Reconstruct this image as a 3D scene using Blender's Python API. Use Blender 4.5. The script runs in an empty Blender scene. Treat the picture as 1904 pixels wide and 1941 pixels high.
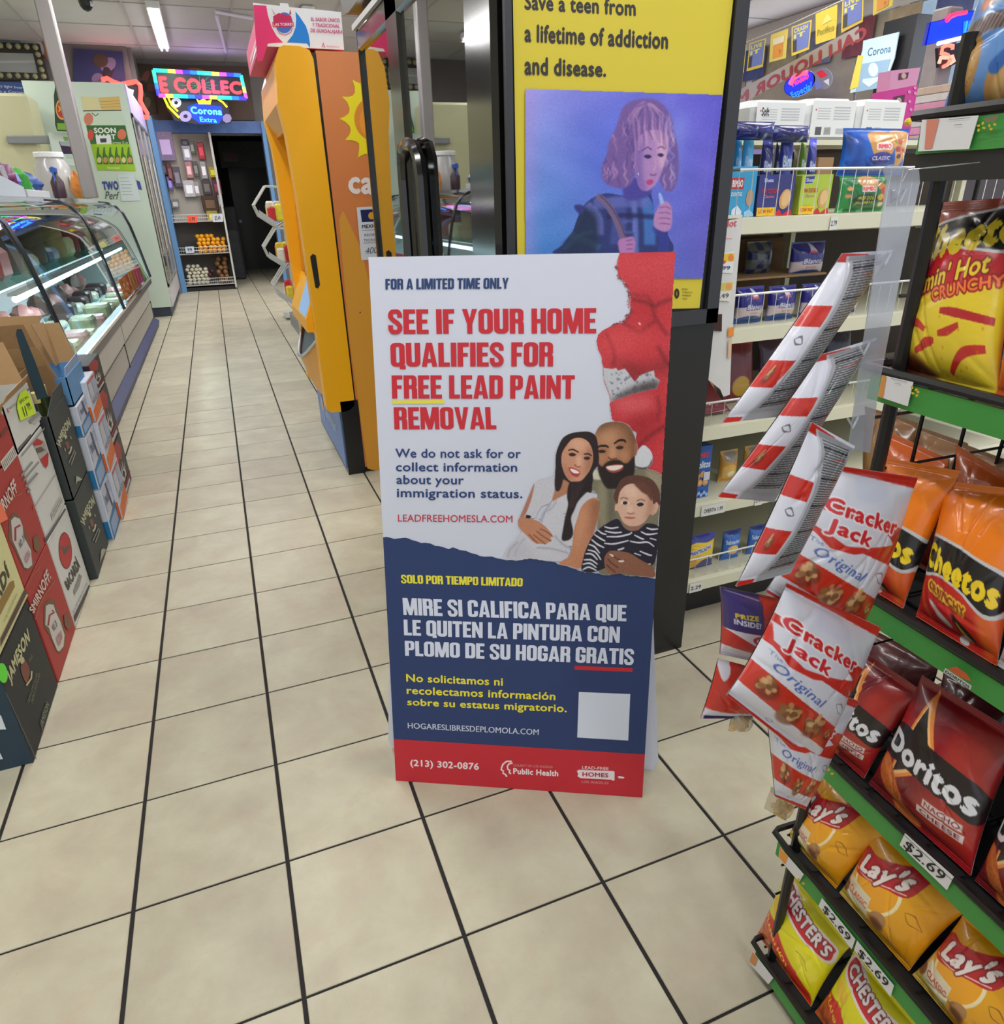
import bpy, math, random
import numpy as np
from mathutils import Vector, geometry
random.seed(7); rng = np.random.default_rng(7)
S = bpy.context.scene; COL = S.collection
PI = math.pi

# ---------------------------------------------------------------- camera
FPX = 1304.898; HC = 1.3249
RM = np.array([[0.93130778, -0.36344459, -0.02395509],
               [-0.17112269, -0.37853812, -0.90962955],
               [0.32153202, 0.85124434, -0.41472911]])
CAM = np.array([0.0, 0.0, HC])
cd = bpy.data.cameras.new('camera'); cam = bpy.data.objects.new('camera', cd); COL.objects.link(cam)
cd.sensor_fit = 'HORIZONTAL'; cd.sensor_width = 36.0; cd.lens = 36.0 * FPX / 1904.0
cd.clip_start = 0.02; cd.clip_end = 100
from mathutils import Matrix
cam.matrix_world = Matrix(((RM[0][0], -RM[1][0], -RM[2][0], 0), (RM[0][1], -RM[1][1], -RM[2][1], 0),
                           (RM[0][2], -RM[1][2], -RM[2][2], HC), (0, 0, 0, 1)))
S.camera = cam

# ---------------------------------------------------------------- light
S.view_settings.view_transform = 'Standard'; S.view_settings.look = 'None'
S.view_settings.exposure = 0.0; S.view_settings.gamma = 1.0; S.view_settings.use_curve_mapping = False
w = bpy.data.worlds.new('world'); S.world = w; w.use_nodes = True
w.node_tree.nodes['Background'].inputs[0].default_value = (0.86, 0.93, 1.0, 1)
w.node_tree.nodes['Background'].inputs[1].default_value = 0.9
CEIL = 3.45
LAMPS = [(-0.2, 11.4), (-0.2, 7.2), (-0.2, 3.6), (-0.6, 0.6), (1.5, 11.2), (1.5, 7.6), (1.7, 4.2), (1.6, 0.4),
         (3.9, 9.0), (3.9, 4.6), (3.9, 1.0), (6.2, 6.4), (-2.6, 5.5), (-2.6, 9.8), (-0.2, -2.0), (2.4, -2.0)]
def area(name, loc, sx, sy, power, col=(1, 0.985, 0.965)):
    l = bpy.data.lights.new(name, 'AREA'); l.shape = 'RECTANGLE'; l.size = sx; l.size_y = sy
    l.energy = power; l.color = col
    o = bpy.data.objects.new(name, l); COL.objects.link(o); o.location = loc
    return o
for (lx, ly) in LAMPS:
    area('tube_light', (lx, ly, CEIL - 0.115), 0.12, 2.3, 45 if ly > 6 else 33)

# ---------------------------------------------------------------- projection (photograph pixel -> point on a real plane)
def rays(px):
    px = np.atleast_2d(np.asarray(px, float))
    d = np.stack([(px[:, 0] - 952) / FPX, (px[:, 1] - 970.5) / FPX, np.ones(len(px))], 1)
    return d @ RM
class Plane:
    def __init__(s, p0, n):
        s.p0 = np.array(p0, float); s.n = np.array(n, float); s.n /= np.linalg.norm(s.n)
        if np.dot(s.n, CAM - s.p0) < 0: s.n = -s.n
    def __call__(s, px, off=0.0):
        d = rays(px); t = ((s.p0 - CAM) @ s.n) / (d @ s.n)
        return CAM + d * t[:, None] + s.n * off
def PX(x): return Plane((x, 0, 0), (1, 0, 0))
def PY(y): return Plane((0, y, 0), (0, 1, 0))
def PZ(z): return Plane((0, 0, z), (0, 0, 1))
class UV:      # flat local frame: u right, v down, in units of the given vectors
    def __init__(s, o, ux, vy):
        s.o = np.array(o, float); s.ux = np.array(ux, float); s.vy = np.array(vy, float)
        s.n = np.cross(s.vy, s.ux); s.n /= np.linalg.norm(s.n)
    def __call__(s, p, off=0.0):
        p = np.atleast_2d(np.asarray(p, float))
        return s.o + p[:, :1] * s.ux + p[:, 1:2] * s.vy + s.n * off
def P3(px, pl): return pl([px])[0]
def pr(P):      # world -> photo px
    v = RM @ (np.array(P, float) - CAM); return (952 + FPX * v[0] / v[2], 970.5 + FPX * v[1] / v[2])

# ---------------------------------------------------------------- materials
def lin1(c):
    c = c / 255.0
    return c / 12.92 if c <= 0.04045 else ((c + 0.055) / 1.055) ** 2.4
def C(r, g, b): return (lin1(r), lin1(g), lin1(b))
MATS = {}
def mat(name, rgb=(128, 128, 128), rough=0.5, metal=0.0, noise=0.0, scale=20.0, bump=0.0, bscale=60.0, coat=0.0, spec=0.5, emit=None, estr=0.0, attr=False):
    if name in MATS: return MATS[name]
    m = bpy.data.materials.new(name); m.use_nodes = True; nt = m.node_tree; b = nt.nodes['Principled BSDF']
    c = C(*rgb) + (1,)
    b.inputs['Base Color'].default_value = c; b.inputs['Roughness'].default_value = rough
    b.inputs['Metallic'].default_value = metal; b.inputs['Coat Weight'].default_value = coat
    b.inputs['Coat Roughness'].default_value = 0.12
    b.inputs['Specular IOR Level'].default_value = spec
    geo = nt.nodes.new('ShaderNodeNewGeometry')
    src = None
    if attr:
        a = nt.nodes.new('ShaderNodeVertexColor'); a.layer_name = 'Col'; src = a.outputs['Color']
    if noise > 0:
        n = nt.nodes.new('ShaderNodeTexNoise'); n.inputs['Scale'].default_value = scale; n.inputs['Detail'].default_value = 4
        nt.links.new(geo.outputs['Position'], n.inputs['Vector'])
        mr = nt.nodes.new('ShaderNodeMapRange'); mr.inputs[3].default_value = 1 - noise; mr.inputs[4].default_value = 1 + noise * 0.6
        nt.links.new(n.outputs['Fac'], mr.inputs[0])
        mx = nt.nodes.new('ShaderNodeVectorMath'); mx.operation = 'SCALE'
        if src: nt.links.new(src, mx.inputs[0])
        else: mx.inputs[0].default_value = c[:3]
        nt.links.new(mr.outputs[0], mx.inputs['Scale']); src = mx.outputs[0]
    if src: nt.links.new(src, b.inputs['Base Color'])
    if bump > 0:
        n2 = nt.nodes.new('ShaderNodeTexNoise'); n2.inputs['Scale'].default_value = bscale; n2.inputs['Detail'].default_value = 3
        nt.links.new(geo.outputs['Position'], n2.inputs['Vector'])
        bp = nt.nodes.new('ShaderNodeBump'); bp.inputs['Strength'].default_value = bump; bp.inputs['Distance'].default_value = 0.01
        nt.links.new(n2.outputs['Fac'], bp.inputs['Height']); nt.links.new(bp.outputs[0], b.inputs['Normal'])
    if emit is not None:
        b.inputs['Emission Color'].default_value = C(*emit) + (1,); b.inputs['Emission Strength'].default_value = estr
    elif attr and estr > 0:
        nt.links.new(src, b.inputs['Emission Color']); b.inputs['Emission Strength'].default_value = estr
    MATS[name] = m; return m
def glassmat(name, tint=(225, 240, 235), refl=0.08, maxr=0.75, rough=0.02, haze=0.0):
    if name in MATS: return MATS[name]
    m = bpy.data.materials.new(name); m.use_nodes = True; nt = m.node_tree; nt.nodes.clear()
    out = nt.nodes.new('ShaderNodeOutputMaterial'); mix = nt.nodes.new('ShaderNodeMixShader')
    t = nt.nodes.new('ShaderNodeBsdfTransparent'); t.inputs[0].default_value = C(*tint) + (1,)
    g = nt.nodes.new('ShaderNodeBsdfGlossy'); g.inputs['Roughness'].default_value = rough; g.inputs[0].default_value = (1, 1, 1, 1)
    lw = nt.nodes.new('ShaderNodeLayerWeight'); lw.inputs[0].default_value = 0.5
    pw = nt.nodes.new('ShaderNodeMath'); pw.operation = 'POWER'; pw.inputs[1].default_value = 3
    nt.links.new(lw.outputs['Facing'], pw.inputs[0])
    mr = nt.nodes.new('ShaderNodeMapRange'); mr.inputs[3].default_value = refl; mr.inputs[4].default_value = maxr
    nt.links.new(pw.outputs[0], mr.inputs[0]); nt.links.new(mr.outputs[0], mix.inputs[0])
    top = t.outputs[0]
    if haze > 0:
        d = nt.nodes.new('ShaderNodeBsdfDiffuse'); d.inputs[0].default_value = (0.8, 0.82, 0.86, 1)
        m2 = nt.nodes.new('ShaderNodeMixShader'); m2.inputs[0].default_value = haze
        nt.links.new(t.outputs[0], m2.inputs[1]); nt.links.new(d.outputs[0], m2.inputs[2]); top = m2.outputs[0]
    nt.links.new(top, mix.inputs[1]); nt.links.new(g.outputs[0], mix.inputs[2]); nt.links.new(mix.outputs[0], out.inputs[0])
    MATS[name] = m; return m
def emat(name, rgb, s):
    return mat(name, (20, 20, 20), 0.4, emit=rgb, estr=s)
def flat(rgb, rough=0.5, noise=0.06, **k):
    return mat('paint_%d_%d_%d_%d' % (*rgb, int(rough * 100)), rgb, rough, noise=noise, **k)

# ---------------------------------------------------------------- objects
def meta(o, label=None, cat=None, group=None, kind=None):
    if label: o['label'] = label
    if cat: o['category'] = cat
    if group: o['group'] = group
    if kind: o['kind'] = kind
    return o
def thing(name, label, cat, loc, group=None):
    o = bpy.data.objects.new(name, None); COL.objects.link(o); o.location = tuple(loc); o.empty_display_size = 0.05
    return meta(o, label, cat, group)
def wloc(o):
    v = np.zeros(3)
    while o is not None: v += np.array(o.location); o = o.parent
    return v
class MB:
    def __init__(s): s.v = []; s.f = []; s.m = []; s.n = 0
    def add(s, verts, faces, m=0):
        verts = np.asarray(verts, float).reshape(-1, 3)
        s.v.append(verts); s.f += [tuple(i + s.n for i in f) for f in faces]
        s.m += [m] * len(faces); s.n += len(verts); return s
    def box(s, x0, x1, y0, y1, z0, z1, m=0):
        x0, x1 = sorted((x0, x1)); y0, y1 = sorted((y0, y1)); z0, z1 = sorted((z0, z1))
        v = [(x, y, z) for z in (z0, z1) for y in (y0, y1) for x in (x0, x1)]
        return s.add(v, [(0, 2, 3, 1), (4, 5, 7, 6), (0, 1, 5, 4), (2, 6, 7, 3), (0, 4, 6, 2), (1, 3, 7, 5)], m)
    def hexa(s, a, t, m=0):      # face loop a extruded by vector t
        a = np.asarray(a, float); k = len(a); b = a + np.asarray(t, float)
        fs = [tuple(range(k)), tuple(range(2 * k - 1, k - 1, -1))] + [(i, i + k, (i + 1) % k + k, (i + 1) % k) for i in range(k)]
        return s.add(np.vstack([a, b]), fs, m)
    def rbox(s, x0, x1, y0, y1, z0, z1, r=0.01, m=0):     # box with chamfered edges
        x0, x1 = sorted((x0, x1)); y0, y1 = sorted((y0, y1)); z0, z1 = sorted((z0, z1))
        r = min(r, (x1 - x0) * .45, (y1 - y0) * .45, (z1 - z0) * .45)
        def ring(q, z): return [(x0 + q + r, y0 + q, z), (x1 - q - r, y0 + q, z), (x1 - q, y0 + q + r, z), (x1 - q, y1 - q - r, z), (x1 - q - r, y1 - q, z), (x0 + q + r, y1 - q, z), (x0 + q, y1 - q - r, z), (x0 + q, y0 + q + r, z)]
        rings = [ring(r * .7, z0), ring(0, z0 + r), ring(0, z1 - r), ring(r * .7, z1)]
        v = sum(rings, []); f = [tuple(range(7, -1, -1)), tuple(range(24, 32))]
        for k in range(3):
            for i in range(8): f.append((k * 8 + i, k * 8 + (i + 1) % 8, k * 8 + 8 + (i + 1) % 8, k * 8 + 8 + i))
        return s.add(v, f, m)
    def cyl(s, p0, p1, r0, r1=None, seg=10, m=0, cap=True):
        r1 = r0 if r1 is None else r1
        p0 = np.array(p0, float); p1 = np.array(p1, float); d = p1 - p0; d /= np.linalg.norm(d) + 1e-12
        a = np.cross(d, [0, 0, 1.]) if abs(d[2]) < 0.9 else np.cross(d, [1., 0, 0]); a /= np.linalg.norm(a); b = np.cross(d, a)
        t = np.arange(seg) * 2 * PI / seg; cir = np.cos(t)[:, None] * a + np.sin(t)[:, None] * b
        v = np.vstack([p0 + cir * r0, p1 + cir * r1])
        f = [(i, (i + 1) % seg, (i + 1) % seg + seg, i + seg) for i in range(seg)]
        if cap: f += [tuple(range(seg - 1, -1, -1)), tuple(range(seg, 2 * seg))]
        return s.add(v, f, m)
    def tube(s, pts, r, seg=8, m=0, closed=False):
        pts = np.asarray(pts, float); n = len(pts); V = []
        for i in range(n):
            if closed: d = pts[(i + 1) % n] - pts[i - 1]
            else: d = pts[min(i + 1, n - 1)] - pts[max(i - 1, 0)]
            d = d / (np.linalg.norm(d) + 1e-12)
            if i == 0:
                a = np.cross(d, [0, 0, 1.]) if abs(d[2]) < 0.9 else np.cross(d, [1., 0, 0])
            else: a = a - d * (a @ d)
            a = a / (np.linalg.norm(a) + 1e-12); b = np.cross(d, a)
            t = np.arange(seg) * 2 * PI / seg; rr = r[i] if hasattr(r, '__len__') else r
            V.append(pts[i] + (np.cos(t)[:, None] * a + np.sin(t)[:, None] * b) * rr)
        f = []
        for i in range(n if closed else n - 1):
            j = (i + 1) % n
            f += [(i * seg + k, i * seg + (k + 1) % seg, j * seg + (k + 1) % seg, j * seg + k) for k in range(seg)]
        if not closed: f += [tuple(range(seg - 1, -1, -1)), tuple((n - 1) * seg + k for k in range(seg))]
        return s.add(np.vstack(V), f, m)
    def lathe(s, c, prof, seg=16, m=0, ax=None):
        c = np.array(c, float); V = []; t = np.arange(seg) * 2 * PI / seg
        for (r, z) in prof: V.append(c + np.stack([np.cos(t) * r, np.sin(t) * r, np.full(seg, z)], 1))
        f = []
        for i in range(len(prof) - 1):
            f += [(i * seg + k, i * seg + (k + 1) % seg, (i + 1) * seg + (k + 1) % seg, (i + 1) * seg + k) for k in range(seg)]
        f += [tuple(range(seg - 1, -1, -1)), tuple((len(prof) - 1) * seg + k for k in range(seg))]
        return s.add(np.vstack(V), f, m)
    def ball(s, c, r, seg=10, rings=7, m=0, jit=0.0):
        r = np.array(r if hasattr(r, '__len__') else (r, r, r), float); V = []
        for i in range(rings + 1):
            ph = PI * i / rings; ph = min(max(ph, 0.12), PI - 0.12)
            for k in range(seg):
                th = 2 * PI * k / seg; j = 1 + (rng.random() - .5) * jit
                V.append(np.array(c) + r * j * np.array([math.sin(ph) * math.cos(th), math.sin(ph) * math.sin(th), -math.cos(ph)]))
        f = []
        for i in range(rings): f += [(i * seg + k, i * seg + (k + 1) % seg, (i + 1) * seg + (k + 1) % seg, (i + 1) * seg + k) for k in range(seg)]
        f += [tuple(range(seg - 1, -1, -1)), tuple(rings * seg + k for k in range(seg))]
        return s.add(V, f, m)
    def grid(s, V, nu, nv, m=0, flip=False):
        f = []
        for j in range(nv):
            for i in range(nu):
                a = j * (nu + 1) + i; q = (a, a + nu + 1, a + nu + 2, a + 1)
                f.append(q[::-1] if flip else q)
        return s.add(V, f, m)
    def build(s, name, mats, parent=None, smooth=False, **k):
        mats = mats if isinstance(mats, (list, tuple)) else [mats]
        V = np.vstack(s.v)
        if parent is not None: org = wloc(parent)
        else: org = np.array([(V[:, 0].min() + V[:, 0].max()) / 2, (V[:, 1].min() + V[:, 1].max()) / 2, V[:, 2].min()])
        me = bpy.data.meshes.new(name)
        me.from_pydata((V - org).tolist(), [], s.f)
        for m in mats: me.materials.append(m)
        me.polygons.foreach_set('material_index', s.m)
        if smooth: me.polygons.foreach_set('use_smooth', [True] * len(s.f))
        o = bpy.data.objects.new(name, me); COL.objects.link(o)
        if parent is not None: o.parent = parent
        else: o.location = org
        if smooth:
            try: me.set_sharp_from_angle(angle=math.radians(40))
            except Exception: pass
        meta(o, **k)
        return o
def shade_sharp(o, ang=35):
    try: o.data.set_sharp_from_angle(angle=math.radians(ang))
    except Exception: pass

# ---------------------------------------------------------------- text outlines
TC = {}
def _rr(x0, y0, x1, y1, rx, ry, k=5):
    o = []
    for cx, cy, a0 in ((x1 - rx, y0 + ry, -90), (x1 - rx, y1 - ry, 0), (x0 + rx, y1 - ry, 90), (x0 + rx, y0 + ry, 180)):
        for i in range(k + 1):
            a = math.radians(a0 + 90 * i / k); o.append((cx + rx * math.cos(a), cy + ry * math.sin(a)))
    return o
def _bx(x0, y0, x1, y1): return [[(x0, y0), (x1, y0), (x1, y1), (x0, y1)]]
def _stroke(path, w):
    p = np.array(path, float); q = []
    for i in range(len(p) - 1):
        a, b, c, d = p[max(i - 1, 0)], p[i], p[i + 1], p[min(i + 2, len(p) - 1)]
        for j in range(4):
            t = j / 4; q.append(0.5 * ((2 * b) + (c - a) * t + (2 * a - 5 * b + 4 * c - d) * t * t + (3 * b - a - 3 * c + d) * t ** 3))
    q.append(p[-1]); q = np.array(q); d = np.gradient(q, axis=0); n = np.stack([-d[:, 1], d[:, 0]], 1); n /= np.linalg.norm(n, axis=1)[:, None]
    L, R_ = q + n * w / 2, q - n * w / 2
    return [[[tuple(L[i]), tuple(L[i + 1]), tuple(R_[i + 1]), tuple(R_[i])]] for i in range(len(q) - 1)]
_K, _H = .205, .175      # stem and bar weights of the heavy condensed capitals
def _glyph(ch):
    W = .53; O_ = [_rr(0, 0, W, 1, .2, .17), _rr(_K, _H - .02, W - _K, 1 - _H + .02, .07, .07)]
    def ring_cut(y0, y1):        # O opened on its right between y0 and y1
        out = _rr(0, 0, W, 1, .2, .17); inn = O_[1]
        a = [p for p in out if not (p[0] > W * .6 and y0 < p[1] < y1)]; i0 = max(range(len(a)), key=lambda i: (a[i][0] > W - .03, a[i][1] <= y0 + .01, a[i][1])) 
        up = [(W, y1)] + [p for p in out if p[1] >= y1 - 1e-6 and p[0] > W / 2] 
        o1 = [(W, y1)] + [p for p in out[6:12]] + [p for p in out[12:18]] + [p for p in out[18:24]] + [p for p in out[0:6]] + [(W, y0)]
        i1 = [(W - _K, y0)] + list(reversed(inn[0:6])) + list(reversed(inn[18:24])) + list(reversed(inn[12:18])) + list(reversed(inn[6:12])) + [(W - _K, y1)]
        return [[o1 + i1]]
    G = {
        'I': (_K, [_bx(0, 0, _K, 1)]), 'L': (.42, [_bx(0, 0, _K, 1), _bx(0, 0, .42, _H)]),
        'E': (.44, [_bx(0, 0, _K, 1), _bx(0, 0, .44, _H), _bx(0, 1 - _H, .44, 1), _bx(0, .43, .40, .58)]),
        'F': (.42, [_bx(0, 0, _K, 1), _bx(0, 1 - _H, .42, 1), _bx(0, .42, .38, .57)]),
        'H': (.54, [_bx(0, 0, _K, 1), _bx(.54 - _K, 0, .54, 1), _bx(0, .42, .54, .58)]),
        'T': (.50, [_bx(.25 - _K / 2, 0, .25 + _K / 2, 1), _bx(0, 1 - _H, .50, 1)]),
        'O': (W, [O_]), 'Q': (W, [O_, _bx(W - .2, -.10, W + .02, .06)[0:1]]),
        'C': (W, ring_cut(.36, .62)), 'G': (W, ring_cut(.50, .64) + [_bx(W * .5, .38, W, .52)]),
        'D': (W, [[_rr(-.25, 0, W, 1, .2, .17)[0:12] + [(0, 1), (0, 0)], _rr(_K, _H, W - _K, 1 - _H, .06, .06)]]),
        'U': (W, [[[(0, 1), (0, .2)] + _rr(0, 0, W, 1, .2, .17)[18:24] + _rr(0, 0, W, 1, .2, .17)[0:6] + [(W, 1), (W - _K, 1)] + list(reversed(_rr(_K, _H, W - _K, 1, .07, .07)[0:6])) + list(reversed(_rr(_K, _H, W - _K, 1, .07, .07)[18:24])) + [(_K, 1)]]]),
        'P': (.50, [_bx(0, 0, _K, 1), [_rr(-.2, .38, .50, 1, .17, .17)[0:12] + [(0, 1), (0, .38)], _rr(_K, .53, .50 - _K + .01, .86, .05, .07)]]),
        'R': (.52, [_bx(0, 0, _K, 1), [_rr(-.2, .42, .51, 1, .16, .16)[0:12] + [(0, 1), (0, .42)], _rr(_K, .57, .51 - _K + .01, .86, .05, .07)], _bx(.52 - _K, 0, .52, .40), [[(.26, .54), (.52 - _K, .36), (.52, .36), (.50, .46), (.42, .54)]]]),
        'A': (.58, [[[(0, 0), (.18, 1), (.40, 1), (.58, 0), (.39, 0), (.365, .17), (.215, .17), (.19, 0)], [(.235, .32), (.345, .32), (.29, .74)]]]),
        'V': (.56, [[[(0, 1), (.19, 0), (.37, 0), (.56, 1), (.37, 1), (.28, .33), (.19, 1)]]]),
        'Y': (.56, [[[(0, 1), (.185, .38), (.185, 0), (.375, 0), (.375, .38), (.56, 1), (.37, 1), (.28, .62), (.19, 1)]]]),
        'N': (.56, [_bx(0, 0, .18, 1), _bx(.38, 0, .56, 1), [[(0, 1), (.19, 1), (.56, 0), (.38, 0)]]]),
        'M': (.74, [_bx(0, 0, .17, 1), _bx(.57, 0, .74, 1), [[(0, 1), (.26, 1), (.37, .42), (.48, 1), (.74, 1), (.74, .9), (.45, 0), (.29, 0), (0, .9)]]]),
        'S': (.51, _stroke([(.42, .66), (.42, .80), (.35, .905), (.255, .915), (.15, .90), (.092, .79), (.10, .68), (.19, .57), (.33, .45), (.415, .33), (.42, .20), (.355, .095), (.255, .085), (.155, .095), (.092, .20), (.092, .36)], .178)),
    }
    if ch == 'M': G['M'] = (.74, [_bx(0, 0, .17, 1), _bx(.57, 0, .74, 1), [[(.0, 1), (.255, 1), (.46, 0), (.29, 0)]], [[(.74, 1), (.485, 1), (.29, 0), (.45, 0)]]])
    return G[ch]
def impact_tris(s):
    V = []; Tt = []; L = []; x = 0
    for ch in s:
        if ch == ' ': x += .24; continue
        w, pcs = _glyph(ch)
        for li, loops in enumerate(pcs):
            loops = [l for l in loops if len(l) > 2]; flatv = [p for l in loops for p in l]
            tr = geometry.tessellate_polygon([[Vector((a[0], a[1], 0)) for a in l] for l in loops])
            Tt += [tuple(i + len(V) for i in t) for t in tr]; V += [(p[0] + x, p[1]) for p in flatv]; L += [li] * len(flatv)
        x += w + .045
    return np.array(V, float), np.array(Tt, int), np.array(L)
def text_tris(s, bold=0.0):
    key = (s, bold)
    if key in TC: return TC[key]
    if bold == 9: TC[key] = impact_tris(s); return TC[key]
    c = bpy.data.curves.new('t', 'FONT'); c.body = s; c.size = 1.0; c.resolution_u = 3
    c.space_character = 1.0 + bold * 1.8
    o = bpy.data.objects.new('t', c); COL.objects.link(o)
    dg = bpy.context.evaluated_depsgraph_get(); dg.update()
    me = bpy.data.meshes.new_from_object(o.evaluated_get(dg))
    n = len(me.vertices); V = np.zeros(n * 3); me.vertices.foreach_get('co', V); V = V.reshape(-1, 3)[:, :2]
    me.calc_loop_triangles(); nt = len(me.loop_triangles); Tt = np.zeros(nt * 3, int); me.loop_triangles.foreach_get('vertices', Tt); Tt = Tt.reshape(-1, 3)
    bpy.data.objects.remove(o); bpy.data.curves.remove(c); bpy.data.meshes.remove(me)
    L = np.zeros(len(V), int)
    if bold > .004:      # embolden by overlaying shifted copies, each on its own hair-thin layer
        sh = [(bold, 0), (-bold, 0), (0, bold), (0, -bold)] if bold > .015 else [(bold, 0), (-bold, 0)]
        n = len(V); T0 = Tt; L = np.concatenate([np.full(n, i) for i in range(len(sh))]); V = np.vstack([V + np.array(d) for d in sh]); Tt = np.vstack([T0 + n * i for i in range(len(sh))])
    TC[key] = (V, Tt, L); return TC[key]
CAPH = {}
def caph(bold):
    if bold == 9: return (0.0, 1.0)
    if bold not in CAPH:
        V = text_tris('H', bold)[0]; CAPH[bold] = (V[:, 1].min(), V[:, 1].max())
    return CAPH[bold]
def text_map(s, quad, bold=0.0, shear=0.0, arc=0.0):
    """outline of s with its cap-height box laid on quad TL,TR,BR,BL"""
    V, Tt, L = text_tris(s, bold); lo, hi = caph(bold)
    v = (V[:, 1] - lo) / (hi - lo); x = V[:, 0] + shear * V[:, 1]
    u = (x - x.min()) / (x.max() - x.min() + 1e-9)
    v = v + arc * (1 - (2 * u - 1) ** 2)
    q = np.asarray(quad, float)
    P = (1 - v)[:, None] * ((1 - u)[:, None] * q[3] + u[:, None] * q[2]) + v[:, None] * ((1 - u)[:, None] * q[0] + u[:, None] * q[1])
    return P, Tt, L
def rq(x0, y0, x1, y1): return [(x0, y0), (x1, y0), (x1, y1), (x0, y1)]
def spl(pts, k=5):
    p = np.asarray(pts, float); n = len(p); out = []
    for i in range(n):
        a, b, c, d = p[i - 1], p[i], p[(i + 1) % n], p[(i + 2) % n]
        for j in range(k):
            t = j / k
            out.append(0.5 * ((2 * b) + (c - a) * t + (2 * a - 5 * b + 4 * c - d) * t * t + (3 * b - a - 3 * c + d) * t ** 3))
    return np.array(out)
def circ(cx, cy, r, r2=None, n=20, rot=0):
    r2 = r if r2 is None else r2; t = np.arange(n) * 2 * PI / n
    x = np.cos(t) * r; y = np.sin(t) * r2
    return np.stack([cx + x * math.cos(rot) - y * math.sin(rot), cy + x * math.sin(rot) + y * math.cos(rot)], 1)
class Print:
    """flat print: ink layers laid a hair above a plane, one mesh with a colour attribute"""
    def __init__(s, F, base=0.0006, step=0.00035):
        s.F = F; s.z = base; s.st = step; s.v = []; s.t = []; s.c = []; s.n = 0
    def _add(s, p, tris, col, L=None):
        V = s.F(p, s.z)
        if L is not None: V = V + L[:, None] * s.F.n * 3e-5
        s.v.append(V); s.t.append(np.asarray(tris) + s.n); s.n += len(V)
        s.c.append(np.tile(np.array(C(*col) + (1,)), (len(V), 1)))
    def poly(s, pts, col, smooth=False, bump=True):
        p = spl(pts) if smooth else np.asarray(pts, float)
        tr = geometry.tessellate_polygon([[Vector((a[0], a[1], 0)) for a in p]])
        s._add(p, [tuple(t) for t in tr], col)
        if bump: s.z += s.st
        return s
    def line(s, pts, wd, col, bump=True):
        p = np.asarray(pts, float); d = np.gradient(p, axis=0); nn = np.stack([-d[:, 1], d[:, 0]], 1)
        nn /= np.linalg.norm(nn, axis=1)[:, None] + 1e-9; wv = np.asarray(wd) * np.ones(len(p))
        L = p + nn * wv[:, None] / 2; Rr = p - nn * wv[:, None] / 2; n = len(p)
        tr = []
        for i in range(n - 1): tr += [(i, i + 1, n + i + 1), (i, n + i + 1, n + i)]
        s._add(np.vstack([L, Rr]), tr, col)
        if bump: s.z += s.st
        return s
    def text(s, st, quad, col, bold=0.0, shear=0.0, arc=0.0, bump=True):
        P, Tt, L = text_map(st, quad, bold, shear, arc); s._add(P, Tt, col, L)
        if bump: s.z += s.st
        return s
    def build(s, name, parent, rough=0.5, emit=0.0, **k):
        V = np.vstack(s.v); T = np.vstack(s.t); Cc = np.vstack(s.c)
        # orient towards the plane's front
        a, b, c = V[T[:, 0]], V[T[:, 1]], V[T[:, 2]]
        fl = (np.cross(b - a, c - a) @ s.F.n) < 0
        T[fl] = T[fl][:, ::-1]
        return mesh_np(name, V, T, Cc, parent, mat('print_ink_%d_%d' % (rough * 100, emit * 100), attr=True, rough=rough, estr=emit, spec=0.35), **k)
def mesh_np(name, V, T, Cc, parent, m, smooth=False, org=None, **k):
    V = np.asarray(V, float)
    if parent is not None: o0 = wloc(parent)
    else: o0 = np.array([(V[:, 0].min() + V[:, 0].max()) / 2, (V[:, 1].min() + V[:, 1].max()) / 2, V[:, 2].min()])
    me = bpy.data.meshes.new(name); nv = len(V); nf = len(T); kf = T.shape[1]
    me.vertices.add(nv); me.vertices.foreach_set('co', (V - o0).ravel())
    me.loops.add(nf * kf); me.loops.foreach_set('vertex_index', np.ascontiguousarray(T).ravel().astype(np.int32))
    me.polygons.add(nf); me.polygons.foreach_set('loop_start', np.arange(0, nf * kf, kf, dtype=np.int32))
    me.polygons.foreach_set('use_smooth', np.full(nf, smooth))
    if Cc is not None:
        at = me.color_attributes.new('Col', 'FLOAT_COLOR', 'POINT'); at.data.foreach_set('color', Cc.astype(np.float32).ravel())
    me.update(); me.validate(); me.materials.append(m)
    o = bpy.data.objects.new(name, me); COL.objects.link(o)
    if parent is not None: o.parent = parent
    else: o.location = o0
    return meta(o, **k)

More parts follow.
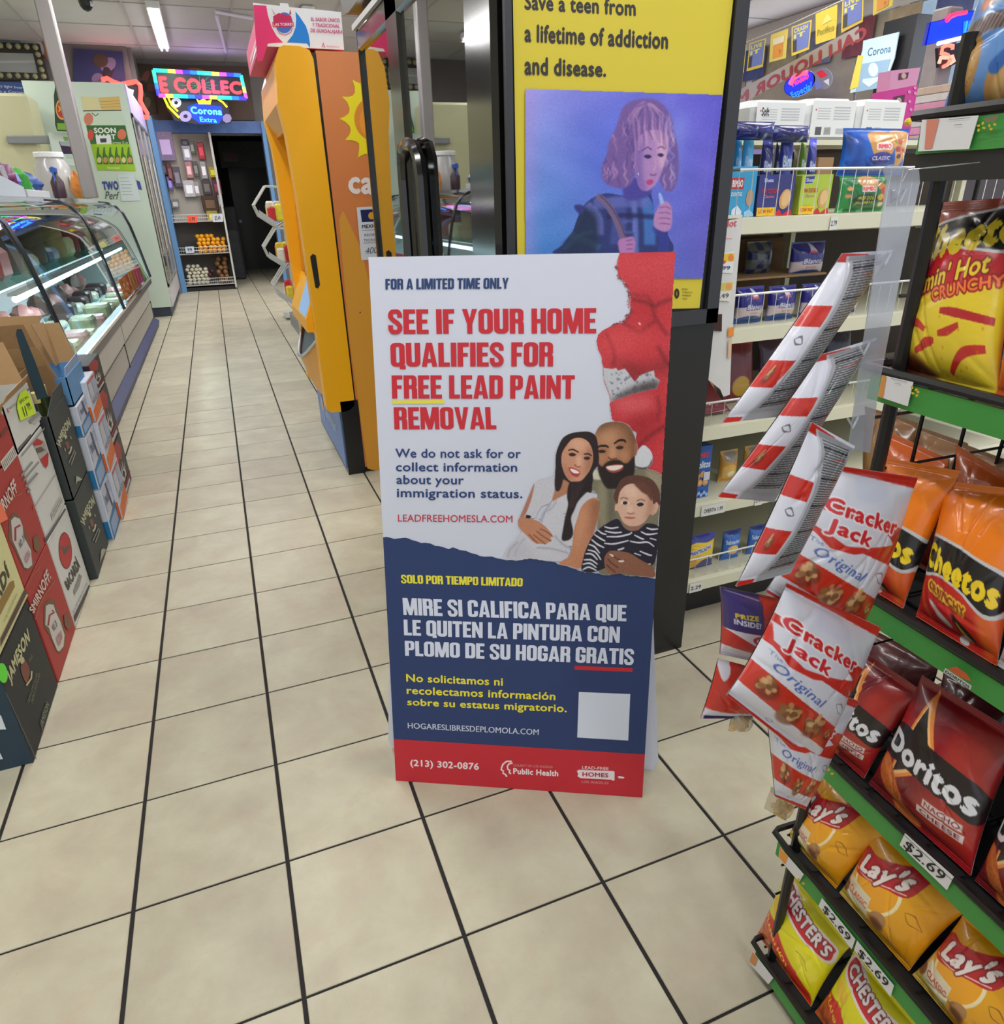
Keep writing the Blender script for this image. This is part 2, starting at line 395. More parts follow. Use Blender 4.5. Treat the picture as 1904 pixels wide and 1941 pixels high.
class Canvas:
    """paint a print raster in numpy; it becomes the vertex colours of a fine mesh"""
    def __init__(s, x0, y0, x1, y1, nx, ny, bg=(255, 255, 255), alpha=1.0):
        s.x0, s.y0, s.x1, s.y1, s.nx, s.ny = x0, y0, x1, y1, nx, ny
        s.im = np.ones((ny + 1, nx + 1, 3)) * np.array(bg, float); s.a = np.full((ny + 1, nx + 1), float(alpha))
        s.sx = nx / (x1 - x0); s.sy = ny / (y1 - y0)
    def g(s, p):
        p = np.asarray(p, float); return np.stack([(p[:, 0] - s.x0) * s.sx, (p[:, 1] - s.y0) * s.sy], 1)
    def _cov(s, tris_or_poly, tri=False):
        SS = 2
        if tri: P, T = tris_or_poly
        else: P = tris_or_poly
        lo = np.floor(P.min(0)).astype(int) - 1; hi = np.ceil(P.max(0)).astype(int) + 2
        lo = np.maximum(lo, 0); hi = np.minimum(hi, [s.nx + 1, s.ny + 1])
        if (hi <= lo).any(): return None
        W, H = hi - lo
        xs = lo[0] + (np.arange(W * SS) + .5) / SS - .5; ys = lo[1] + (np.arange(H * SS) + .5) / SS - .5
        if not tri:
            M = np.zeros((H * SS, W * SS), bool); n = len(P)
            for i in range(n):
                a = P[i]; b = P[(i + 1) % n]
                if a[1] == b[1]: continue
                yy0, yy1 = min(a[1], b[1]), max(a[1], b[1])
                r = np.where((ys >= yy0) & (ys < yy1))[0]
                if len(r) == 0: continue
                xi = a[0] + (ys[r] - a[1]) / (b[1] - a[1]) * (b[0] - a[0])
                M[r] ^= (xs[None, :] > xi[:, None])
        else:
            M = np.zeros((H * SS, W * SS), bool)
            for t in T:
                a, b, c = P[t[0]], P[t[1]], P[t[2]]
                mnx = min(a[0], b[0], c[0]); mxx = max(a[0], b[0], c[0]); mny = min(a[1], b[1], c[1]); mxy = max(a[1], b[1], c[1])
                i0 = max(int((mnx - lo[0]) * SS) - 1, 0); i1 = min(int((mxx - lo[0]) * SS) + 3, W * SS)
                j0 = max(int((mny - lo[1]) * SS) - 1, 0); j1 = min(int((mxy - lo[1]) * SS) + 3, H * SS)
                if i1 <= i0 or j1 <= j0: continue
                X = xs[None, i0:i1]; Y = ys[j0:j1, None]
                d1 = (b[0] - a[0]) * (Y - a[1]) - (b[1] - a[1]) * (X - a[0])
                d2 = (c[0] - b[0]) * (Y - b[1]) - (c[1] - b[1]) * (X - b[0])
                d3 = (a[0] - c[0]) * (Y - c[1]) - (a[1] - c[1]) * (X - c[0])
                M[j0:j1, i0:i1] |= ((d1 >= 0) & (d2 >= 0) & (d3 >= 0)) | ((d1 <= 0) & (d2 <= 0) & (d3 <= 0))
        cov = M.reshape(H, SS, W, SS).mean((1, 3))
        return lo, hi, cov
    def _blend(s, lo, hi, cov, col, op, soft, mask):
        if soft > 0:
            r = max(int(soft * 2.5), 1); k = np.exp(-0.5 * (np.arange(-r, r + 1) / soft) ** 2); k /= k.sum()
            l2 = np.maximum(lo - r, 0); h2 = np.minimum(hi + r, [s.nx + 1, s.ny + 1])
            big = np.zeros((h2[1] - l2[1], h2[0] - l2[0])); big[lo[1] - l2[1]:hi[1] - l2[1], lo[0] - l2[0]:hi[0] - l2[0]] = cov
            pad = np.pad(big, r); tmp = sum(k[i] * pad[:, i:i + big.shape[1]] for i in range(2 * r + 1))
            cov = sum(k[i] * tmp[i:i + big.shape[0], :] for i in range(2 * r + 1)); lo, hi = l2, h2
        sl = (slice(lo[1], hi[1]), slice(lo[0], hi[0])); cv = cov * op
        if mask is not None: cv = cv * mask[sl]
        s.im[sl] = s.im[sl] * (1 - cv[..., None]) + np.array(col, float) * cv[..., None]
        s.a[sl] = np.maximum(s.a[sl], cv) if mask is None else s.a[sl]
    def poly(s, pts, col, smooth=True, soft=0.0, op=1.0, mask=None):
        p = spl(pts, 4) if smooth else np.asarray(pts, float)
        r = s._cov(s.g(p))
        if r is not None: s._blend(*r, col, op, soft, mask)
        return s
    def mask(s, pts, smooth=True):
        M = np.zeros((s.ny + 1, s.nx + 1)); p = spl(pts, 4) if smooth else np.asarray(pts, float)
        r = s._cov(s.g(p))
        if r is not None: M[r[0][1]:r[1][1], r[0][0]:r[1][0]] = r[2]
        return M
    def line(s, pts, wd, col, soft=0.0, op=1.0, mask=None, k=6):
        p = np.asarray(pts, float)
        if len(p) > 2:
            q = []
            for i in range(len(p) - 1):
                a, b, c, d = p[max(i - 1, 0)], p[i], p[i + 1], p[min(i + 2, len(p) - 1)]
                for j in range(k):
                    t = j / k; q.append(0.5 * ((2 * b) + (c - a) * t + (2 * a - 5 * b + 4 * c - d) * t * t + (3 * b - a - 3 * c + d) * t ** 3))
            q.append(p[-1]); p = np.array(q)
        d = np.gradient(p, axis=0); nn = np.stack([-d[:, 1], d[:, 0]], 1); nn /= np.linalg.norm(nn, axis=1)[:, None] + 1e-9
        tt = np.linspace(0, 1, len(p)); wv = np.interp(tt, np.linspace(0, 1, len(wd)), wd) if hasattr(wd, '__len__') else np.full(len(p), wd)
        return s.poly(np.vstack([p + nn * wv[:, None] / 2, (p - nn * wv[:, None] / 2)[::-1]]), col, False, soft, op, mask)
    def text(s, st, quad, col, bold=0.0, shear=0.0, arc=0.0, outline=0.0, ocol=(0, 0, 0), soft=0.0, op=1.0):
        if outline > 0:
            P, T, _ = text_map(st, quad, bold, shear, arc); r = s._cov((s.g(P), T), True)
            if r is not None:
                lo, hi, cov = r; k = max(int(round(outline * s.sx)), 1)
                l2 = np.maximum(lo - k, 0); h2 = np.minimum(hi + k, [s.nx + 1, s.ny + 1])
                big = np.zeros((h2[1] - l2[1], h2[0] - l2[0])); big[lo[1] - l2[1]:hi[1] - l2[1], lo[0] - l2[0]:hi[0] - l2[0]] = cov
                pad = np.pad(big, k); out = np.zeros_like(big)
                for dy in range(-k, k + 1):
                    for dx in range(-k, k + 1):
                        if dx * dx + dy * dy <= k * k + 1: out = np.maximum(out, pad[k + dy:k + dy + big.shape[0], k + dx:k + dx + big.shape[1]])
                s._blend(l2, h2, out, ocol, op, 0, None)
        P, T, _ = text_map(st, quad, bold, shear, arc); r = s._cov((s.g(P), T), True)
        if r is not None: s._blend(*r, col, op, soft, None)
        return s
    def grad(s, f): # f(X,Y)->rgb array
        X, Y = np.meshgrid(np.linspace(s.x0, s.x1, s.nx + 1), np.linspace(s.y0, s.y1, s.ny + 1)); s.im = f(X, Y, s.im); return s
    def speckle(s, amp, mask=None):
        n = rng.normal(0, amp, s.a.shape)[..., None]
        s.im = s.im + (n if mask is None else n * mask[..., None]); return s
    def colors(s):
        c = np.clip(s.im, 0, 255) / 255; l = np.where(c <= 0.04045, c / 12.92, ((c + 0.055) / 1.055) ** 2.4)
        return np.concatenate([l, np.ones(l.shape[:2] + (1,))], 2).reshape(-1, 4)
    def pts(s):
        X, Y = np.meshgrid(np.linspace(s.x0, s.x1, s.nx + 1), np.linspace(s.y0, s.y1, s.ny + 1))
        return np.stack([X.ravel(), Y.ravel()], 1)
    def quads(s, cut=False):
        n = s.nx + 1; i, j = np.meshgrid(np.arange(s.nx), np.arange(s.ny)); a = (j * n + i).ravel()
        Q = np.stack([a, a + n, a + n + 1, a + 1], 1)
        if cut: al = s.a.ravel(); Q = Q[(al[Q] > 0.5).any(1)]
        return Q
    def build(s, name, F, parent, off=0.002, cut=False, rough=0.5, emit=0.0, **k):
        V = F(s.pts(), off); Q = s.quads(cut)
        a, b, c = V[Q[:, 0]], V[Q[:, 1]], V[Q[:, 2]]
        if np.median(np.cross(b - a, c - a) @ F.n) < 0: Q = Q[:, ::-1]
        used = np.unique(Q); re = np.zeros(len(V), int); re[used] = np.arange(len(used))
        return mesh_np(name, V[used], re[Q], s.colors()[used], parent, mat('print_ink_%d_%d' % (rough * 100, emit * 100), attr=True, rough=rough, estr=emit, spec=0.35), **k)

# pillow bags -------------------------------------------------------
def hom(quad):  # unit square -> quad (px) homography, returns function
    (x0, y0), (x1, y1), (x2, y2), (x3, y3) = quad
    A = []; B = []
    for (u, v), (x, y) in zip([(0, 0), (1, 0), (1, 1), (0, 1)], quad):
        A += [[u, v, 1, 0, 0, 0, -u * x, -v * x], [0, 0, 0, u, v, 1, -u * y, -v * y]]; B += [x, y]
    h = np.linalg.solve(np.array(A, float), np.array(B, float)); Hh = np.append(h, 1).reshape(3, 3)
    def f(u, v):
        w = Hh[2, 0] * u + Hh[2, 1] * v + 1
        return (Hh[0, 0] * u + Hh[0, 1] * v + Hh[0, 2]) / w, (Hh[1, 0] * u + Hh[1, 1] * v + Hh[1, 2]) / w
    return f
def bagshape(U, Vv, q, n, bulge, wr=1.0, seed=0, crimp=0.05, pinch=0.03):
    q = [np.array(a, float) for a in q]; r = np.random.default_rng(seed)
    uu = 0.5 + (U - 0.5) * (1 - pinch * 2 * np.sin(np.pi * np.clip(Vv, 0, 1)) ** 0.8)
    P = ((1 - Vv) * (1 - uu))[:, None] * q[0] + ((1 - Vv) * uu)[:, None] * q[1] + (Vv * uu)[:, None] * q[2] + (Vv * (1 - uu))[:, None] * q[3]
    v2 = np.clip((Vv - crimp) / (1 - 2 * crimp), 0, 1)
    a = np.clip(1 - (2 * U - 1) ** 2, 0, 1) ** 0.55; b = np.clip(1 - np.abs(2 * v2 - 1) ** 2.6, 0, 1) ** 0.75
    h = a * b
    wv = np.zeros_like(U)
    for _ in range(5):
        ang = r.uniform(-0.5, 0.5); ph = r.uniform(0, 6.28); fr = r.uniform(9, 22)
        wv += np.sin((U * math.cos(ang) + Vv * math.sin(ang)) * fr + ph) * np.exp(-np.minimum(Vv, 1 - Vv) * 9) * 0.035
    for _ in range(9):
        cu, cv = r.uniform(0, 1), r.uniform(0, 1); ang = r.uniform(0, 3.14); L = r.uniform(.1, .3); wdt = r.uniform(.012, .03)
        du, dv = U - cu, Vv - cv; s1 = du * math.cos(ang) + dv * math.sin(ang); s2 = -du * math.sin(ang) + dv * math.cos(ang)
        wv += -0.10 * np.exp(-(s2 / wdt) ** 2 - (s1 / L) ** 2) * (0.5 + .5 * (np.minimum(np.minimum(U, 1 - U), np.minimum(Vv, 1 - Vv)) < .3))
    cr = np.where((Vv < crimp) | (Vv > 1 - crimp), np.sin(Vv * 700) * 0.0006, 0)
    return P + np.asarray(n)[None, :] * ((h * bulge + wv * wr * bulge * a * np.clip(b + .15, 0, 1)) + cr)[:, None]
def bag(name, label, cat, quad3, n, bulge, canvas, group=None, parent=None, seed=0, wr=1.0, mt=None, back=(200, 200, 205), pinch=0.03, partname=None, crimp=0.05):
    n = np.array(n, float); n /= np.linalg.norm(n)
    mt = mt or mat('foil_bag_film', attr=True, rough=0.3, coat=0.35, spec=0.5, bump=0.12, bscale=55)
    pts = canvas.pts(); U = (pts[:, 0] - canvas.x0) / (canvas.x1 - canvas.x0); Vv = (pts[:, 1] - canvas.y0) / (canvas.y1 - canvas.y0)
    V = bagshape(U, Vv, quad3, n, bulge, wr, seed, crimp, pinch); Q = canvas.quads(); Cc = canvas.colors()
    a, b, c = V[Q[:, 0]], V[Q[:, 1]], V[Q[:, 2]]
    if np.median(np.cross(b - a, c - a) @ n) < 0: Q = Q[:, ::-1]
    if parent is None and partname is None:
        base = np.mean(np.array([quad3[2], quad3[3]], float), 0); root = thing(name, label, cat, base, group)
    else: root = parent
    mesh_np('front_film', V, Q, Cc, root, mt, smooth=True)
    nb = 16; X, Y = np.meshgrid(np.linspace(0, 1, nb + 1), np.linspace(0, 1, nb + 1)); U2, V2 = X.ravel(), Y.ravel()
    Vb = bagshape(U2, V2, quad3, -n, bulge * 0.7, 0.5, seed + 1, crimp, pinch) - n * 0.0012
    i, j = np.meshgrid(np.arange(nb), np.arange(nb)); a0 = (j * (nb + 1) + i).ravel(); Qb = np.stack([a0, a0 + 1, a0 + nb + 2, a0 + nb + 1], 1)
    a, b, c = Vb[Qb[:, 0]], Vb[Qb[:, 1]], Vb[Qb[:, 2]]
    if np.median(np.cross(b - a, c - a) @ n) > 0: Qb = Qb[:, ::-1]
    cb = np.tile(np.array(C(*back) + (1,)), (len(Vb), 1))
    mesh_np('back_film', Vb, Qb, cb, root, mt, smooth=True)
    return root
# ================================================================ SETTING
T = 0.31; XI = lambda i: (i - 1.2737) * T; YJ = lambda j: (11.8027 - j) * T
grout = mat('dark_grout', (36, 33, 33), 0.9, noise=0.3, scale=40)
def tilemat():
    m = bpy.data.materials.new('beige_floor_tile'); m.use_nodes = True; nt = m.node_tree; b = nt.nodes['Principled BSDF']
    geo = nt.nodes.new('ShaderNodeNewGeometry'); oi = nt.nodes.new('ShaderNodeObjectInfo')
    sh = nt.nodes.new('ShaderNodeVectorMath'); sh.operation = 'SCALE'; cmb = nt.nodes.new('ShaderNodeCombineXYZ')
    nt.links.new(oi.outputs['Random'], cmb.inputs[0]); nt.links.new(oi.outputs['Random'], cmb.inputs[2]); nt.links.new(cmb.outputs[0], sh.inputs[0]); sh.inputs['Scale'].default_value = 37
    ad = nt.nodes.new('ShaderNodeVectorMath'); nt.links.new(geo.outputs['Position'], ad.inputs[0]); nt.links.new(sh.outputs[0], ad.inputs[1])
    def nz(sc, det, rough=0.6, dist=0.3):
        n = nt.nodes.new('ShaderNodeTexNoise'); n.inputs['Scale'].default_value = sc; n.inputs['Detail'].default_value = det
        n.inputs['Roughness'].default_value = rough; n.inputs['Distortion'].default_value = dist; nt.links.new(ad.outputs[0], n.inputs['Vector']); return n
    n1, n2, n3, n4 = nz(6, 5, .6, .25), nz(11, 6, .7, .2), nz(160, 2), nz(26, 4, .7, .8)
    r = nt.nodes.new('ShaderNodeValToRGB'); r.color_ramp.elements[0].position = 0.3; r.color_ramp.elements[0].color = C(174, 164, 144) + (1,)
    r.color_ramp.elements[1].position = 0.7; r.color_ramp.elements[1].color = C(195, 191, 167) + (1,)
    e = r.color_ramp.elements.new(0.5); e.color = C(185, 178, 155) + (1,)
    nt.links.new(n1.outputs['Fac'], r.inputs[0])
    def mixc(a, col, n, lo, hi, amt):
        mr = nt.nodes.new('ShaderNodeMapRange'); mr.inputs[1].default_value = lo; mr.inputs[2].default_value = hi; mr.inputs[4].default_value = amt; nt.links.new(n.outputs['Fac'], mr.inputs[0])
        mx = nt.nodes.new('ShaderNodeMix'); mx.data_type = 'RGBA'; nt.links.new(mr.outputs[0], mx.inputs[0]); nt.links.new(a, mx.inputs[6]); mx.inputs[7].default_value = C(*col) + (1,); return mx.outputs[2]
    c = mixc(r.outputs[0], (182, 162, 140), n2, .52, .78, .6); c = mixc(c, (182, 174, 158), n4, .5, .8, .5); c = mixc(c, (120, 110, 96), n3, .66, .85, .3)
    hs = nt.nodes.new('ShaderNodeHueSaturation'); nt.links.new(c, hs.inputs['Color'])
    mv = nt.nodes.new('ShaderNodeMapRange'); mv.inputs[3].default_value = .9; mv.inputs[4].default_value = 1.04; nt.links.new(oi.outputs['Random'], mv.inputs[0]); nt.links.new(mv.outputs[0], hs.inputs['Value'])
    nt.links.new(hs.outputs[0], b.inputs['Base Color']); b.inputs['Roughness'].default_value = 0.42; b.inputs['Specular IOR Level'].default_value = .35
    bp = nt.nodes.new('ShaderNodeBump'); bp.inputs['Strength'].default_value = .15; bp.inputs['Distance'].default_value = .004; nt.links.new(n2.outputs['Fac'], bp.inputs['Height']); nt.links.new(bp.outputs[0], b.inputs['Normal'])
    return m
TM = tilemat()
floor = MB().box(-4, 7.7, -3, 18.2, -0.08, -0.003).build('floor', grout, kind='structure')
fl_o = wloc(floor)
G = 0.0043
def tile_mb(x, y, s=None):
    s = s or MB(); a = T / 2 - G; o = []
    for (q, z) in ((a, -.006), (a, -.0012), (a - .0016, 0.0)): r = q + .0016; o += [(x - q, y - r, z), (x + q, y - r, z), (x + q, y + r, z), (x - q, y + r, z)]
    f = [(8, 9, 10, 11)]
    for k in (0, 4): f += [(k + i, k + (i + 1) % 4, k + 4 + (i + 1) % 4, k + 4 + i) for i in range(4)]
    return s.add(o, f)
tme = bpy.data.meshes.new('tile'); tb = tile_mb(0, 0); tme.from_pydata(np.vstack(tb.v).tolist(), [], tb.f); tme.materials.append(TM)
cands = []
for i in range(-12, 26):
    for j in range(-46, 20):
        x = XI(i + .5); y = YJ(j + .5)
        if x < -3.9 or x > 7.6 or y < -2.9 or y > 18: continue
        v = RM @ (np.array([x, y, 0]) - CAM); vis = False
        if v[2] > .2:
            px, py = 952 + FPX * v[0] / v[2], 970.5 + FPX * v[1] / v[2]
            vis = -120 < px < 2020 and -50 < py < 2060 and (x > -1.1) and not (x > 1.3 and y > 1.7) and not (y > 3.4 and x > 1.25)
        cands.append((not vis, v @ v, x, y))
cands.sort(key=lambda t: (t[0], t[1]))
rest = MB()
for k, (nv, d, x, y) in enumerate(cands):
    if k < 298 and not nv:
        o = bpy.data.objects.new('tile', tme); COL.objects.link(o); o.parent = floor; o.location = (x - fl_o[0], y - fl_o[1], -fl_o[2] + rng.normal(0, .0002))
    else: tile_mb(x, y, rest)
rest.build('far_tiles', TM, floor, kind='stuff')

wallc = mat('cream_wall_paint', (206, 203, 178), .7, noise=.08, scale=3)
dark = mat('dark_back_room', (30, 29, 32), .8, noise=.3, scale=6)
MB().box(-4.1, -4, -3, 12.7, 0, CEIL).build('wall_left', wallc, kind='structure')
MB().box(-4.1, -0.72, 13.0, 13.1, 0, CEIL).build('wall_rear', mat('rear_wall_paint', (112, 104, 106), .7, noise=.2, scale=3), kind='structure')
wb = MB(); wb.box(-.72, .23, 13.98, 14.08, 0, CEIL); wb.box(1.06, 7.8, 13.98, 14.08, 0, CEIL); wb.box(.23, 1.06, 13.98, 14.08, 2.4, CEIL)
wb.box(-.72, -.66, 13.1, 13.98, 0, CEIL); wb.build('wall_back', mat('back_wall_paint', (120, 116, 112), .7, noise=.2, scale=4), kind='structure')
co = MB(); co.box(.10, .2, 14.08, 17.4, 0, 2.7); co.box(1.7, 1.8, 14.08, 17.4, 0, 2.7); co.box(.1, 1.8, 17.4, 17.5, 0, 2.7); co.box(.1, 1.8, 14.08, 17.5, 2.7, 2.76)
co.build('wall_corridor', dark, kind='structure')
dr = MB().box(.52, 1.45, 17.33, 17.38, 0, 2.05).build('door_1', mat('black_door_paint', (16, 16, 18), .4), kind='structure')
MB().cyl((.6, 17.3, 1.0), (.6, 17.33, 1.0), .03).build('door_handle', mat('dull_steel', (120, 120, 125), .4, metal=1), dr)
# ceiling: grid with panels
ceilm = mat('ceiling_panel_white', (186, 181, 180), .85, noise=.08, scale=3, bump=.15, bscale=200)
ce = MB().box(-4.1, 7.8, -3, 14.08, CEIL + .03, CEIL + .08).build('ceiling', mat('ceiling_void', (90, 88, 88), .9), kind='structure')
ceo = wloc(ce)
gb = MB()
nx_, ny_ = 10, 14; pw, ph = 1.19, 1.219
for i in range(nx_ + 1): gb.box(-4.1 + i * pw - .012, -4.1 + i * pw + .012, -3, 14.08, CEIL - .006, CEIL + .03)
for j in range(ny_ + 1): gb.box(-4.1, 7.8, -3 + j * ph - .012, -3 + j * ph + .012, CEIL - .0055, CEIL + .03)
gb.build('ceiling_grid', mat('ceiling_grid_metal', (166, 161, 161), .6), ce)
pm = MB(); pm.box(-pw / 2 + .008, pw / 2 - .008, -ph / 2 + .008, ph / 2 - .008, 0, .02)
pme = bpy.data.meshes.new('panel'); pme.from_pydata(np.vstack(pm.v).tolist(), [], pm.f); pme.materials.append(ceilm)
for i in range(nx_):
    for j in range(ny_):
        o = bpy.data.objects.new('panel', pme); COL.objects.link(o); o.parent = ce
        o.location = (-4.1 + (i + .5) * pw - ceo[0], -3 + (j + .5) * ph - ceo[1], CEIL + .002 - ceo[2] + random.uniform(0, .004))
# right wall with shop windows
wr = MB(); wr.box(7.7, 7.8, -3, 14.08, 0, 1.0); wr.box(7.7, 7.8, -3, 14.08, 3.2, CEIL)
for y0 in (-3, 1.0, 4.2, 7.05, 9.6, 11.9, 13.98): wr.box(7.7, 7.8, y0, y0 + .12, 1.0, 3.2)
wr.build('wall_right', mat('window_wall_paint', (200, 194, 190), .6, noise=.1, scale=3), kind='structure')
gm = glassmat('window_glass', (215, 225, 235), .06, .5)
for k, (a, b) in enumerate(((1.12, 4.2), (4.32, 7.05), (7.17, 9.6), (9.72, 11.9), (12.02, 13.98))):
    wn = MB().box(7.74, 7.75, a, b, 1.0, 3.2).build('window_%d' % (k + 1), gm, kind='structure')
    f = MB(); f.box(7.72, 7.77, a, a + .04, 1, 3.2); f.box(7.72, 7.77, b - .04, b, 1, 3.2); f.box(7.72, 7.77, (a + b) / 2 - .02, (a + b) / 2 + .02, 1, 3.2); f.box(7.72, 7.77, a, b, 1, 1.04)
    f.build('window_frame', mat('window_alu', (190, 186, 176), .4, metal=.4), wn)
MB().box(7.3, 7.7, 4.0, 13.9, 1.95, 2.02).build('trim_1', mat('ledge_lilac_paint', (120, 112, 170), .5), kind='structure')

# ceiling lamps: each a fixture with two tubes
def lamp(x, y, lab, vis):
    t = thing('ceiling_light', lab, 'light', (x, y, CEIL - .09), 'fluorescent ceiling lights')
    h = MB(); h.rbox(x - .075, x + .075, y - 1.2, y + 1.2, CEIL - .075, CEIL - .002, .012); h.build('housing', mat('lamp_housing', (225, 225, 225), .5), t)
    for sx in (-.035, .035):
        MB().cyl((x + sx, y - 1.17, CEIL - .095), (x + sx, y + 1.17, CEIL - .095), .014, seg=8).build('tube', emat('fluorescent_glow', (250, 252, 255), 9.0), t)
LL = {(-0.2, 11.4): 'long bare fluorescent light above the end of the aisle', (1.5, 11.2): 'short stretch of fluorescent light beside the pink box on the yellow machine'}
names = ['', 'over the middle of the aisle', 'beside the sign board', 'above the near tiles', '', 'behind the yellow kiosk', 'above the black cooler', 'above the snack rack', 'over the far window bays', 'over the toy box counter', 'over the near window bays', 'along the window wall', 'over the near deli case', 'over the far deli case', 'behind the viewer at left', 'behind the viewer at right']
for k, (x, y) in enumerate(LAMPS):
    lamp(x, y, LL.get((x, y), 'white fluorescent ceiling light ' + names[k]), True)
area('window_daylight', (7.65, 7.5, 2.1), 2.0, 9.0, 160, (.9, .95, 1)).rotation_euler = (0, math.radians(90), 0)

# ================================================================ A-FRAME SIGN
BL, BR = P3((751, 1479), PZ(0)), P3((1218, 1511), PZ(0))
TLs, TRs = np.array([.285, 1.483, 1.2225]), np.array([.8245, 1.1995, 1.2225])
nS = np.cross(BR - BL, TLs - BL); SP = Plane(BL, nS)
nS = SP.n
sign = thing('sidewalk_sign', 'tall white, blue and red board about free lead paint removal standing on the tiles', 'sign', (BL + BR) / 2)
q = np.array([BL, BR, TRs, TLs]) - nS * .0005
coro = mat('white_corrugated_plastic', (224, 226, 236), .45, noise=.04, scale=30)
MB().hexa(q, -nS * .009).build('front_board', coro, sign)
# rear leaf that props it up
rL, rR = P3((738, 1418), PZ(0)), P3((1247, 1460), PZ(0))
tL = BL + (TLs - BL) * .56 - nS * .012 + (BR - BL) * .03; tR = BR + (TRs - BR) * .56 - nS * .012 - (BR - BL) * .03
ax = rR - rL; up = np.array([0, 0, 1.])
leaf = [rL + ax * .012, rL + ax * .04 + up * .0, rR - ax * .04, rR - ax * .012 + up * 0, rR + up * .03, tR, tL, rL + up * .03]
MB().hexa(np.array(leaf), -nS * .008).build('prop_leaf', mat('white_prop_plastic', (222, 224, 238), .5), sign)
for s_ in (.2, .8):
    hb = MB(); a = BL + (BR - BL) * s_ + (TLs - BL) * .5; hb.cyl(a - nS * .02 - (BR - BL) * .05, a - nS * .02 + (BR - BL) * .05, .006)
    hb.build('hinge', mat('black_plastic', (24, 24, 26), .5), sign)
z3 = lambda *p: [(680 + x / 3.071, 460 + y / 3.071) for x, y in p]
z5 = lambda *p: [(720 + x / 3.283, 1000 + y / 3.283) for x, y in p]
z4 = lambda *p: [(900 + x / 4.76, 760 + y / 4.76) for x, y in p]
CTL, CTR, CBR, CBL = pr(TLs), pr(TRs), pr(BR), pr(BL)
WHITE = (208, 212, 228); NAVY = (44, 62, 108); RED = (197, 44, 56); YEL = (232, 222, 62)
p = Print(SP)
p.poly([CTL, CTR, CBR, CBL], (206, 210, 226), bump=True)
# torn blue field, red foot band
torn = [(20, 60), (45, 57), (60, 60), (90, 69), (125, 66), (160, 62), (185, 68), (200, 76), (225, 82), (260, 95), (285, 93), (320, 99), (345, 112), (370, 114), (400, 122), (430, 133), (455, 122), (475, 128), (500, 139), (540, 144), (570, 158), (600, 164), (625, 176), (650, 180), (700, 179), (730, 190), (760, 195), (790, 204), (820, 200), (845, 207), (870, 204), (895, 192), (930, 188), (980, 190), (1010, 203), (1040, 209), (1065, 211), (1095, 216), (1110, 228), (1140, 235), (1165, 240), (1190, 250), (1220, 258), (1240, 268), (1270, 274), (1300, 272), (1340, 284), (1370, 285), (1400, 292), (1430, 290), (1470, 283), (1500, 280), (1530, 292), (1560, 295), (1600, 296), (1640, 300), (1680, 312), (1717, 318)]
tp = z5(*torn)
def edge(a, b, yy): t = (yy - a[1]) / (b[1] - a[1]); return (a[0] + (b[0] - a[0]) * t, yy)
bandL, bandR = z5((90, 1314))[0], z5((1645, 1409))[0]
bandL = edge(CTL, CBL, bandL[1]); bandR = edge(CTR, CBR, bandR[1])
tp[0] = edge(CTL, CBL, tp[0][1]); tp[-1] = edge(CTR, CBR, tp[-1][1])
# red padded picture field at the right
redf = z3((1522, 66), (1506, 120), (1512, 190), (1530, 215), (1560, 245), (1575, 285), (1588, 310), (1578, 345), (1588, 395), (1560, 435), (1540, 462), (1500, 472), (1462, 492), (1425, 512), (1398, 535), (1388, 570), (1396, 620), (1415, 655), (1420, 700), (1430, 730), (1480, 735), (1600, 800), (1740, 790), (1735, 850), (1620, 880), (1500, 905), (1465, 935), (1470, 980), (1478, 1025), (1520, 1048), (1620, 1100))
redf += z4((1440, 560), (1500, 600), (1590, 640))
redf += [edge(CTR, CBR, 899), CTR]
redf[0] = (redf[0][0], CTL[1] + (CTR[1] - CTL[1]) * .82)
p.poly(redf, (196, 58, 66))
p.poly(tp + [bandR, bandL], NAVY); p.poly([bandL, bandR, CBR, CBL], RED)
def T3(s, a, col, b, **k): p.text(s, z3(*a), col, b, bump=False, **k)
def T5(s, a, col, b, **k): p.text(s, z5(*a), col, b, bump=False, **k)
p.build('board_print', sign, rough=.55)
p = Print(SP, base=.0019)
T3('FOR A LIMITED TIME ONLY', [(157, 211), (875, 205), (873, 268), (158, 273)], (42, 64, 112), 9)
T3('SEE IF YOUR HOME', [(172, 389), (1384, 381), (1384, 527), (176, 532)], RED, 9)
T3('QUALIFIES FOR', [(185, 583), (1135, 579), (1133, 720), (190, 722)], RED, 9)
T3('FREE LEAD PAINT', [(193, 772), (1260, 771), (1257, 908), (197, 907)], RED, 9)
T3('REMOVAL', [(205, 957), (799, 956), (804, 1085), (210, 1086)], RED, 9)
p.poly(z3((197, 918), (500, 915), (500, 937), (197, 938)), (226, 216, 70), bump=False)
for s, x0, x1, y0, y1, d in (('We do not ask for or', 750, 988, 850, 867, 1), ('collect information', 751, 981, 876, 893, 1), ('about your', 752, 880, 900, 917, 1), ('immigration status.', 753, 991, 925, 942, 2)):
    p.text(s, [(x0, y0), (x1, y0 + d), (x1, y1 + d), (x0, y1)], (44, 66, 118), .02, bump=False)
p.text('LEADFREEHOMESLA.COM', [(755, 975), (972, 977), (972, 990), (755, 988)], (190, 52, 66), .006, bump=False)
T5('SOLO POR TIEMPO LIMITADO', [(133, 291), (892, 313), (890, 365), (137, 344)], YEL, 9)
T5('MIRE SI CALIFICA PARA QUE', [(143, 436), (1537, 480), (1535, 581), (150, 542)], (214, 220, 238), 9)
T5('LE QUITEN LA PINTURA CON', [(150, 570), (1497, 615), (1493, 715), (153, 668)], (214, 220, 238), 9)
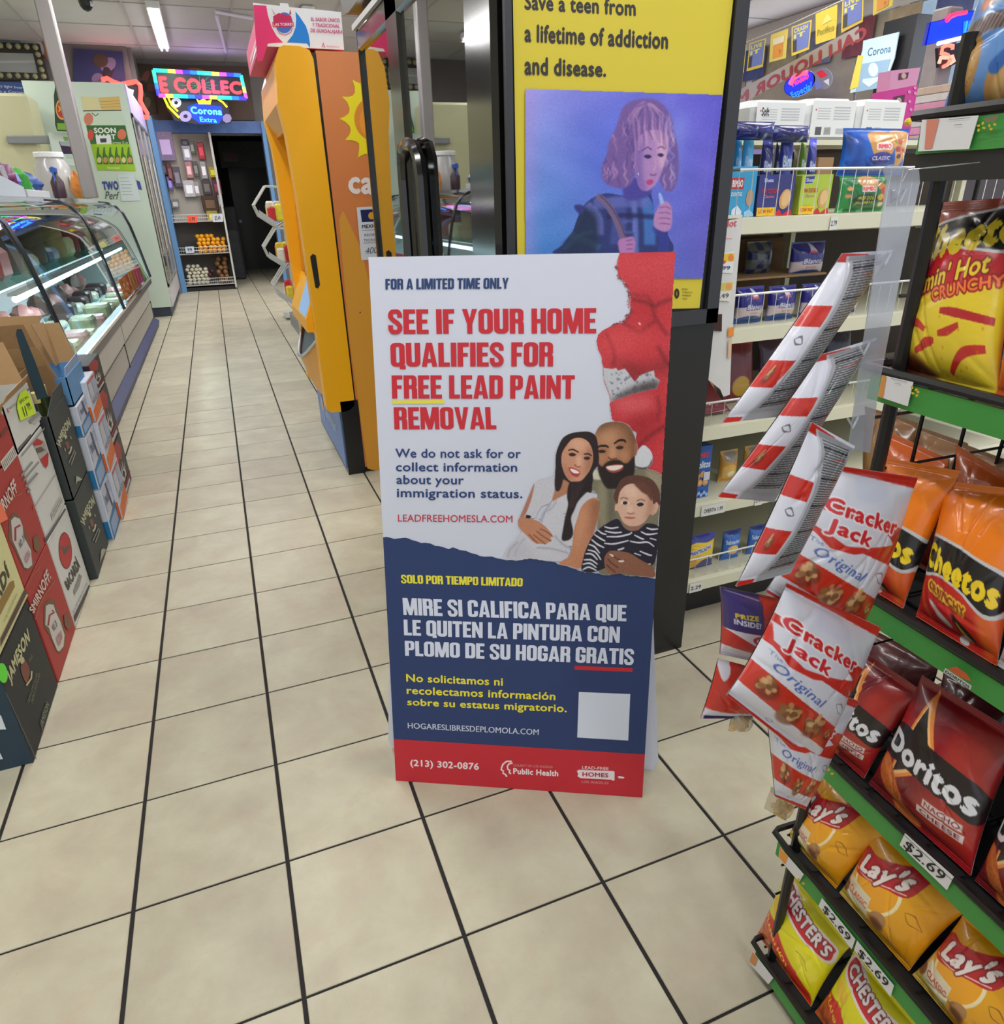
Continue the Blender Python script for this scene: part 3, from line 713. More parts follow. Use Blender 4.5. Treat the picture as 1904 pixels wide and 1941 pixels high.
T5('PLOMO DE SU HOGAR GRATIS', [(157, 702), (1585, 753), (1580, 852), (160, 795)], (214, 220, 238), 9)
p.poly(z5((1213, 857), (1575, 872), (1573, 896), (1213, 882)), RED, bump=False)
T5('No solicitamos ni', [(165, 908), (768, 932), (768, 982), (167, 956)], YEL, .025)
T5('recolectamos informaci\u00f3n', [(168, 985), (1096, 1022), (1094, 1072), (170, 1033)], YEL, .025)
T5('sobre su estatus migratorio.', [(172, 1060), (1165, 1098), (1165, 1147), (173, 1103)], YEL, .025)
T5('HOGARESLIBRESDEPLOMOLA.COM', [(175, 1212), (992, 1253), (990, 1288), (177, 1246)], (206, 212, 232), .012)
T5('(213) 302-0876', [(190, 1440), (620, 1463), (618, 1506), (192, 1480)], (240, 222, 226), .03)
T5('COUNTY OF LOS ANGELES', [(833, 1469), (1078, 1481), (1076, 1494), (833, 1483)], (222, 150, 154), .01)
T5('Public Health', [(832, 1493), (1113, 1509), (1112, 1546), (832, 1530)], (240, 222, 226), .04)
for a in ([(822, 1452), (790, 1452), (768, 1470), (760, 1490), (758, 1505), (772, 1512), (768, 1525), (785, 1535), (792, 1548)], [(828, 1462), (808, 1466), (796, 1480), (798, 1500), (812, 1510), (806, 1520), (818, 1530)]):
    p.line(spl(z5(*a), 3)[:-3] if 0 else z5(*a), 3.0, (240, 222, 226), bump=False)
T5('LEAD-FREE', [(1260, 1480), (1426, 1488), (1425, 1506), (1260, 1500)], (240, 200, 204), .025)
p.poly(z5((1228, 1512), (1240, 1504), (1450, 1512), (1462, 1516), (1462, 1570), (1448, 1572), (1445, 1566), (1250, 1556), (1232, 1545), (1236, 1530)), (236, 222, 228))
T5('HOMES', [(1262, 1517), (1424, 1526), (1423, 1552), (1262, 1544)], (176, 44, 70), .03)
p.poly(z5((1480, 1546), (1495, 1542), (1523, 1550), (1521, 1558), (1490, 1557)), (236, 222, 228), bump=False)
T5('LOS ANGELES', [(1258, 1570), (1426, 1580), (1425, 1594), (1258, 1585)], (226, 150, 156), .015)
p.poly(z5((1240, 1020), (1560, 1033), (1547, 1322), (1230, 1303)), (214, 220, 236), bump=False)
p.build('printed_text', sign, rough=.55, label='red, navy, yellow and white lettering')

# --- family photograph printed on the sign (also the cracked red surface), painted at about one vertex per pixel
Z = lambda *q_: z4(*q_)
c = Canvas(954, 790, 1276, 1098, 330, 316, (200, 200, 214), alpha=0.0)
SK = (196, 146, 116)
def ar(): return None
# man: olive shirt + neck
c.poly(Z((1030, 640), (1140, 690), (1200, 760), (1280, 700), (1480, 600), (1560, 610), (1690, 680), (1670, 900), (1640, 1300), (1600, 1560), (1300, 1560), (1100, 1500), (1120, 900), (1040, 780)), (122, 116, 96))
c.poly(Z((1150, 720), (1230, 900), (1200, 1100), (1130, 1120), (1110, 850)), (146, 140, 116), soft=4, op=.8)
c.poly(Z((1540, 620), (1690, 680), (1680, 800), (1600, 740)), (160, 150, 126), soft=3, op=.8)
c.poly(Z((1210, 700), (1260, 900), (1240, 1080), (1200, 1060)), (84, 80, 66), soft=5, op=.7)
c.poly(Z((1040, 650), (1130, 620), (1160, 700), (1050, 700)), (200, 196, 176), soft=1)
# man's head
c.poly(Z((1110, 250), (1160, 205), (1240, 185), (1330, 192), (1400, 230), (1440, 310), (1462, 380), (1468, 420), (1450, 470), (1440, 560), (1420, 650), (1340, 740), (1250, 770), (1180, 740), (1130, 640), (1105, 540), (1085, 430), (1080, 330)), (158, 108, 78))
hm = c.mask(Z((1110, 250), (1160, 205), (1240, 185), (1330, 192), (1400, 230), (1440, 310), (1462, 380), (1450, 470), (1440, 560), (1420, 650), (1340, 740), (1250, 770), (1180, 740), (1130, 640), (1105, 540), (1085, 430), (1080, 330)))
c.poly(Z((1100, 240), (1200, 180), (1350, 180), (1440, 280), (1460, 380), (1400, 330), (1340, 240), (1220, 225), (1120, 290)), (96, 72, 54), soft=6, op=.75, mask=hm)
c.poly(Z((1130, 290), (1240, 260), (1290, 300), (1280, 380), (1190, 400), (1120, 380)), (196, 146, 112), soft=7, op=.8, mask=hm)
c.poly(Z((1230, 400), (1260, 400), (1290, 500), (1240, 520), (1205, 500)), (204, 150, 116), soft=4, op=.85, mask=hm)
c.poly(Z((1120, 470), (1180, 480), (1170, 560), (1130, 560)), (184, 130, 98), soft=4, op=.8, mask=hm)
c.poly(Z((1310, 460), (1390, 450), (1400, 520), (1330, 540)), (190, 134, 100), soft=5, op=.8, mask=hm)
c.poly(Z((1400, 280), (1470, 380), (1440, 640), (1410, 520), (1420, 400)), (104, 66, 44), soft=6, op=.7, mask=hm)
# beard
c.poly(Z((1108, 560), (1150, 590), (1180, 560), (1230, 535), (1300, 530), (1350, 560), (1390, 550), (1440, 500), (1448, 600), (1420, 700), (1350, 780), (1260, 790), (1190, 780), (1140, 700), (1118, 640)), (36, 26, 26), soft=1.2)
c.poly(Z((1180, 590), (1230, 575), (1300, 568), (1345, 580), (1330, 620), (1270, 645), (1210, 635)), (150, 70, 62), soft=.6)
c.poly(Z((1190, 592), (1260, 578), (1335, 578), (1320, 605), (1265, 625), (1215, 620)), (232, 216, 208), soft=.5)
c.line(Z((1100, 430), (1130, 405), (1180, 402), (1210, 418)), [2, 4.5, 3], (34, 24, 22)); c.line(Z((1258, 385), (1300, 355), (1345, 352), (1365, 372)), [2.5, 5, 3], (34, 24, 22))
c.poly(Z((1118, 448), (1150, 438), (1185, 450), (1165, 466), (1130, 466)), (40, 26, 24), soft=.5); c.poly(Z((1275, 415), (1310, 402), (1345, 412), (1325, 432), (1290, 432)), (40, 26, 24), soft=.5)
c.line(Z((1205, 505), (1240, 525), (1285, 512)), 2.2, (96, 56, 40), soft=.6)
# white chip behind
c.poly(Z((1520, 400), (1480, 440), (1450, 490), (1450, 570), (1490, 600), (1550, 598), (1595, 550), (1600, 480), (1560, 420)), (206, 208, 216), soft=.5)
c.line(Z((1450, 590), (1510, 604), (1570, 590), (1604, 530)), 3, (60, 50, 56), soft=.8, op=.8)
c.poly(Z((1440, 380), (1470, 410), (1466, 460), (1450, 495), (1440, 470)), (150, 98, 72), soft=.8)
# woman: back hair, dress, arms
c.poly(Z((800, 330), (870, 290), (960, 275), (1040, 278), (1095, 320), (1115, 420), (1120, 560), (1070, 640), (1060, 760), (1050, 830), (960, 900), (890, 960), (870, 1060), (880, 1180), (850, 1250), (790, 1245), (800, 1150), (830, 1000), (850, 900), (760, 830), (735, 780), (730, 600), (735, 480), (760, 400)), (40, 28, 30))
c.poly(Z((730, 690), (640, 700), (560, 730), (510, 860), (470, 1000), (480, 1040), (560, 1060), (610, 1090), (660, 1130), (720, 1200), (850, 1310), (850, 1380), (780, 1440), (560, 1430), (280, 1425), (300, 1330), (380, 1240), (440, 1180), (520, 1100), (600, 950), (690, 900)), (196, 196, 206))
c.poly(Z((840, 820), (960, 810), (1060, 830), (1110, 850), (1060, 900), (960, 960), (930, 1100), (880, 1300), (720, 1240), (620, 1100), (680, 930), (760, 860)), (198, 198, 208))
dm = c.mask(Z((730, 690), (560, 730), (470, 1000), (600, 1090), (850, 1310), (850, 1400), (560, 1440), (280, 1425), (440, 1180), (690, 900), (840, 820), (1060, 830), (930, 1100), (880, 1300)))
for l_, wd in (([(690, 930), (620, 1010), (590, 1090)], 3), ([(560, 1320), (700, 1330), (850, 1370)], 3), ([(390, 1270), (320, 1340), (300, 1410)], 3), ([(720, 1210), (800, 1290), (880, 1330)], 3), ([(640, 1000), (700, 960), (740, 900)], 2.5), ([(460, 1230), (400, 1300), (360, 1400)], 2)):
    c.line(Z(*l_), wd, (150, 150, 164), soft=1.2, op=.75)
c.poly(Z((300, 1340), (420, 1250), (500, 1330), (560, 1420), (300, 1425)), (176, 176, 188), soft=7, op=.5)
c.poly(Z((540, 740), (520, 860), (470, 1000), (430, 1060), (405, 1060), (450, 950), (500, 830)), (170, 116, 96), soft=.6)
# her neck + face
c.poly(Z((770, 700), (860, 740), (850, 820), (760, 870), (700, 900), (720, 820), (740, 780)), (176, 120, 94), soft=.8)
fp = Z((830, 400), (880, 345), (950, 330), (1020, 360), (1060, 430), (1070, 520), (1050, 600), (1010, 670), (960, 720), (900, 735), (850, 710), (810, 650), (785, 560), (790, 470))
c.poly(fp, (200, 144, 116)); fm = c.mask(fp)
c.poly(Z((860, 350), (980, 340), (1020, 400), (960, 450), (880, 430)), (222, 172, 142), soft=6, op=.8, mask=fm)
c.poly(Z((1030, 400), (1075, 500), (1040, 640), (1000, 660), (1010, 540)), (150, 98, 76), soft=5, op=.7, mask=fm)
c.poly(Z((800, 560), (850, 620), (880, 720), (820, 700)), (166, 110, 86), soft=4, op=.6, mask=fm)
c.poly(Z((925, 490), (960, 500), (965, 580), (920, 580)), (226, 176, 146), soft=3, op=.8, mask=fm)
c.poly(Z((850, 600), (890, 600), (950, 635), (935, 680), (890, 675), (862, 640)), (172, 66, 70), soft=.6)
c.poly(Z((862, 610), (900, 615), (945, 640), (925, 652), (885, 642)), (240, 226, 222), soft=.4)
c.line(Z((845, 445), (885, 435), (940, 462)), [2, 3.4, 2], (50, 32, 30)); c.line(Z((985, 480), (1025, 475), (1058, 492)), [2, 3.2, 2], (50, 32, 30))
c.poly(Z((848, 478), (880, 465), (918, 480), (895, 496), (865, 494)), (48, 30, 30), soft=.5); c.poly(Z((985, 510), (1015, 500), (1045, 512), (1025, 528), (998, 526)), (48, 30, 30), soft=.5)
c.line(Z((900, 570), (925, 590), (960, 590)), 2.2, (150, 92, 72), soft=.6)
# arms and hands
c.poly(Z((400, 1060), (450, 1040), (520, 1060), (580, 1085), (640, 1130), (700, 1200), (705, 1225), (685, 1228), (695, 1260), (670, 1270), (640, 1290), (600, 1285), (565, 1285), (520, 1260), (470, 1210), (430, 1170), (395, 1120)), (186, 128, 98))
for l_ in ([(560, 1170), (610, 1210), (690, 1262)], [(530, 1200), (580, 1240), (640, 1285)], [(590, 1150), (640, 1170), (700, 1215)], [(490, 1200), (530, 1240), (568, 1280)]): c.line(Z(*l_), 1.8, (120, 72, 54), soft=.5)
c.poly(Z((470, 1025), (510, 1035), (500, 1055), (465, 1050)), (30, 26, 28))
c.poly(Z((960, 960), (1010, 900), (1070, 870), (1115, 890), (1130, 980), (1110, 1080), (1070, 1200), (1030, 1330), (960, 1500), (870, 1490), (760, 1460), (850, 1400), (880, 1300), (900, 1150), (930, 1050)), (190, 130, 98))
am = c.mask(Z((960, 960), (1010, 900), (1115, 890), (1130, 980), (1070, 1200), (960, 1500), (760, 1460), (880, 1300), (930, 1050)))
c.poly(Z((1060, 880), (1140, 900), (1110, 1100), (1050, 1260), (1060, 1050)), (130, 84, 62), soft=7, op=.75, mask=am)
c.poly(Z((970, 980), (1000, 1000), (960, 1200), (920, 1350), (920, 1180)), (214, 156, 122), soft=6, op=.7, mask=am)
c.poly(Z((860, 735), (960, 720), (1040, 640), (1070, 700), (1040, 790), (980, 850), (930, 910), (900, 980), (870, 1060), (890, 1180), (860, 1245), (790, 1250), (800, 1150), (820, 1040), (845, 930), (835, 850)), (34, 24, 28), soft=.8)
for k in range(12): c.line(Z((880 + 12 * k, 745 - 4 * k), (870 + 6 * k, 850), (850 + 3 * k, 960)), 1.2, (70, 50, 50), soft=.6, op=.5)
for k in range(7): c.line(Z((800 + 4 * k, 1010 + 34 * k), (860, 1030 + 34 * k)), 1.2, (74, 56, 56), soft=.6, op=.5)
c.poly(Z((735, 600), (790, 600), (800, 700), (770, 800), (730, 800), (725, 700)), (40, 28, 30), soft=.8)
# child
c.poly(Z((1290, 1060), (1180, 1110), (1090, 1180), (1040, 1260), (1000, 1350), (980, 1420), (965, 1520), (1030, 1545), (1110, 1530), (1180, 1500), (1240, 1470), (1400, 1480), (1500, 1490), (1600, 1480), (1640, 1400), (1660, 1250), (1660, 1130), (1560, 1100), (1500, 1140), (1420, 1170), (1350, 1140)), (34, 32, 46))
WS = (214, 214, 226)
for l_ in ([(1170, 1130), (1230, 1145), (1300, 1135)], [(1175, 1170), (1260, 1185), (1330, 1180)], [(1190, 1220), (1290, 1220), (1390, 1200), (1420, 1180)], [(1170, 1280), (1260, 1285), (1390, 1255)], [(1400, 1260), (1480, 1275), (1560, 1270), (1620, 1310)], [(1440, 1205), (1500, 1235), (1530, 1245)], [(1500, 1175), (1560, 1200), (1650, 1190)], [(1550, 1140), (1600, 1155), (1655, 1150)], [(1110, 1160), (1150, 1190), (1190, 1200)], [(1080, 1200), (1140, 1240), (1180, 1260)], [(1055, 1245), (1110, 1290), (1170, 1320)], [(1030, 1290), (1080, 1310), (1130, 1370)], [(1020, 1340), (1090, 1360), (1140, 1430)], [(1000, 1375), (1060, 1380), (1110, 1430)], [(985, 1430), (1050, 1430), (1110, 1470)], [(975, 1470), (1040, 1460), (1100, 1500)], [(975, 1520), (1030, 1495), (1100, 1525)], [(1490, 1350), (1560, 1380), (1600, 1390)], [(1500, 1440), (1550, 1470), (1590, 1465)], [(1290, 1340), (1330, 1330), (1350, 1320)], [(1580, 1235), (1640, 1250)], [(1440, 1370), (1500, 1390)]):
    c.line(Z(*l_), [2.2, 3.4, 2.2], WS, soft=.4)
c.poly(Z((1340, 1110), (1420, 1130), (1500, 1110), (1480, 1160), (1400, 1165)), (150, 104, 88), soft=.8)
hp = Z((1290, 760), (1330, 700), (1400, 670), (1490, 670), (1590, 700), (1650, 770), (1675, 860), (1670, 940), (1630, 1000), (1600, 960), (1590, 850), (1520, 790), (1440, 760), (1350, 760), (1310, 820), (1290, 920), (1268, 930), (1255, 860))
kf = Z((1310, 820), (1370, 755), (1460, 745), (1550, 790), (1600, 860), (1612, 930), (1640, 910), (1660, 940), (1640, 1000), (1605, 1028), (1580, 1020), (1540, 1080), (1480, 1120), (1400, 1125), (1340, 1090), (1310, 1030), (1290, 990), (1265, 985), (1270, 930), (1290, 920))
c.poly(Z((1290, 760), (1330, 700), (1400, 670), (1490, 670), (1590, 700), (1650, 770), (1675, 860), (1670, 940), (1600, 960), (1450, 900), (1300, 930), (1255, 860)), (92, 58, 48))
c.poly(kf, (214, 172, 150)); km = c.mask(kf)
c.poly(Z((1560, 820), (1620, 900), (1600, 1020), (1530, 1080), (1560, 960)), (170, 120, 100), soft=5, op=.7, mask=km)
c.poly(Z((1350, 780), (1440, 770), (1480, 840), (1400, 870)), (234, 200, 182), soft=6, op=.7, mask=km)
c.poly(Z((1380, 940), (1410, 940), (1420, 1000), (1380, 1000)), (236, 200, 182), soft=3, op=.7, mask=km)
c.poly(Z((1440, 740), (1540, 740), (1600, 830), (1600, 900), (1560, 850), (1530, 830), (1510, 820), (1480, 790)), (104, 64, 52), soft=1.2)
c.poly(Z((1316, 918), (1352, 896), (1398, 916), (1362, 934)), (226, 214, 210), soft=.4); c.poly(Z((1452, 932), (1492, 908), (1540, 928), (1500, 950)), (226, 214, 210), soft=.4)
c.poly(Z((1336, 914), (1356, 900), (1380, 912), (1370, 930), (1344, 930)), (40, 28, 30), soft=.5); c.poly(Z((1462, 928), (1495, 912), (1530, 925), (1508, 946), (1478, 946)), (40, 28, 30), soft=.5)
c.line(Z((1315, 880), (1345, 868), (1385, 882)), 2, (130, 92, 76), soft=.6); c.line(Z((1462, 900), (1500, 885), (1540, 900)), 2, (130, 92, 76), soft=.6)
c.line(Z((1375, 1005), (1405, 1015), (1445, 1008)), 2, (150, 96, 82), soft=.8); c.line(Z((1352, 1046), (1400, 1052), (1450, 1052)), [2, 4, 2], (176, 96, 90), soft=.7)
# father's hand on the child
c.poly(Z((1180, 1390), (1220, 1350), (1300, 1350), (1400, 1370), (1500, 1430), (1600, 1490), (1630, 1560), (1600, 1590), (1500, 1570), (1400, 1560), (1340, 1550), (1300, 1560), (1230, 1560), (1180, 1500), (1170, 1430)), (140, 92, 72))
for l_ in ([(1230, 1370), (1270, 1410), (1320, 1440)], [(1200, 1420), (1250, 1470), (1300, 1500)], [(1190, 1470), (1230, 1510), (1270, 1540)], [(1300, 1420), (1340, 1440), (1360, 1430)]): c.line(Z(*l_), 2, (84, 50, 40), soft=.6)
c.poly(Z((1215, 1375), (1245, 1380), (1255, 1400), (1235, 1398)), (226, 206, 200)); c.poly(Z((1300, 1435), (1350, 1435), (1340, 1450), (1305, 1450)), (226, 206, 200))
# cut everything below the torn edge
tx = np.array(tp); GX, GY = np.meshgrid(np.linspace(c.x0, c.x1, c.nx + 1), np.linspace(c.y0, c.y1, c.ny + 1))
c.a[GY > np.interp(GX, tx[:, 0], tx[:, 1]) + .5] = 0
eR = CTR[0] + (CBR[0] - CTR[0]) * (GY - CTR[1]) / (CBR[1] - CTR[1]); c.a[GX > eR - .3] = 0
c.speckle(5); c.build('family_portrait', SP, sign, off=.0032, cut=True, label='photo print of a smiling woman, a bearded man and a toddler in stripes')
# --- cracked red surface
c = Canvas(1120, 480, 1284, 902, 130, 330, (196, 58, 66), alpha=0.0)
rp = redf; c.poly(rp, (194, 54, 62), smooth=False); rm = c.mask(rp, False)
c.grad(lambda X, Y, im: im + (np.sin(X * .05) * 4 + np.sin(Y * .03) * 5)[..., None])
for l_, wd in (([(1590, 330), (1680, 350), (1720, 372), (1760, 350), (1830, 325)], 5), ([(1680, 305), (1705, 350), (1730, 440), (1800, 540)], 4), ([(1545, 470), (1600, 500), (1640, 520), (1690, 480), (1730, 455)], 4), ([(1440, 520), (1470, 590), (1490, 660), (1480, 720)], 3), ([(1740, 600), (1790, 690), (1810, 720)], 4), ([(1735, 890), (1750, 960), (1740, 1040)], 4), ([(1620, 1190), (1700, 1120), (1790, 1060)], 6), ([(1600, 300), (1640, 310), (1680, 305)], 3), ([(1590, 390), (1560, 440), (1540, 470)], 4)):
    c.line(z3(*l_), wd * 1.1, (110, 26, 36), soft=2.2, op=.85, mask=rm)
c.poly(z3((1420, 690), (1500, 720), (1610, 810), (1720, 745), (1800, 760), (1800, 640), (1740, 700), (1640, 720), (1540, 690)), (112, 30, 36), soft=9, op=.8, mask=rm)
c.poly(z3((1480, 930), (1600, 890), (1720, 900), (1700, 980), (1540, 1000)), (220, 104, 110), soft=8, op=.7, mask=rm)
c.poly(z3((1560, 1030), (1640, 1000), (1740, 980), (1720, 1090), (1630, 1180)), (150, 36, 44), soft=8, op=.6, mask=rm)
c.poly(z3((1420, 560), (1520, 500), (1680, 500), (1740, 560), (1600, 620), (1450, 620)), (212, 76, 78), soft=9, op=.6, mask=rm)
c.poly(z3((1540, 100), (1800, 90), (1820, 250), (1680, 300), (1560, 220)), (204, 72, 80), soft=10, op=.6, mask=rm)
for q_, cc in (([(1425, 728), (1480, 735), (1500, 728), (1510, 745), (1550, 732), (1580, 770), (1608, 812), (1640, 770), (1720, 742), (1725, 780), (1755, 800), (1735, 850), (1620, 872), (1540, 900), (1470, 925), (1462, 880), (1430, 800)], (190, 192, 200)),):
    c.poly(z3(*q_), cc, smooth=False); wm = c.mask(z3(*q_), False)
    for _ in range(60):
        x, y = rng.uniform(1425, 1740), rng.uniform(735, 900); r_ = rng.uniform(3, 11)
        c.poly(circ(*z3((x, y))[0], r_ / 3, r_ / 5, 8, rng.uniform(0, 3)), (110, 116, 132), soft=.5, op=.8, mask=wm)
    c.poly(z3((1490, 900), (1620, 830), (1740, 800), (1740, 860), (1620, 880), (1480, 935)), (60, 50, 52), soft=4, op=.85, mask=wm)
c.poly(z3((1628, 462), (1640, 466), (1645, 478), (1632, 478)), (236, 160, 160))
fr = []
for k in range(90):
    t = rng.uniform(0, 1); i = rng.integers(0, 12); a, b = np.array(redf[i]), np.array(redf[i + 1]); pnt = a + (b - a) * t; an = rng.uniform(2.4, 3.9); L = rng.uniform(2, 7)
    c.line([pnt + np.array([1.5, 0]), pnt + np.array([math.cos(an) * L, math.sin(an) * L * .6])], [1.5, .6], (84, 70, 78) if k % 3 else (186, 190, 204), op=.85)
eR = CTR[0] + (CBR[0] - CTR[0]) * (np.linspace(c.y0, c.y1, c.ny + 1)[:, None] - CTR[1]) / (CBR[1] - CTR[1]); GX = np.linspace(c.x0, c.x1, c.nx + 1)[None, :] + 0 * eR
c.a[GX > eR - .3] = 0; yt = CTL[1] + (CTR[1] - CTL[1]) * (GX - CTL[0]) / (CTR[0] - CTL[0]); GY = np.linspace(c.y0, c.y1, c.ny + 1)[:, None] + 0 * GX; c.a[GY < yt + .3] = 0
c.speckle(6); c.build('cracked_paint_print', SP, sign, off=.0022, cut=True, label='picture of cracked red paint with white edges')
# faint scuffs on the white field
c = None
# ================================================================ YELLOW COIN MACHINE
M0 = 3.50; PM = PY(M0)
yel = mat('yellow_orange_enamel', (250, 180, 0), .35, noise=.03, scale=2)
yel2 = mat('lit_orange_enamel', (244, 176, 78), .35, noise=.03, scale=2)  # paler copy of the enamel: light on cap and bevel put into colour
blk = mat('black_enamel', (22, 22, 25), .35, noise=.1, scale=8)
ma = thing('coin_machine', 'tall yellow and orange self-service kiosk with a sun printed on its side', 'machine', (.75, 4.1, 0))
MB().box(.536, 1.06, M0 + .004, 4.55, .03, 1.912).build('cabinet', mat('orange_side_enamel', (214, 128, 68), .4, noise=.03, scale=2), ma)
b = MB(); b.box(.455, .545, M0, 4.56, 0, .40); b.box(.46, .5355, M0 + .012, 4.5, .4, 1.905); b.box(.545, 1.06, M0 + .02, 4.54, 0, .03); b.build('base_frame', blk, ma)
# bezel: near cheek with rounded lower corner, far cheek, cap and tray
def cheek(y0, y1, mb, m=0):
    prof = [(.385, .37), (.40, .352), (.47, .345), (.50, .352), (.525, .372), (.528, .40), (.527, 1.2), (.522, 1.88), (.510, 1.912), (.47, 1.925), (.405, 1.925), (.385, 1.915), (.362, 1.86), (.352, 1.72), (.368, 1.60), (.378, 1.35), (.384, .9)]
    mb.hexa([(x, y0, z) for x, z in prof], (0, y1 - y0, 0), m)
b = MB(); cheek(M0, M0 + .10, b); b.build('near_cheek', yel, ma)
b = MB(); cheek(4.28, 4.38, b); b.build('far_cheek', yel, ma)
b = MB(); pf = [(.352, 1.72), (.362, 1.86), (.385, 1.915), (.405, 1.925), (.50, 1.925), (.50, 1.66), (.40, 1.64)]
b.hexa([(x, M0 + .10, z) for x, z in pf], (0, .68, 0)); b.build('cap', yel2, ma)
b = MB(); b.hexa([(.43, M0 + .10, .75), (.455, M0 + .10, 1.66), (.50, M0 + .10, 1.66), (.50, M0 + .10, .75)], (0, .68, 0)); b.build('recess_panel', mat('dark_orange_enamel', (226, 140, 10), .4, noise=.04, scale=3), ma)
b = MB(); b.hexa([(.432, M0 + .158, .96), (.447, M0 + .158, 1.62), (.441, M0 + .158, 1.62), (.425, M0 + .158, .96)], (0, .40, 0)); b.build('screen', mat('dark_screen_glass', (20, 17, 16), .12), ma)
b = MB()
b.hexa([(.384, M0 + .10, .86), (.378, M0 + .10, 1.35), (.368, M0 + .10, 1.62), (.425, M0 + .16, 1.62), (.425, M0 + .16, .86)][:2] + [(.372, M0 + .10, 1.62), (.448, M0 + .155, 1.62), (.438, M0 + .155, .86)], (0, .004, 0))
b.build('inner_bevel', yel2, ma)
# sloped shelf with price screen, tray
b = MB(); b.hexa([(.43, M0 + .1, .98), (.352, M0 + .1, .80), (.352, M0 + .1, .74), (.43, M0 + .1, .74)], (0, .68, 0)); b.build('console_shelf', yel, ma)
pl = UV((.4255, M0 + .14, .965), (0, .30, 0), (-.068, 0, -.158)); 
b = MB(); qd = pl([(0, 0), (1, 0), (1, 1), (0, 1)], .002); b.hexa(qd, -pl.n * .006); b.build('info_screen', emat('screen_glow', (150, 190, 235), .75), ma)
p_ = Print(pl, base=.0045); 
for k in range(5): p_.poly(rq(.1, .12 + k * .1, .9 - .1 * (k % 3), .155 + k * .1), (96, 110, 190) if k % 2 else (235, 240, 250), bump=False)
p_.poly(rq(.1, .68, .45, .92), (60, 130, 150), bump=False); p_.poly(rq(.52, .68, .85, .92), (190, 160, 110), bump=False); p_.build('screen_print', ma, emit=.4)
# coin tray: a bowed scoop with a silver rim
b = MB(); nseg = 14; rim = []
for k in range(nseg + 1):
    t = PI * k / nseg; rim.append((.40 - .075 * math.sin(t), M0 + .12 + .62 * k / nseg, .70 - .13 * math.sin(t)))
top = [(.43, M0 + .12 + .62 * k / nseg, .745) for k in range(nseg + 1)]
low = [(.40 - .02 * math.sin(PI * k / nseg), M0 + .12 + .62 * k / nseg, .40) for k in range(nseg + 1)]
V = np.array(rim + low); f = [(k, k + 1, nseg + 2 + k, nseg + 1 + k) for k in range(nseg)]; b.add(V, f); b.build('tray_scoop', yel2, ma, smooth=True)
b = MB(); b.tube(np.array(rim), .009, 6); b.build('tray_rim', mat('brushed_steel', (205, 208, 214), .25, metal=.9), ma, smooth=True)
b = MB(); V = np.array(rim + top) + np.array([.012, 0, 0]); b.add(V, [(k, nseg + 1 + k, nseg + 2 + k, k + 1) for k in range(nseg)]); b.build('tray_opening', blk, ma)
b = MB(); b.box(.41, .455, M0 + .1, 4.28, .37, .74); b.build('lower_front', yel, ma)
MB().box(.449, .456, M0 + .03, 4.50, .03, .352).build('blue_kick_panel', mat('blue_sticker_panel', (86, 126, 196), .4), ma)
p_ = Print(UV((.4485, 4.44, .34), (0, -.86, 0), (0, 0, -.3)), base=.0008)
p_.text('calimax', rq(.28, .35, .8, .62), (196, 214, 240), .02); p_.poly(circ(.16, .5, .055, .15, 14), (226, 180, 120)); p_.line([(.1, .2), (.2, .35), (.24, .6), (.2, .85)], .03, (180, 200, 235)); p_.build('kick_print', ma)
# slot on the cheek and screws
sp = [(588, 487), (593, 481), (599, 484), (607, 540), (603, 547), (598, 545)]
b = MB(); V = PM(sp, .0008); b.hexa(V, (0, .002, 0)); b.build('grip_slot', mat('slot_black', (14, 12, 12), .6), ma)
# side artwork
p_ = Print(Plane((0, M0 + .004, 0), (0, 1, 0)), base=.0012)
z6 = lambda *q_: [(440 + x / 4.853, x_y / 4.853) for x, x_y in q_]
z7 = lambda *q_: [(480 + x / 3.53, 400 + x_y / 3.53) for x, x_y in q_]
p_.poly(z7((575, 60), (600, 0)) + [(651, 400), (684, 470), (706, 560), (740, 900)] + z7((765, 1722), (640, 830)), (222, 158, 58))
ray = z6((1105, 730), (1140, 752), (1180, 768), (1400, 760), (1500, 900), (1560, 1090), (1500, 1280), (1400, 1420), (1230, 1415), (1195, 1428), (1160, 1450), (1170, 1360), (1168, 1320), (1140, 1300), (1100, 1290), (1042, 1288), (1080, 1240), (1092, 1200), (1082, 1160), (1040, 1120), (988, 1092), (1040, 1070), (1075, 1040), (1082, 1000), (1060, 940), (1010, 888), (1070, 892), (1110, 880), (1130, 850), (1128, 800))
p_.poly(ray, (240, 222, 32)); p_.poly(z6(*circ(1330, 1090, 205, 215, 40)), (222, 140, 48)); p_.poly(z6(*circ(1350, 1110, 180, 190, 40)), (236, 152, 52))
p_.text('calimax', z6((1068, 1560), (1900, 1600), (1900, 1810), (1068, 1780)), (236, 226, 222), .04)
p_.poly([(676, 393), (712, 391), (718, 492), (685, 493)], (216, 220, 228)); p_.poly([(683, 398), (712, 396), (714, 420), (686, 421)], (34, 40, 92)); p_.poly(circ(704, 409, 6, 7, 12), (214, 164, 60))
p_.text('MEXICO', [(686, 426), (722, 424), (723, 431), (686, 433)], (50, 50, 60), .03, bump=False); p_.text('RECIBO', [(691, 443), (716, 442), (716, 446), (691, 448)], (90, 90, 100), 0, bump=False); p_.text('TICKET', [(689, 453), (718, 452), (718, 456), (689, 458)], (90, 90, 100), 0, bump=False)
p_.text('400', [(692, 470), (716, 467), (717, 479), (693, 482)], (90, 96, 120), .0, shear=.3, bump=False)
p_.line([(686, 437), (716, 435)], .8, (120, 120, 130), bump=False); p_.line([(688, 461), (716, 459)], .8, (120, 120, 130), bump=False)
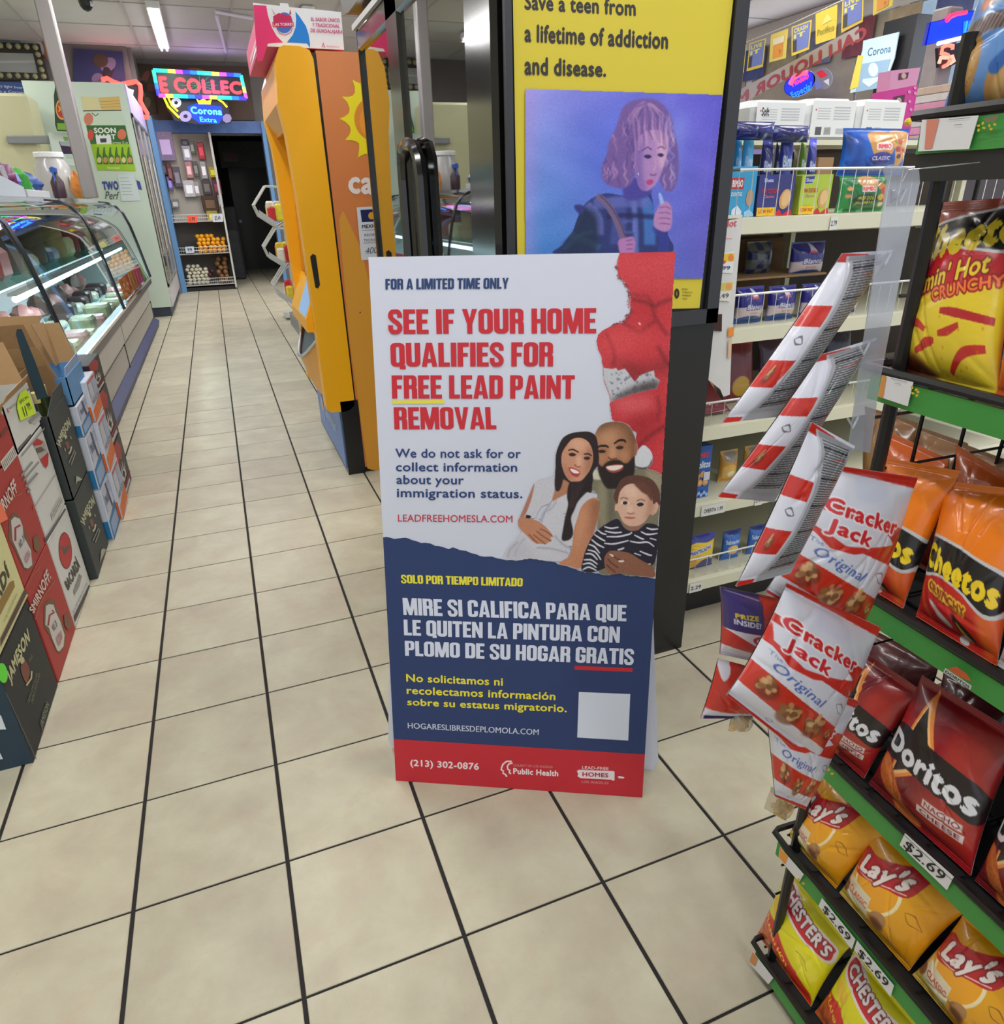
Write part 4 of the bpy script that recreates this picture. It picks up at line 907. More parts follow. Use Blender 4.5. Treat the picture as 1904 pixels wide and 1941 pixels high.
p_.build('side_print', ma, rough=.4)
MB().ball(P3((683, 592), PM) - np.array([0, .0, 0]), (.003, .003, .003), 8, 5).build('screw', blk, ma)
# pink snack display box on the machine
bx = thing('display_box', 'pink, white and blue cardboard display box on top of the yellow kiosk', 'box', (.5, 3.9, 1.93))
b = MB(); b.hexa([(.665, 3.55, 1.927), (.668, 3.55, 2.062), (.55, 3.55, 2.066), (.455, 3.55, 2.068), (.452, 3.55, 2.08), (.42, 3.55, 2.08), (.418, 3.55, 2.07), (.312, 3.55, 2.075), (.322, 3.55, 1.927)], (0, .004, 0)); b.build('front_flap', mat('white_card', (228, 230, 232), .6, noise=.04), bx)
b = MB(); b.box(.315, .319, 3.56, 4.35, 1.93, 2.03); b.box(.66, .664, 3.56, 4.35, 1.93, 2.03); b.box(.315, .664, 4.346, 4.35, 1.93, 2.03); b.box(.315, .664, 3.56, 4.35, 1.927, 1.931); b.build('tray', mat('pink_card', (226, 92, 134), .6, noise=.05), bx)
fp_ = Plane((0, 3.55, 0), (0, 1, 0)); p_ = Print(fp_)
p_.poly(z6((197, 46), (315, 52), (330, 140), (365, 250), (410, 330), (470, 392), (400, 395), (330, 400), (280, 560), (232, 560)), (228, 52, 112))
p_.poly(z6((583, 105), (620, 150), (680, 240), (705, 320), (718, 405), (715, 440), (690, 400), (505, 390), (560, 320), (585, 250), (590, 180)), (24, 126, 216))
p_.poly(z6(*circ(480, 210, 78, 96, 26)), (70, 110, 196)); p_.poly(z6((378, 150), (430, 120), (545, 150), (548, 195), (380, 205)), (196, 40, 90))
p_.poly(z6((370, 205), (565, 205), (568, 245), (375, 250)), (206, 36, 70)); p_.text('LAS TORRES', z6((380, 214), (560, 212), (560, 236), (384, 242)), (240, 220, 230), .02)
p_.poly(z6((360, 75), (400, 140), (385, 130)), (190, 40, 80), bump=False); p_.poly(z6((535, 85), (525, 135), (545, 130)), (190, 40, 80), bump=False)
p_.line(z6((410, 260), (440, 310), (490, 325), (540, 300), (556, 255)), 1.2, (190, 60, 110))
p_.text('EL SABOR \u00daNICO', z6((725, 160), (990, 172), (990, 208), (725, 192)), (206, 84, 130), .03); p_.text('Y TRADICIONAL', z6((737, 212), (990, 226), (990, 260), (737, 246)), (206, 84, 130), .03); p_.text('DE GUADALAJARA', z6((722, 262), (1018, 278), (1016, 312), (722, 296)), (206, 84, 130), .03)
p_.poly(z6((822, 436), (838, 388), (856, 438), (846, 438), (838, 410), (830, 436)), (206, 120, 150)); p_.text('Anahuac', z6((866, 418), (985, 424), (985, 438), (866, 434)), (206, 130, 156), .01); p_.build('flap_print', bx)
p_ = Print(UV((.315, 4.33, 2.03), (0, -.77, 0), (0, 0, -.1)), base=.001)
p_.poly(rq(.2, .55, .9, .7), (238, 170, 190)); p_.poly([(.1, .9), (.6, .75), (.95, .75), (.95, .9)], (240, 238, 240)); p_.build('side_print', bx)
for k in range(6):
    o = MB(); o.rbox(.33 + .05 * k, .37 + .05 * k, 3.62 + .02 * (k % 2), 3.72, 1.933, 2.03, .01); o.build('candy_packet', flat([(60, 70, 140), (230, 220, 190), (60, 40, 40), (230, 92, 134), (40, 60, 120), (220, 190, 90)][k], .35), None, label='small %s candy packet standing in the pink display box, number %d from its left' % (['blue', 'cream', 'brown', 'pink', 'navy', 'gold'][k], k + 1) if 0 else '%s candy packet standing in the pink display box' % ['blue', 'cream', 'brown', 'pink', 'navy', 'gold'][k], cat='packet', group='candy packets in the display box')

# ================================================================ BLACK COOLER WITH GLASS DOOR AND POSTER
XL = .582; YF = 1.507; YB = 2.86; XR = 1.172; ZT = 1.87
cool = thing('glass_door_cooler', 'black upright drinks cooler with a glass door and a yellow poster on its side', 'cooler', ((XL + XR) / 2, 2.2, 0))
gloss = mat('gloss_black_plastic', (14, 14, 17), .12, coat=.6)
b = MB(); b.box(XL + .03, XR, YF, YF + .04, 0, ZT); b.box(XR - .04, XR, YF + .04, YB, 0, ZT); b.box(XL + .03, XR, YB - .04, YB, 0, ZT); b.box(XL + .03, XR, YF, YB, ZT, ZT + .03); b.box(XL + .03, XR, YF + .04, YB, .0, .25)
b.build('body', mat('black_cooler_shell', (20, 20, 23), .35, noise=.15, scale=5), cool)
b = MB(); b.rbox(XL, XL + .035, YF + .02, YF + .20, .12, ZT, .012); b.rbox(XL, XL + .035, YB - .022, YB, .12, ZT, .005); b.rbox(XL, XL + .035, YF + .02, YB, ZT - .07, ZT, .01); b.rbox(XL, XL + .035, YF + .02, YB, .1, .2, .01); b.rbox(XL, XL + .03, 2.27, 2.42, .12, ZT, .01)
b.build('door_frame', gloss, cool)
b = MB(); b.box(XL - .012, XL, YF + .02, YB, ZT - .005, ZT + .012); b.build('top_trim', mat('pale_trim', (196, 198, 204), .4), cool)
cg = glassmat('cooler_door_glass', (150, 165, 170), .30, .9, .015)
MB().box(XL + .012, XL + .016, YF + .20, YB - .02, .2, ZT - .07).build('door_glass', cg, cool)
MB().box(XR - .06, XR - .05, YF + .05, YB - .05, .25, ZT - .03).build('inner_liner', mat('cooler_liner', (160, 172, 180), .5), cool)
for z in (.55, .88, 1.2, 1.52): MB().box(XL + .06, XR - .06, YF + .06, YB - .06, z, z + .012).build('shelf', mat('cooler_shelf', (110, 118, 124), .4), cool)
# arched door handle
hp_ = [(XL - .004, 2.31, .95), (XL - .004, 2.31, 1.38), (XL - .006, 2.30, 1.43), (XL - .010, 2.27, 1.465), (XL - .010, 2.215, 1.475), (XL - .008, 2.15, 1.465), (XL - .006, 2.115, 1.43), (XL - .004, 2.105, 1.38), (XL - .004, 2.10, .95)]
b = MB(); b.tube(spl(np.array([a for a in hp_]), 1), .019, 8); b.build('door_handle', gloss, cool, smooth=True)
# poster in its frame
PF = PY(YF)
fr_ = thing  # poster as a thing of its own fixed to the cooler side
post = thing('framed_poster', 'framed yellow poster of a curly haired teen on the side of the black cooler', 'poster', (.87, YF - .01, 1.05))
pTL, pTR, pBR, pBL = np.array([.612, YF, 2.16]), np.array([1.145, YF, 2.16]), np.array([1.122, YF, 1.055]), np.array([.612, YF, 1.055])
b = MB(); 
for (x0, x1, z0, z1) in ((.597, .612, 1.02, 1.86), (1.137, 1.172, 1.02, 1.86)): b.box(x0, x1, YF - .012, YF, z0, z1)
b.box(.597, 1.172, YF - .012, YF, 1.02, 1.056); b.build('frame', mat('dark_grey_frame', (44, 44, 50), .35, noise=.1), post)
c0 = lambda *q_: [(950 + x / 3.234, y / 3.234) for x, y in q_]
YLW = (206, 188, 56)
p_ = Print(PF, base=.003)
p_.poly([(970.5, -60), (1394, -60), (1389, 0), (1325, 584), (968 + 14, 590)], YLW)
for s_, qq in (('Save a teen from', [(140, -38), (822, 0), (822, 103), (140, 62)]), ('a lifetime of addiction', [(140, 148), (1022, 194), (1018, 305), (140, 260)]), ('and disease.', [(140, 342), (640, 380), (640, 474), (140, 462)])):
    p_.text(s_, c0(*qq), (52, 48, 48), .036)
p_.text('0', [(1277, 546), (1287, 547), (1286, 566), (1277, 565)], (40, 36, 30), .06)
for k, s_ in enumerate(('END', 'TOBACCO', 'MARKET', 'NOW')): p_.text(s_, [(1292, 546 + k * 6), (1292 + [10, 19, 17, 9][k], 546.6 + k * 6), (1292 + [10, 19, 17, 9][k], 549.4 + k * 6), (1292, 549 + k * 6)], (70, 64, 50), .01)
p_.build('poster_print', post, rough=.45)
c = Canvas(993, 168, 1368, 530, 300, 290, (80, 100, 200), alpha=0.0)
ph_ = [(994, 169.5), (1367, 181), (1329, 528), (995, 470), (995, 528)]; ph_ = [(994.5, 169.5), (1367, 181), (1329.5, 527), (995.5, 530)]
c.poly(ph_, (80, 100, 200), smooth=False); pmk = c.mask(ph_, False)
def g_(X, Y, im):
    u = (X - 993) / 375; v = (Y - 168) / 362; A_ = np.array
    a = A_([150, 150, 226.]) * (1 - u)[..., None] + A_([92, 84, 204.]) * u[..., None]; b_ = A_([52, 132, 200.]) * (1 - u)[..., None] + A_([104, 92, 190.]) * u[..., None]
    o_ = a * (1 - v)[..., None] + b_ * v[..., None]
    m_ = np.exp(-((u - .45) ** 2 / .06 + (v - .3) ** 2 / .10)); o_ = o_ * (1 - .45 * m_[..., None]) + A_([66, 96, 214.]) * .45 * m_[..., None]
    e_ = np.exp(-((u) ** 2 / .004)); o_ = o_ * (1 - .5 * e_[..., None]) + A_([170, 140, 214.]) * .5 * e_[..., None]
    n_ = 5 * np.sin(u * 17 + 3 * np.sin(v * 9)) * np.sin(v * 14 + 2); return o_ + n_[..., None]
c.grad(g_)
c.poly(c0((1080, 680), (1120, 760), (1100, 860), (1060, 940), (1080, 1040), (1040, 1150), (1000, 1000), (1040, 800)), (150, 170, 236), soft=10, op=.55)
c.poly(c0((1020, 560), (1060, 640), (1000, 660)), (130, 140, 226), soft=8, op=.5)
# jacket
c.poly(c0((500, 1260), (560, 1210), (640, 1185), (760, 1200), (860, 1180), (900, 1160), (925, 1250), (935, 1330), (1000, 1400), (1015, 1440), (1000, 1560), (350, 1560), (370, 1500), (430, 1420), (460, 1340)), (40, 52, 110))
jm = c.mask(c0((500, 1260), (560, 1210), (640, 1185), (760, 1200), (860, 1180), (925, 1250), (935, 1330), (1015, 1440), (1000, 1560), (350, 1560), (430, 1420), (460, 1340)))
for l_, wd, cc in (([(520, 1250), (590, 1330), (600, 1440)], 14, (110, 116, 190)), ([(700, 1200), (720, 1330), (700, 1500)], 26, (74, 82, 160)), ([(800, 1190), (815, 1350), (820, 1560)], 10, (110, 130, 210)), ([(880, 1190), (900, 1330), (905, 1500)], 22, (70, 130, 210)), ([(560, 1250), (700, 1240), (900, 1240)], 20, (98, 104, 180)), ([(640, 1330), (760, 1320), (930, 1330)], 9, (20, 24, 70)), ([(420, 1440), (520, 1480), (600, 1520)], 12, (60, 110, 140)), ([(380, 1530), (480, 1440), (560, 1420)], 8, (70, 120, 150)), ([(740, 1360), (800, 1360), (800, 1420), (740, 1420)], 3, (120, 120, 200)), ([(940, 1380), (990, 1460), (980, 1560)], 20, (50, 56, 150))):
    c.line(c0(*l_), wd, cc, soft=1.5, op=.7, mask=jm)
c.poly(c0((480, 1290), (560, 1290), (590, 1380), (560, 1560), (360, 1560), (440, 1400)), (24, 40, 66), soft=4, op=.75, mask=jm)
c.poly(c0((440, 1262), (490, 1258), (500, 1300), (470, 1310)), (50, 50, 120), soft=1)
c.line(c0((580, 1200), (640, 1250), (700, 1350), (740, 1460)), 13, (112, 92, 130), soft=.6); c.line(c0((600, 1200), (660, 1260), (715, 1350), (755, 1450)), 2, (70, 56, 90), soft=.5)
c.poly(c0((715, 1470), (760, 1455), (800, 1450), (815, 1480), (812, 1530), (800, 1560), (730, 1560), (712, 1510)), (178, 120, 176), soft=.8); 
for k in range(3): c.line(c0((760, 1475 + 26 * k), (800, 1468 + 28 * k)), 1.5, (100, 66, 130), soft=.6)
# neck, head and hair
c.poly(c0((760, 1090), (900, 1120), (900, 1200), (780, 1230), (740, 1180)), (70, 62, 150), soft=1.5)
hairp = [(880, 608), (800, 620), (740, 660), (715, 730), (690, 800), (655, 870), (640, 950), (615, 1010), (610, 1080), (640, 1130), (700, 1150), (760, 1150), (800, 1100), (830, 1000), (840, 900), (1000, 870), (980, 1020), (960, 1080), (990, 1160), (1040, 1170), (1075, 1100), (1080, 1000), (1075, 900), (1050, 800), (1035, 720), (990, 650), (940, 615)]
c.poly(c0(*hairp), (112, 84, 150), soft=1.2); hmk = c.mask(c0(*hairp))
for k in range(110):
    sx = rng.choice([0, 1]); x0 = rng.uniform(620, 830) if sx == 0 else rng.uniform(975, 1075); y0 = rng.uniform(640, 1080)
    cc = [(168, 124, 178), (76, 58, 130), (196, 150, 190), (60, 50, 128)][k % 4] if sx == 0 else [(176, 160, 214), (120, 110, 190), (200, 180, 216), (90, 80, 160)][k % 4]
    c.line(c0((x0, y0), (x0 - 12 + rng.uniform(-8, 8), y0 + 35), (x0 + rng.uniform(-6, 12), y0 + 70), (x0 - 14, y0 + 100)), [1, 3.2, 1], cc, soft=.8, op=.6, mask=hmk)
for k in range(40):
    a = rng.uniform(-2.9, -.3); r0 = rng.uniform(.3, 1); x0 = 880 + 150 * r0 * math.cos(a); y0 = 800 + 180 * r0 * math.sin(a)
    c.line(c0((890, 640), ((x0 + 890) / 2 - 8, (y0 + 640) / 2 - 20), (x0, y0)), [1, 2.6, 1.2], [(190, 148, 190), (96, 72, 140), (150, 112, 168)][k % 3], soft=.8, op=.5, mask=hmk)
fc_ = c0((850, 830), (900, 800), (960, 800), (1010, 830), (1020, 900), (1000, 980), (975, 1060), (940, 1130), (890, 1170), (840, 1150), (820, 1060), (815, 960), (820, 880))
c.poly(fc_, (168, 128, 186), soft=.8); fmk = c.mask(fc_)
c.poly(c0((960, 800), (1015, 830), (1010, 940), (985, 1040), (960, 1000), (950, 880)), (214, 172, 196), soft=3, op=.7, mask=fmk)
c.poly(c0((815, 880), (860, 900), (860, 1040), (880, 1170), (820, 1120)), (112, 84, 160), soft=3, op=.7, mask=fmk)
c.poly(c0((880, 790), (980, 800), (1000, 860), (900, 850)), (196, 156, 190), soft=3, op=.7, mask=fmk)
for k in range(16): c.line(c0((800 + 15 * k, 700 + rng.uniform(0, 40)), (806 + 14 * k + rng.uniform(-12, 12), 790), (820 + 13 * k + rng.uniform(-14, 14), 835 + 26 * abs(k - 8) ** .7)), [1, 4.5, 2], [(150, 110, 168), (104, 78, 146), (184, 142, 188)][k % 3], soft=.8, op=.8)
c.line(c0((855, 925), (890, 905), (915, 920)), 2, (76, 50, 110), soft=.6); c.line(c0((950, 910), (975, 900), (995, 915)), 2, (90, 60, 120), soft=.6)
c.poly(c0((866, 960), (890, 948), (915, 960), (895, 974)), (44, 30, 90), soft=.6); c.poly(c0((950, 950), (972, 940), (990, 952), (972, 964)), (44, 30, 90), soft=.6)
c.line(c0((935, 960), (938, 1020), (925, 1050)), 2.2, (206, 150, 180), soft=1); c.line(c0((905, 1068), (925, 1076), (945, 1066)), 2, (96, 60, 120), soft=.7)
c.poly(c0((882, 1112), (905, 1100), (925, 1110), (918, 1128), (895, 1134)), (176, 62, 116), soft=.7)
c.line(c0((832, 1060), (836, 1075)), 1.4, (230, 220, 240))
# raised hand with vape
c.poly(c0((955, 1270), (975, 1240), (1010, 1235), (1035, 1265), (1040, 1330), (1035, 1390), (1005, 1420), (960, 1410), (930, 1385), (930, 1330)), (178, 128, 180), soft=.8)
for k in range(4): c.line(c0((960, 1275 + 32 * k), (1000, 1268 + 34 * k), (1030, 1280 + 32 * k)), 1.6, (110, 76, 140), soft=.6)
c.poly(c0((958, 1190), (972, 1186), (990, 1240), (978, 1252), (968, 1250)), (150, 176, 226), soft=.5)
c.line(c0((1300, 620), (1270, 900), (1235, 1230)), 1.2, (120, 120, 210), soft=1, op=.5)
c.a = np.where(pmk > .5, 1.0, 0.0); c.speckle(4); c.build('teen_photo', PF, post, off=.0062, cut=True, rough=.45, label='blue and violet photo of a teen with curly hair holding a vape')
# lit rounded box sign over the cooler
ls = thing('lightbox', 'rounded black framed lightbox on top of the black cooler', 'sign', (.68, 2.8, ZT + .03))
b = MB(); pr_ = []
for k in range(5): a = PI / 2 * k / 4; pr_.append((2.93 - .05 * math.sin(a) * 0 - .05 + .05 * math.cos(PI / 2 - a) , ZT + .03 + .05 - .05 * math.cos(PI / 2 - a) * 0 - .05 * math.cos(a)))
prof = [(2.84, 1.915), (2.92, 1.925), (2.955, 1.95), (2.965, 2.0), (2.965, 2.3), (1.6, 2.3), (1.6, 1.915)]
b.hexa([(.56, y, z) for y, z in prof], (.10, 0, 0)); b.build('shell', mat('dark_tube', (52, 50, 50), .3), ls)
b = MB(); prof = [(2.84, 1.955), (2.90, 1.965), (2.92, 1.99), (2.925, 2.26), (1.64, 2.26), (1.64, 1.955)]; b.hexa([(.553, y, z) for y, z in prof], (.006, 0, 0)); b.build('lit_face', emat('lightbox_glow', (200, 210, 225), .8), ls)
# ================================================================ LIQUOR CARTONS ON THE LEFT
kraft = mat('kraft_cardboard', (176, 142, 98), .8, noise=.12, scale=60)
kraftd = mat('kraft_inside', (140, 108, 72), .85, noise=.15, scale=50)
ZB2 = lambda *q_: [(x / 5.708, 780 + y / 5.708) for x, y in q_]
ZB1 = lambda *q_: [(x / 9.706, 600 + y / 9.706) for x, y in q_]
ZB3 = lambda *q_: [(x / 5.107, 1100 + y / 5.107) for x, y in q_]
def carton(name, label, x, y0, y1, z0, z1, col, depth=.30, rough=.6, group='liquor cartons stacked along the aisle', front=None, open_top=False):
    t = thing(name, label, 'box', (x - depth / 2, (y0 + y1) / 2, z0), group)
    m = flat(col, rough, .05); b = MB(); th = .004
    if open_top:
        b.box(x - th, x, y0, y1, z0, z1); b.box(x - depth, x - depth + th, y0, y1, z0, z1); b.box(x - depth, x, y0, y0 + th, z0, z1); b.box(x - depth, x, y1 - th, y1, z0, z1); b.box(x - depth, x, y0, y1, z0, z0 + th)
    else: b.rbox(x - depth, x, y0, y1, z0, z1, .003)
    b.build('carton', m, t); return t
def Pq(x, base=.0008): return Print(PX(x), base=base)
g1 = 0.003
# column A: green-black over which a cream one
A = carton('liquor_carton', 'dark green whiskey carton with a red crest, nearest on the floor', -.68, 1.745, 2.09, 0, .305, (30, 35, 38))
b = MB().box(-.98, -.68, 1.7445, 1.7455, 0.001, .304).build('end_panel', mat('teal_card', (34, 56, 72), .6, noise=.08), A)
p_ = Pq(-.68)
p_.text('JAMESON', ZB3((55, 905), (262, 455), (290, 590), (100, 1005)), (196, 196, 150), .05, arc=.12)
p_.poly(ZB3((198, 820), (238, 775), (285, 880), (262, 985), (240, 985), (205, 900)), (122, 62, 48), smooth=True); p_.poly(ZB3((190, 760), (215, 742), (232, 780), (200, 812)), (196, 190, 150), smooth=True)
p_.line(ZB3((300, 880), (296, 950), (262, 1000), (248, 1020)), 3, (196, 190, 150)); p_.text('10x20', ZB3((264, 770), (300, 712), (308, 745), (274, 800)), (110, 112, 96), 0)
for k in range(2): p_.text('TRIPLE DISTILLED', ZB3((252 + 34 * k, 1180), (340 + 26 * k, 895), (356 + 24 * k, 905), (268 + 34 * k, 1210)), (112, 116, 100), .02, bump=False)
p_.text('JAMESON', ZB3((372, 1380), (440, 1170), (468, 1210), (398, 1445)), (120, 124, 108), .05)
p_.line(ZB3((45, 1090), (345, 1745)), 1.2, (90, 100, 96)); p_.build('carton_print', A)
p_ = Print(PY(1.7445), base=.001); p_.poly([(-40, 1330), (2, 1356), (12, 1382), (-40, 1384)], (206, 214, 220)); p_.poly([(-40, 1420), (0, 1426), (6, 1438), (-40, 1444)], (206, 214, 220)); p_.build('shipping_label', A)
MB().hexa(PX(-.68)([(x / 5.107, 1100 + y / 5.107) for x, y in circ(15, 900, 45, 98, 18, -.15)], .002), (.001, 0, 0)).build('round_sticker', mat('green_sticker', (92, 236, 46), .5), A)
A2 = carton('liquor_carton', 'cream rum carton with brown foot band, on the nearest dark green carton', -.68, 1.75, 2.098, .309, .60, (222, 220, 160))
p_ = Pq(-.68)
p_.text('BACARD\u00cd', [(-48, 1190), (11, 1066), (19, 1090), (-38, 1232)], (66, 58, 44), .05)
p_.poly(ZB3((-60, 290), (90, 20), (130, 0), (140, 60), (0, 330), (-60, 430)), (150, 120, 56)); p_.poly(ZB3((0, 560), (230, 90), (262, 120), (0, 640)), (84, 62, 44))
p_.poly([(0, 1227), (3, 1227), (52, 1128), (49, 1126)], (206, 200, 160)); p_.text('THE ORIGINAL', ZB3((20, 400), (150, 120), (166, 130), (36, 420)), (170, 160, 110), 0); p_.build('carton_print', A2)
MB().hexa(PX(-.68)([(-8, 958), (1, 955), (13, 984), (-1, 992), (-8, 990)], .002), (.001, 0, 0)).build('price_sticker', mat('orange_sticker', (250, 120, 80), .5), A2)
# column B: red cartons
def smir(px_shift, z0, z1, lab, ot=False):
    t = carton('liquor_carton', lab, -.68, 2.104, 2.42, z0, z1, (172, 52, 48), open_top=ot); return t
B1 = smir(0, 0, .335, 'red vodka carton with a white label print, standing on the floor'); B2 = smir(0, .339, .655, 'red vodka carton with a white label print, second up in its stack'); B3 = smir(0, .659, .77, 'red vodka carton with torn open flaps, topmost of its stack', True)
p_ = Pq(-.68)
lab_ = ZB3((440, 250), (470, 232), (515, 236), (530, 290), (580, 400), (622, 530), (612, 640), (570, 690), (550, 680), (500, 560), (470, 460), (435, 430))
p_.poly(ZB3((425, 230), (480, 175), (520, 190), (560, 300), (600, 400), (636, 530), (620, 660), (570, 706), (545, 690), (480, 540), (420, 440)), (112, 78, 52)); p_.poly(lab_, (206, 200, 196)); p_.line(ZB3((500, 290), (520, 310), (475, 340), (460, 440)), 3.4, (150, 40, 46)); p_.text('NO. 21', ZB3((492, 440), (530, 380), (552, 440), (516, 500)), (120, 116, 112), .03)
p_.text('VODKA', ZB3((530, 560), (590, 470), (600, 560), (560, 660)), (190, 120, 124), .02)
p_.poly(ZB3((610, 340), (650, 320), (690, 440), (650, 480), (620, 440)), (120, 76, 54)); p_.line(ZB3((332, 380), (370, 250), (440, 120), (520, 10)), 1.3, (160, 110, 60)); p_.line(ZB3((250, 60), (300, -40), (380, -130)), 1.3, (160, 110, 60))
p_.text('SMIRNOFF.', [(52, 1156), (88, 1074), (95, 1096), (61, 1164)], (214, 200, 190), .03); p_.build('carton_print', B1)
p_ = Pq(-.68); lab2 = ZB2((115, 1180), (150, 1140), (210, 1160), (240, 1240), (250, 1350), (330, 1500), (345, 1660), (300, 1700), (260, 1690), (180, 1500), (130, 1390))
p_.poly(ZB2((95, 1160), (140, 1090), (200, 1120), (250, 1240), (330, 1460), (358, 1680), (300, 1716), (250, 1700), (150, 1480), (85, 1370)), (112, 84, 56)); p_.poly(lab2, (206, 202, 200)); p_.line(ZB2((215, 1230), (160, 1260), (160, 1400)), 4, (160, 44, 50)); p_.text('NO. 21', ZB2((190, 1420), (245, 1320), (262, 1400), (215, 1490)), (120, 116, 112), .03)
p_.poly(ZB2((350, 1370), (400, 1330), (440, 1450), (400, 1530), (360, 1490)), (120, 84, 56)); p_.line(ZB2((40, 1090), (90, 990), (150, 920), (225, 885)), 1.3, (170, 120, 66)); p_.text('SMIRNOFF', [(-14, 970), (24, 906), (32, 931), (-6, 990)], (220, 208, 200), .03)
p_.text('VODKA', ZB2((245, 1590), (300, 1480), (320, 1560), (270, 1660)), (190, 120, 124), .02); p_.build('carton_print', B2)
p_ = Pq(-.68); p_.poly(ZB2((0, 545), (140, 370), (185, 470), (45, 650)), (214, 210, 200))
for k in range(9): p_.line(ZB2((20 + k * 15, 545 - k * 19 + 6), (50 + k * 15, 620 - k * 19)), 1.1, (90, 86, 84), bump=False)
p_.poly(ZB2((0, 240), (70, 160), (85, 190), (0, 290)), (110, 60, 44)); p_.build('carton_print', B3)
def flaps(t, x, y0, y1, z, h, m, outer=None, lean=.06, out=.02, near=True):
    b = MB(); b.hexa([(x - .004, y0 + .01, z), (x - .004, y1 - .01, z), (x - .004 + out, y1 - .03, z + h * .25), (x - .004 + out, y0 + .02, z + h * .22)], (-.003, 0, 0)); b.build('side_flap', outer or m, t)
    b = MB(); b.hexa([(x - .01, y1 - .004, z), (x - .29, y1 - .004, z), (x - .26, y1 + lean, z + h), (x - .05, y1 + lean, z + h)], (0, .003, 0)); b.build('back_flap', m, t)
    b = MB(); b.hexa([(x - .296, y0, z), (x - .296, y1, z), (x - .32 - lean, y1 - .02, z + h * 1.1), (x - .32 - lean, y0 + .02, z + h * 1.1)], (-.003, 0, 0)); b.build('inner_flap', m, t)
    if near:
        b = MB(); b.hexa([(x - .03, y0 + .004, z), (x - .29, y0 + .004, z), (x - .27, y0 - lean * .5, z + h * .8), (x - .06, y0 - lean * .5, z + h * .8)], (0, -.003, 0)); b.build('front_flap', m, t)
flaps(B3, -.68, 2.104, 2.42, .77, .17, kraft)
# column C: white rum cartons
Cc_ = [carton('liquor_carton', l_, -.68, 2.43, 2.765, z0, z1, (212, 214, 210), open_top=o_) for l_, z0, z1, o_ in (('white rum carton with a red oval crest, standing on the floor', 0, .335, False), ('white rum carton with a red oval crest, second up in its stack', .339, .635, False), ('white rum carton with a yellow price card, topmost of its stack', .639, .79, True))]
p_ = Pq(-.68); p_.poly(ZB2(*circ(705, 1505, 72, 200, 26, -.06)), (120, 46, 46)); p_.poly(ZB2(*circ(705, 1505, 64, 188, 26, -.06)), (186, 42, 46))
bat = ZB2((640, 1470), (680, 1460), (700, 1480), (730, 1440), (760, 1470), (735, 1500), (720, 1520), (690, 1560), (680, 1500)); p_.poly(bat, (88, 74, 66))
p_.text('BACARD\u00cd', ZB2((690, 1850), (820, 1580), (868, 1680), (735, 1940)), (70, 62, 58), .05); p_.poly(ZB2((790, 1940), (855, 1760), (880, 1780), (850, 1900), (800, 1990)), (140, 138, 132))
p_.poly([(139, 1168), (168, 1108), (170, 1112), (141, 1180)], (60, 56, 54)); p_.text('SUPERIOR', [(136, 1160), (164, 1103), (165, 1106), (138, 1164)], (150, 150, 148), 0); p_.build('carton_print', Cc_[0])
p_ = Pq(-.68); p_.poly(ZB2((345, 345), (400, 285), (480, 320), (520, 470), (522, 580), (495, 622), (465, 600), (400, 450)), (176, 172, 166)); p_.poly(ZB2((345, 350), (395, 290), (465, 330), (440, 360), (370, 375)), (190, 40, 44)); p_.poly(ZB2((430, 520), (520, 440), (518, 570), (495, 610), (470, 590)), (190, 40, 44)); p_.poly(ZB2((380, 400), (440, 380), (480, 420), (440, 440), (400, 450)), (96, 84, 80))
for k, (a_, b_, w_) in enumerate((((220, 700), (345, 545), 22), ((245, 750), (415, 545), 18), ((270, 815), (400, 665), 26), ((290, 880), (318, 840), 26))): p_.line(ZB2(a_, b_), w_ / 5.7, (140, 140, 136), bump=False)
p_.line(ZB2((370, 1030), (590, 690)), 2, (170, 170, 166)); p_.poly(ZB2((345, 1030), (360, 1015), (372, 1045), (355, 1060)), (200, 60, 66)); p_.poly(ZB2((540, 1110), (640, 920), (670, 970), (560, 1180)), (200, 200, 196))
for k in range(9): p_.line(ZB2((548 + k * 12, 1100 - k * 21), (568 + k * 12, 1150 - k * 21)), 1.0, (96, 94, 92), bump=False)
p_.poly(ZB2((470, 1390), (690, 1050), (705, 1060), (490, 1420)), (84, 80, 84)); p_.poly(ZB2((215, 470), (470, 170), (480, 180), (225, 490)), (150, 148, 146)); p_.build('carton_print', Cc_[1])
p_ = Pq(-.68); p_.poly(ZB2((190, 400), (330, 240), (335, 270), (205, 430)), (96, 92, 92)); p_.poly(ZB1((505, 1920), (690, 1740), (780, 1860), (640, 1990)), (190, 192, 190))
for k in range(9): p_.line(ZB1((520 + k * 20, 1915 - k * 20), (560 + k * 20, 1975 - k * 20)), 1.0, (100, 98, 96), bump=False)
p_.line(ZB1((170, 1690), (290, 1600)), 3, (170, 172, 170)); p_.poly(ZB1((120, 1700), (140, 1680), (160, 1740), (145, 1790)), (216, 130, 140)); p_.line(ZB1((470, 1380), (560, 1300)), 3, (120, 120, 120)); p_.build('carton_print', Cc_[2])
b = MB(); V = PX(-.68)(ZB1((290, 1570), (340, 1410), (450, 1340), (510, 1440), (625, 1790), (350, 1920), (290, 1700)), .004); b.hexa(V, (.0012, 0, 0)); 
pc = thing('price_card', 'bright yellow-green star price card taped on the top white rum carton', 'price card', V.mean(0)); b.build('card', mat('neon_yellow_card', (206, 240, 40), .6), pc)
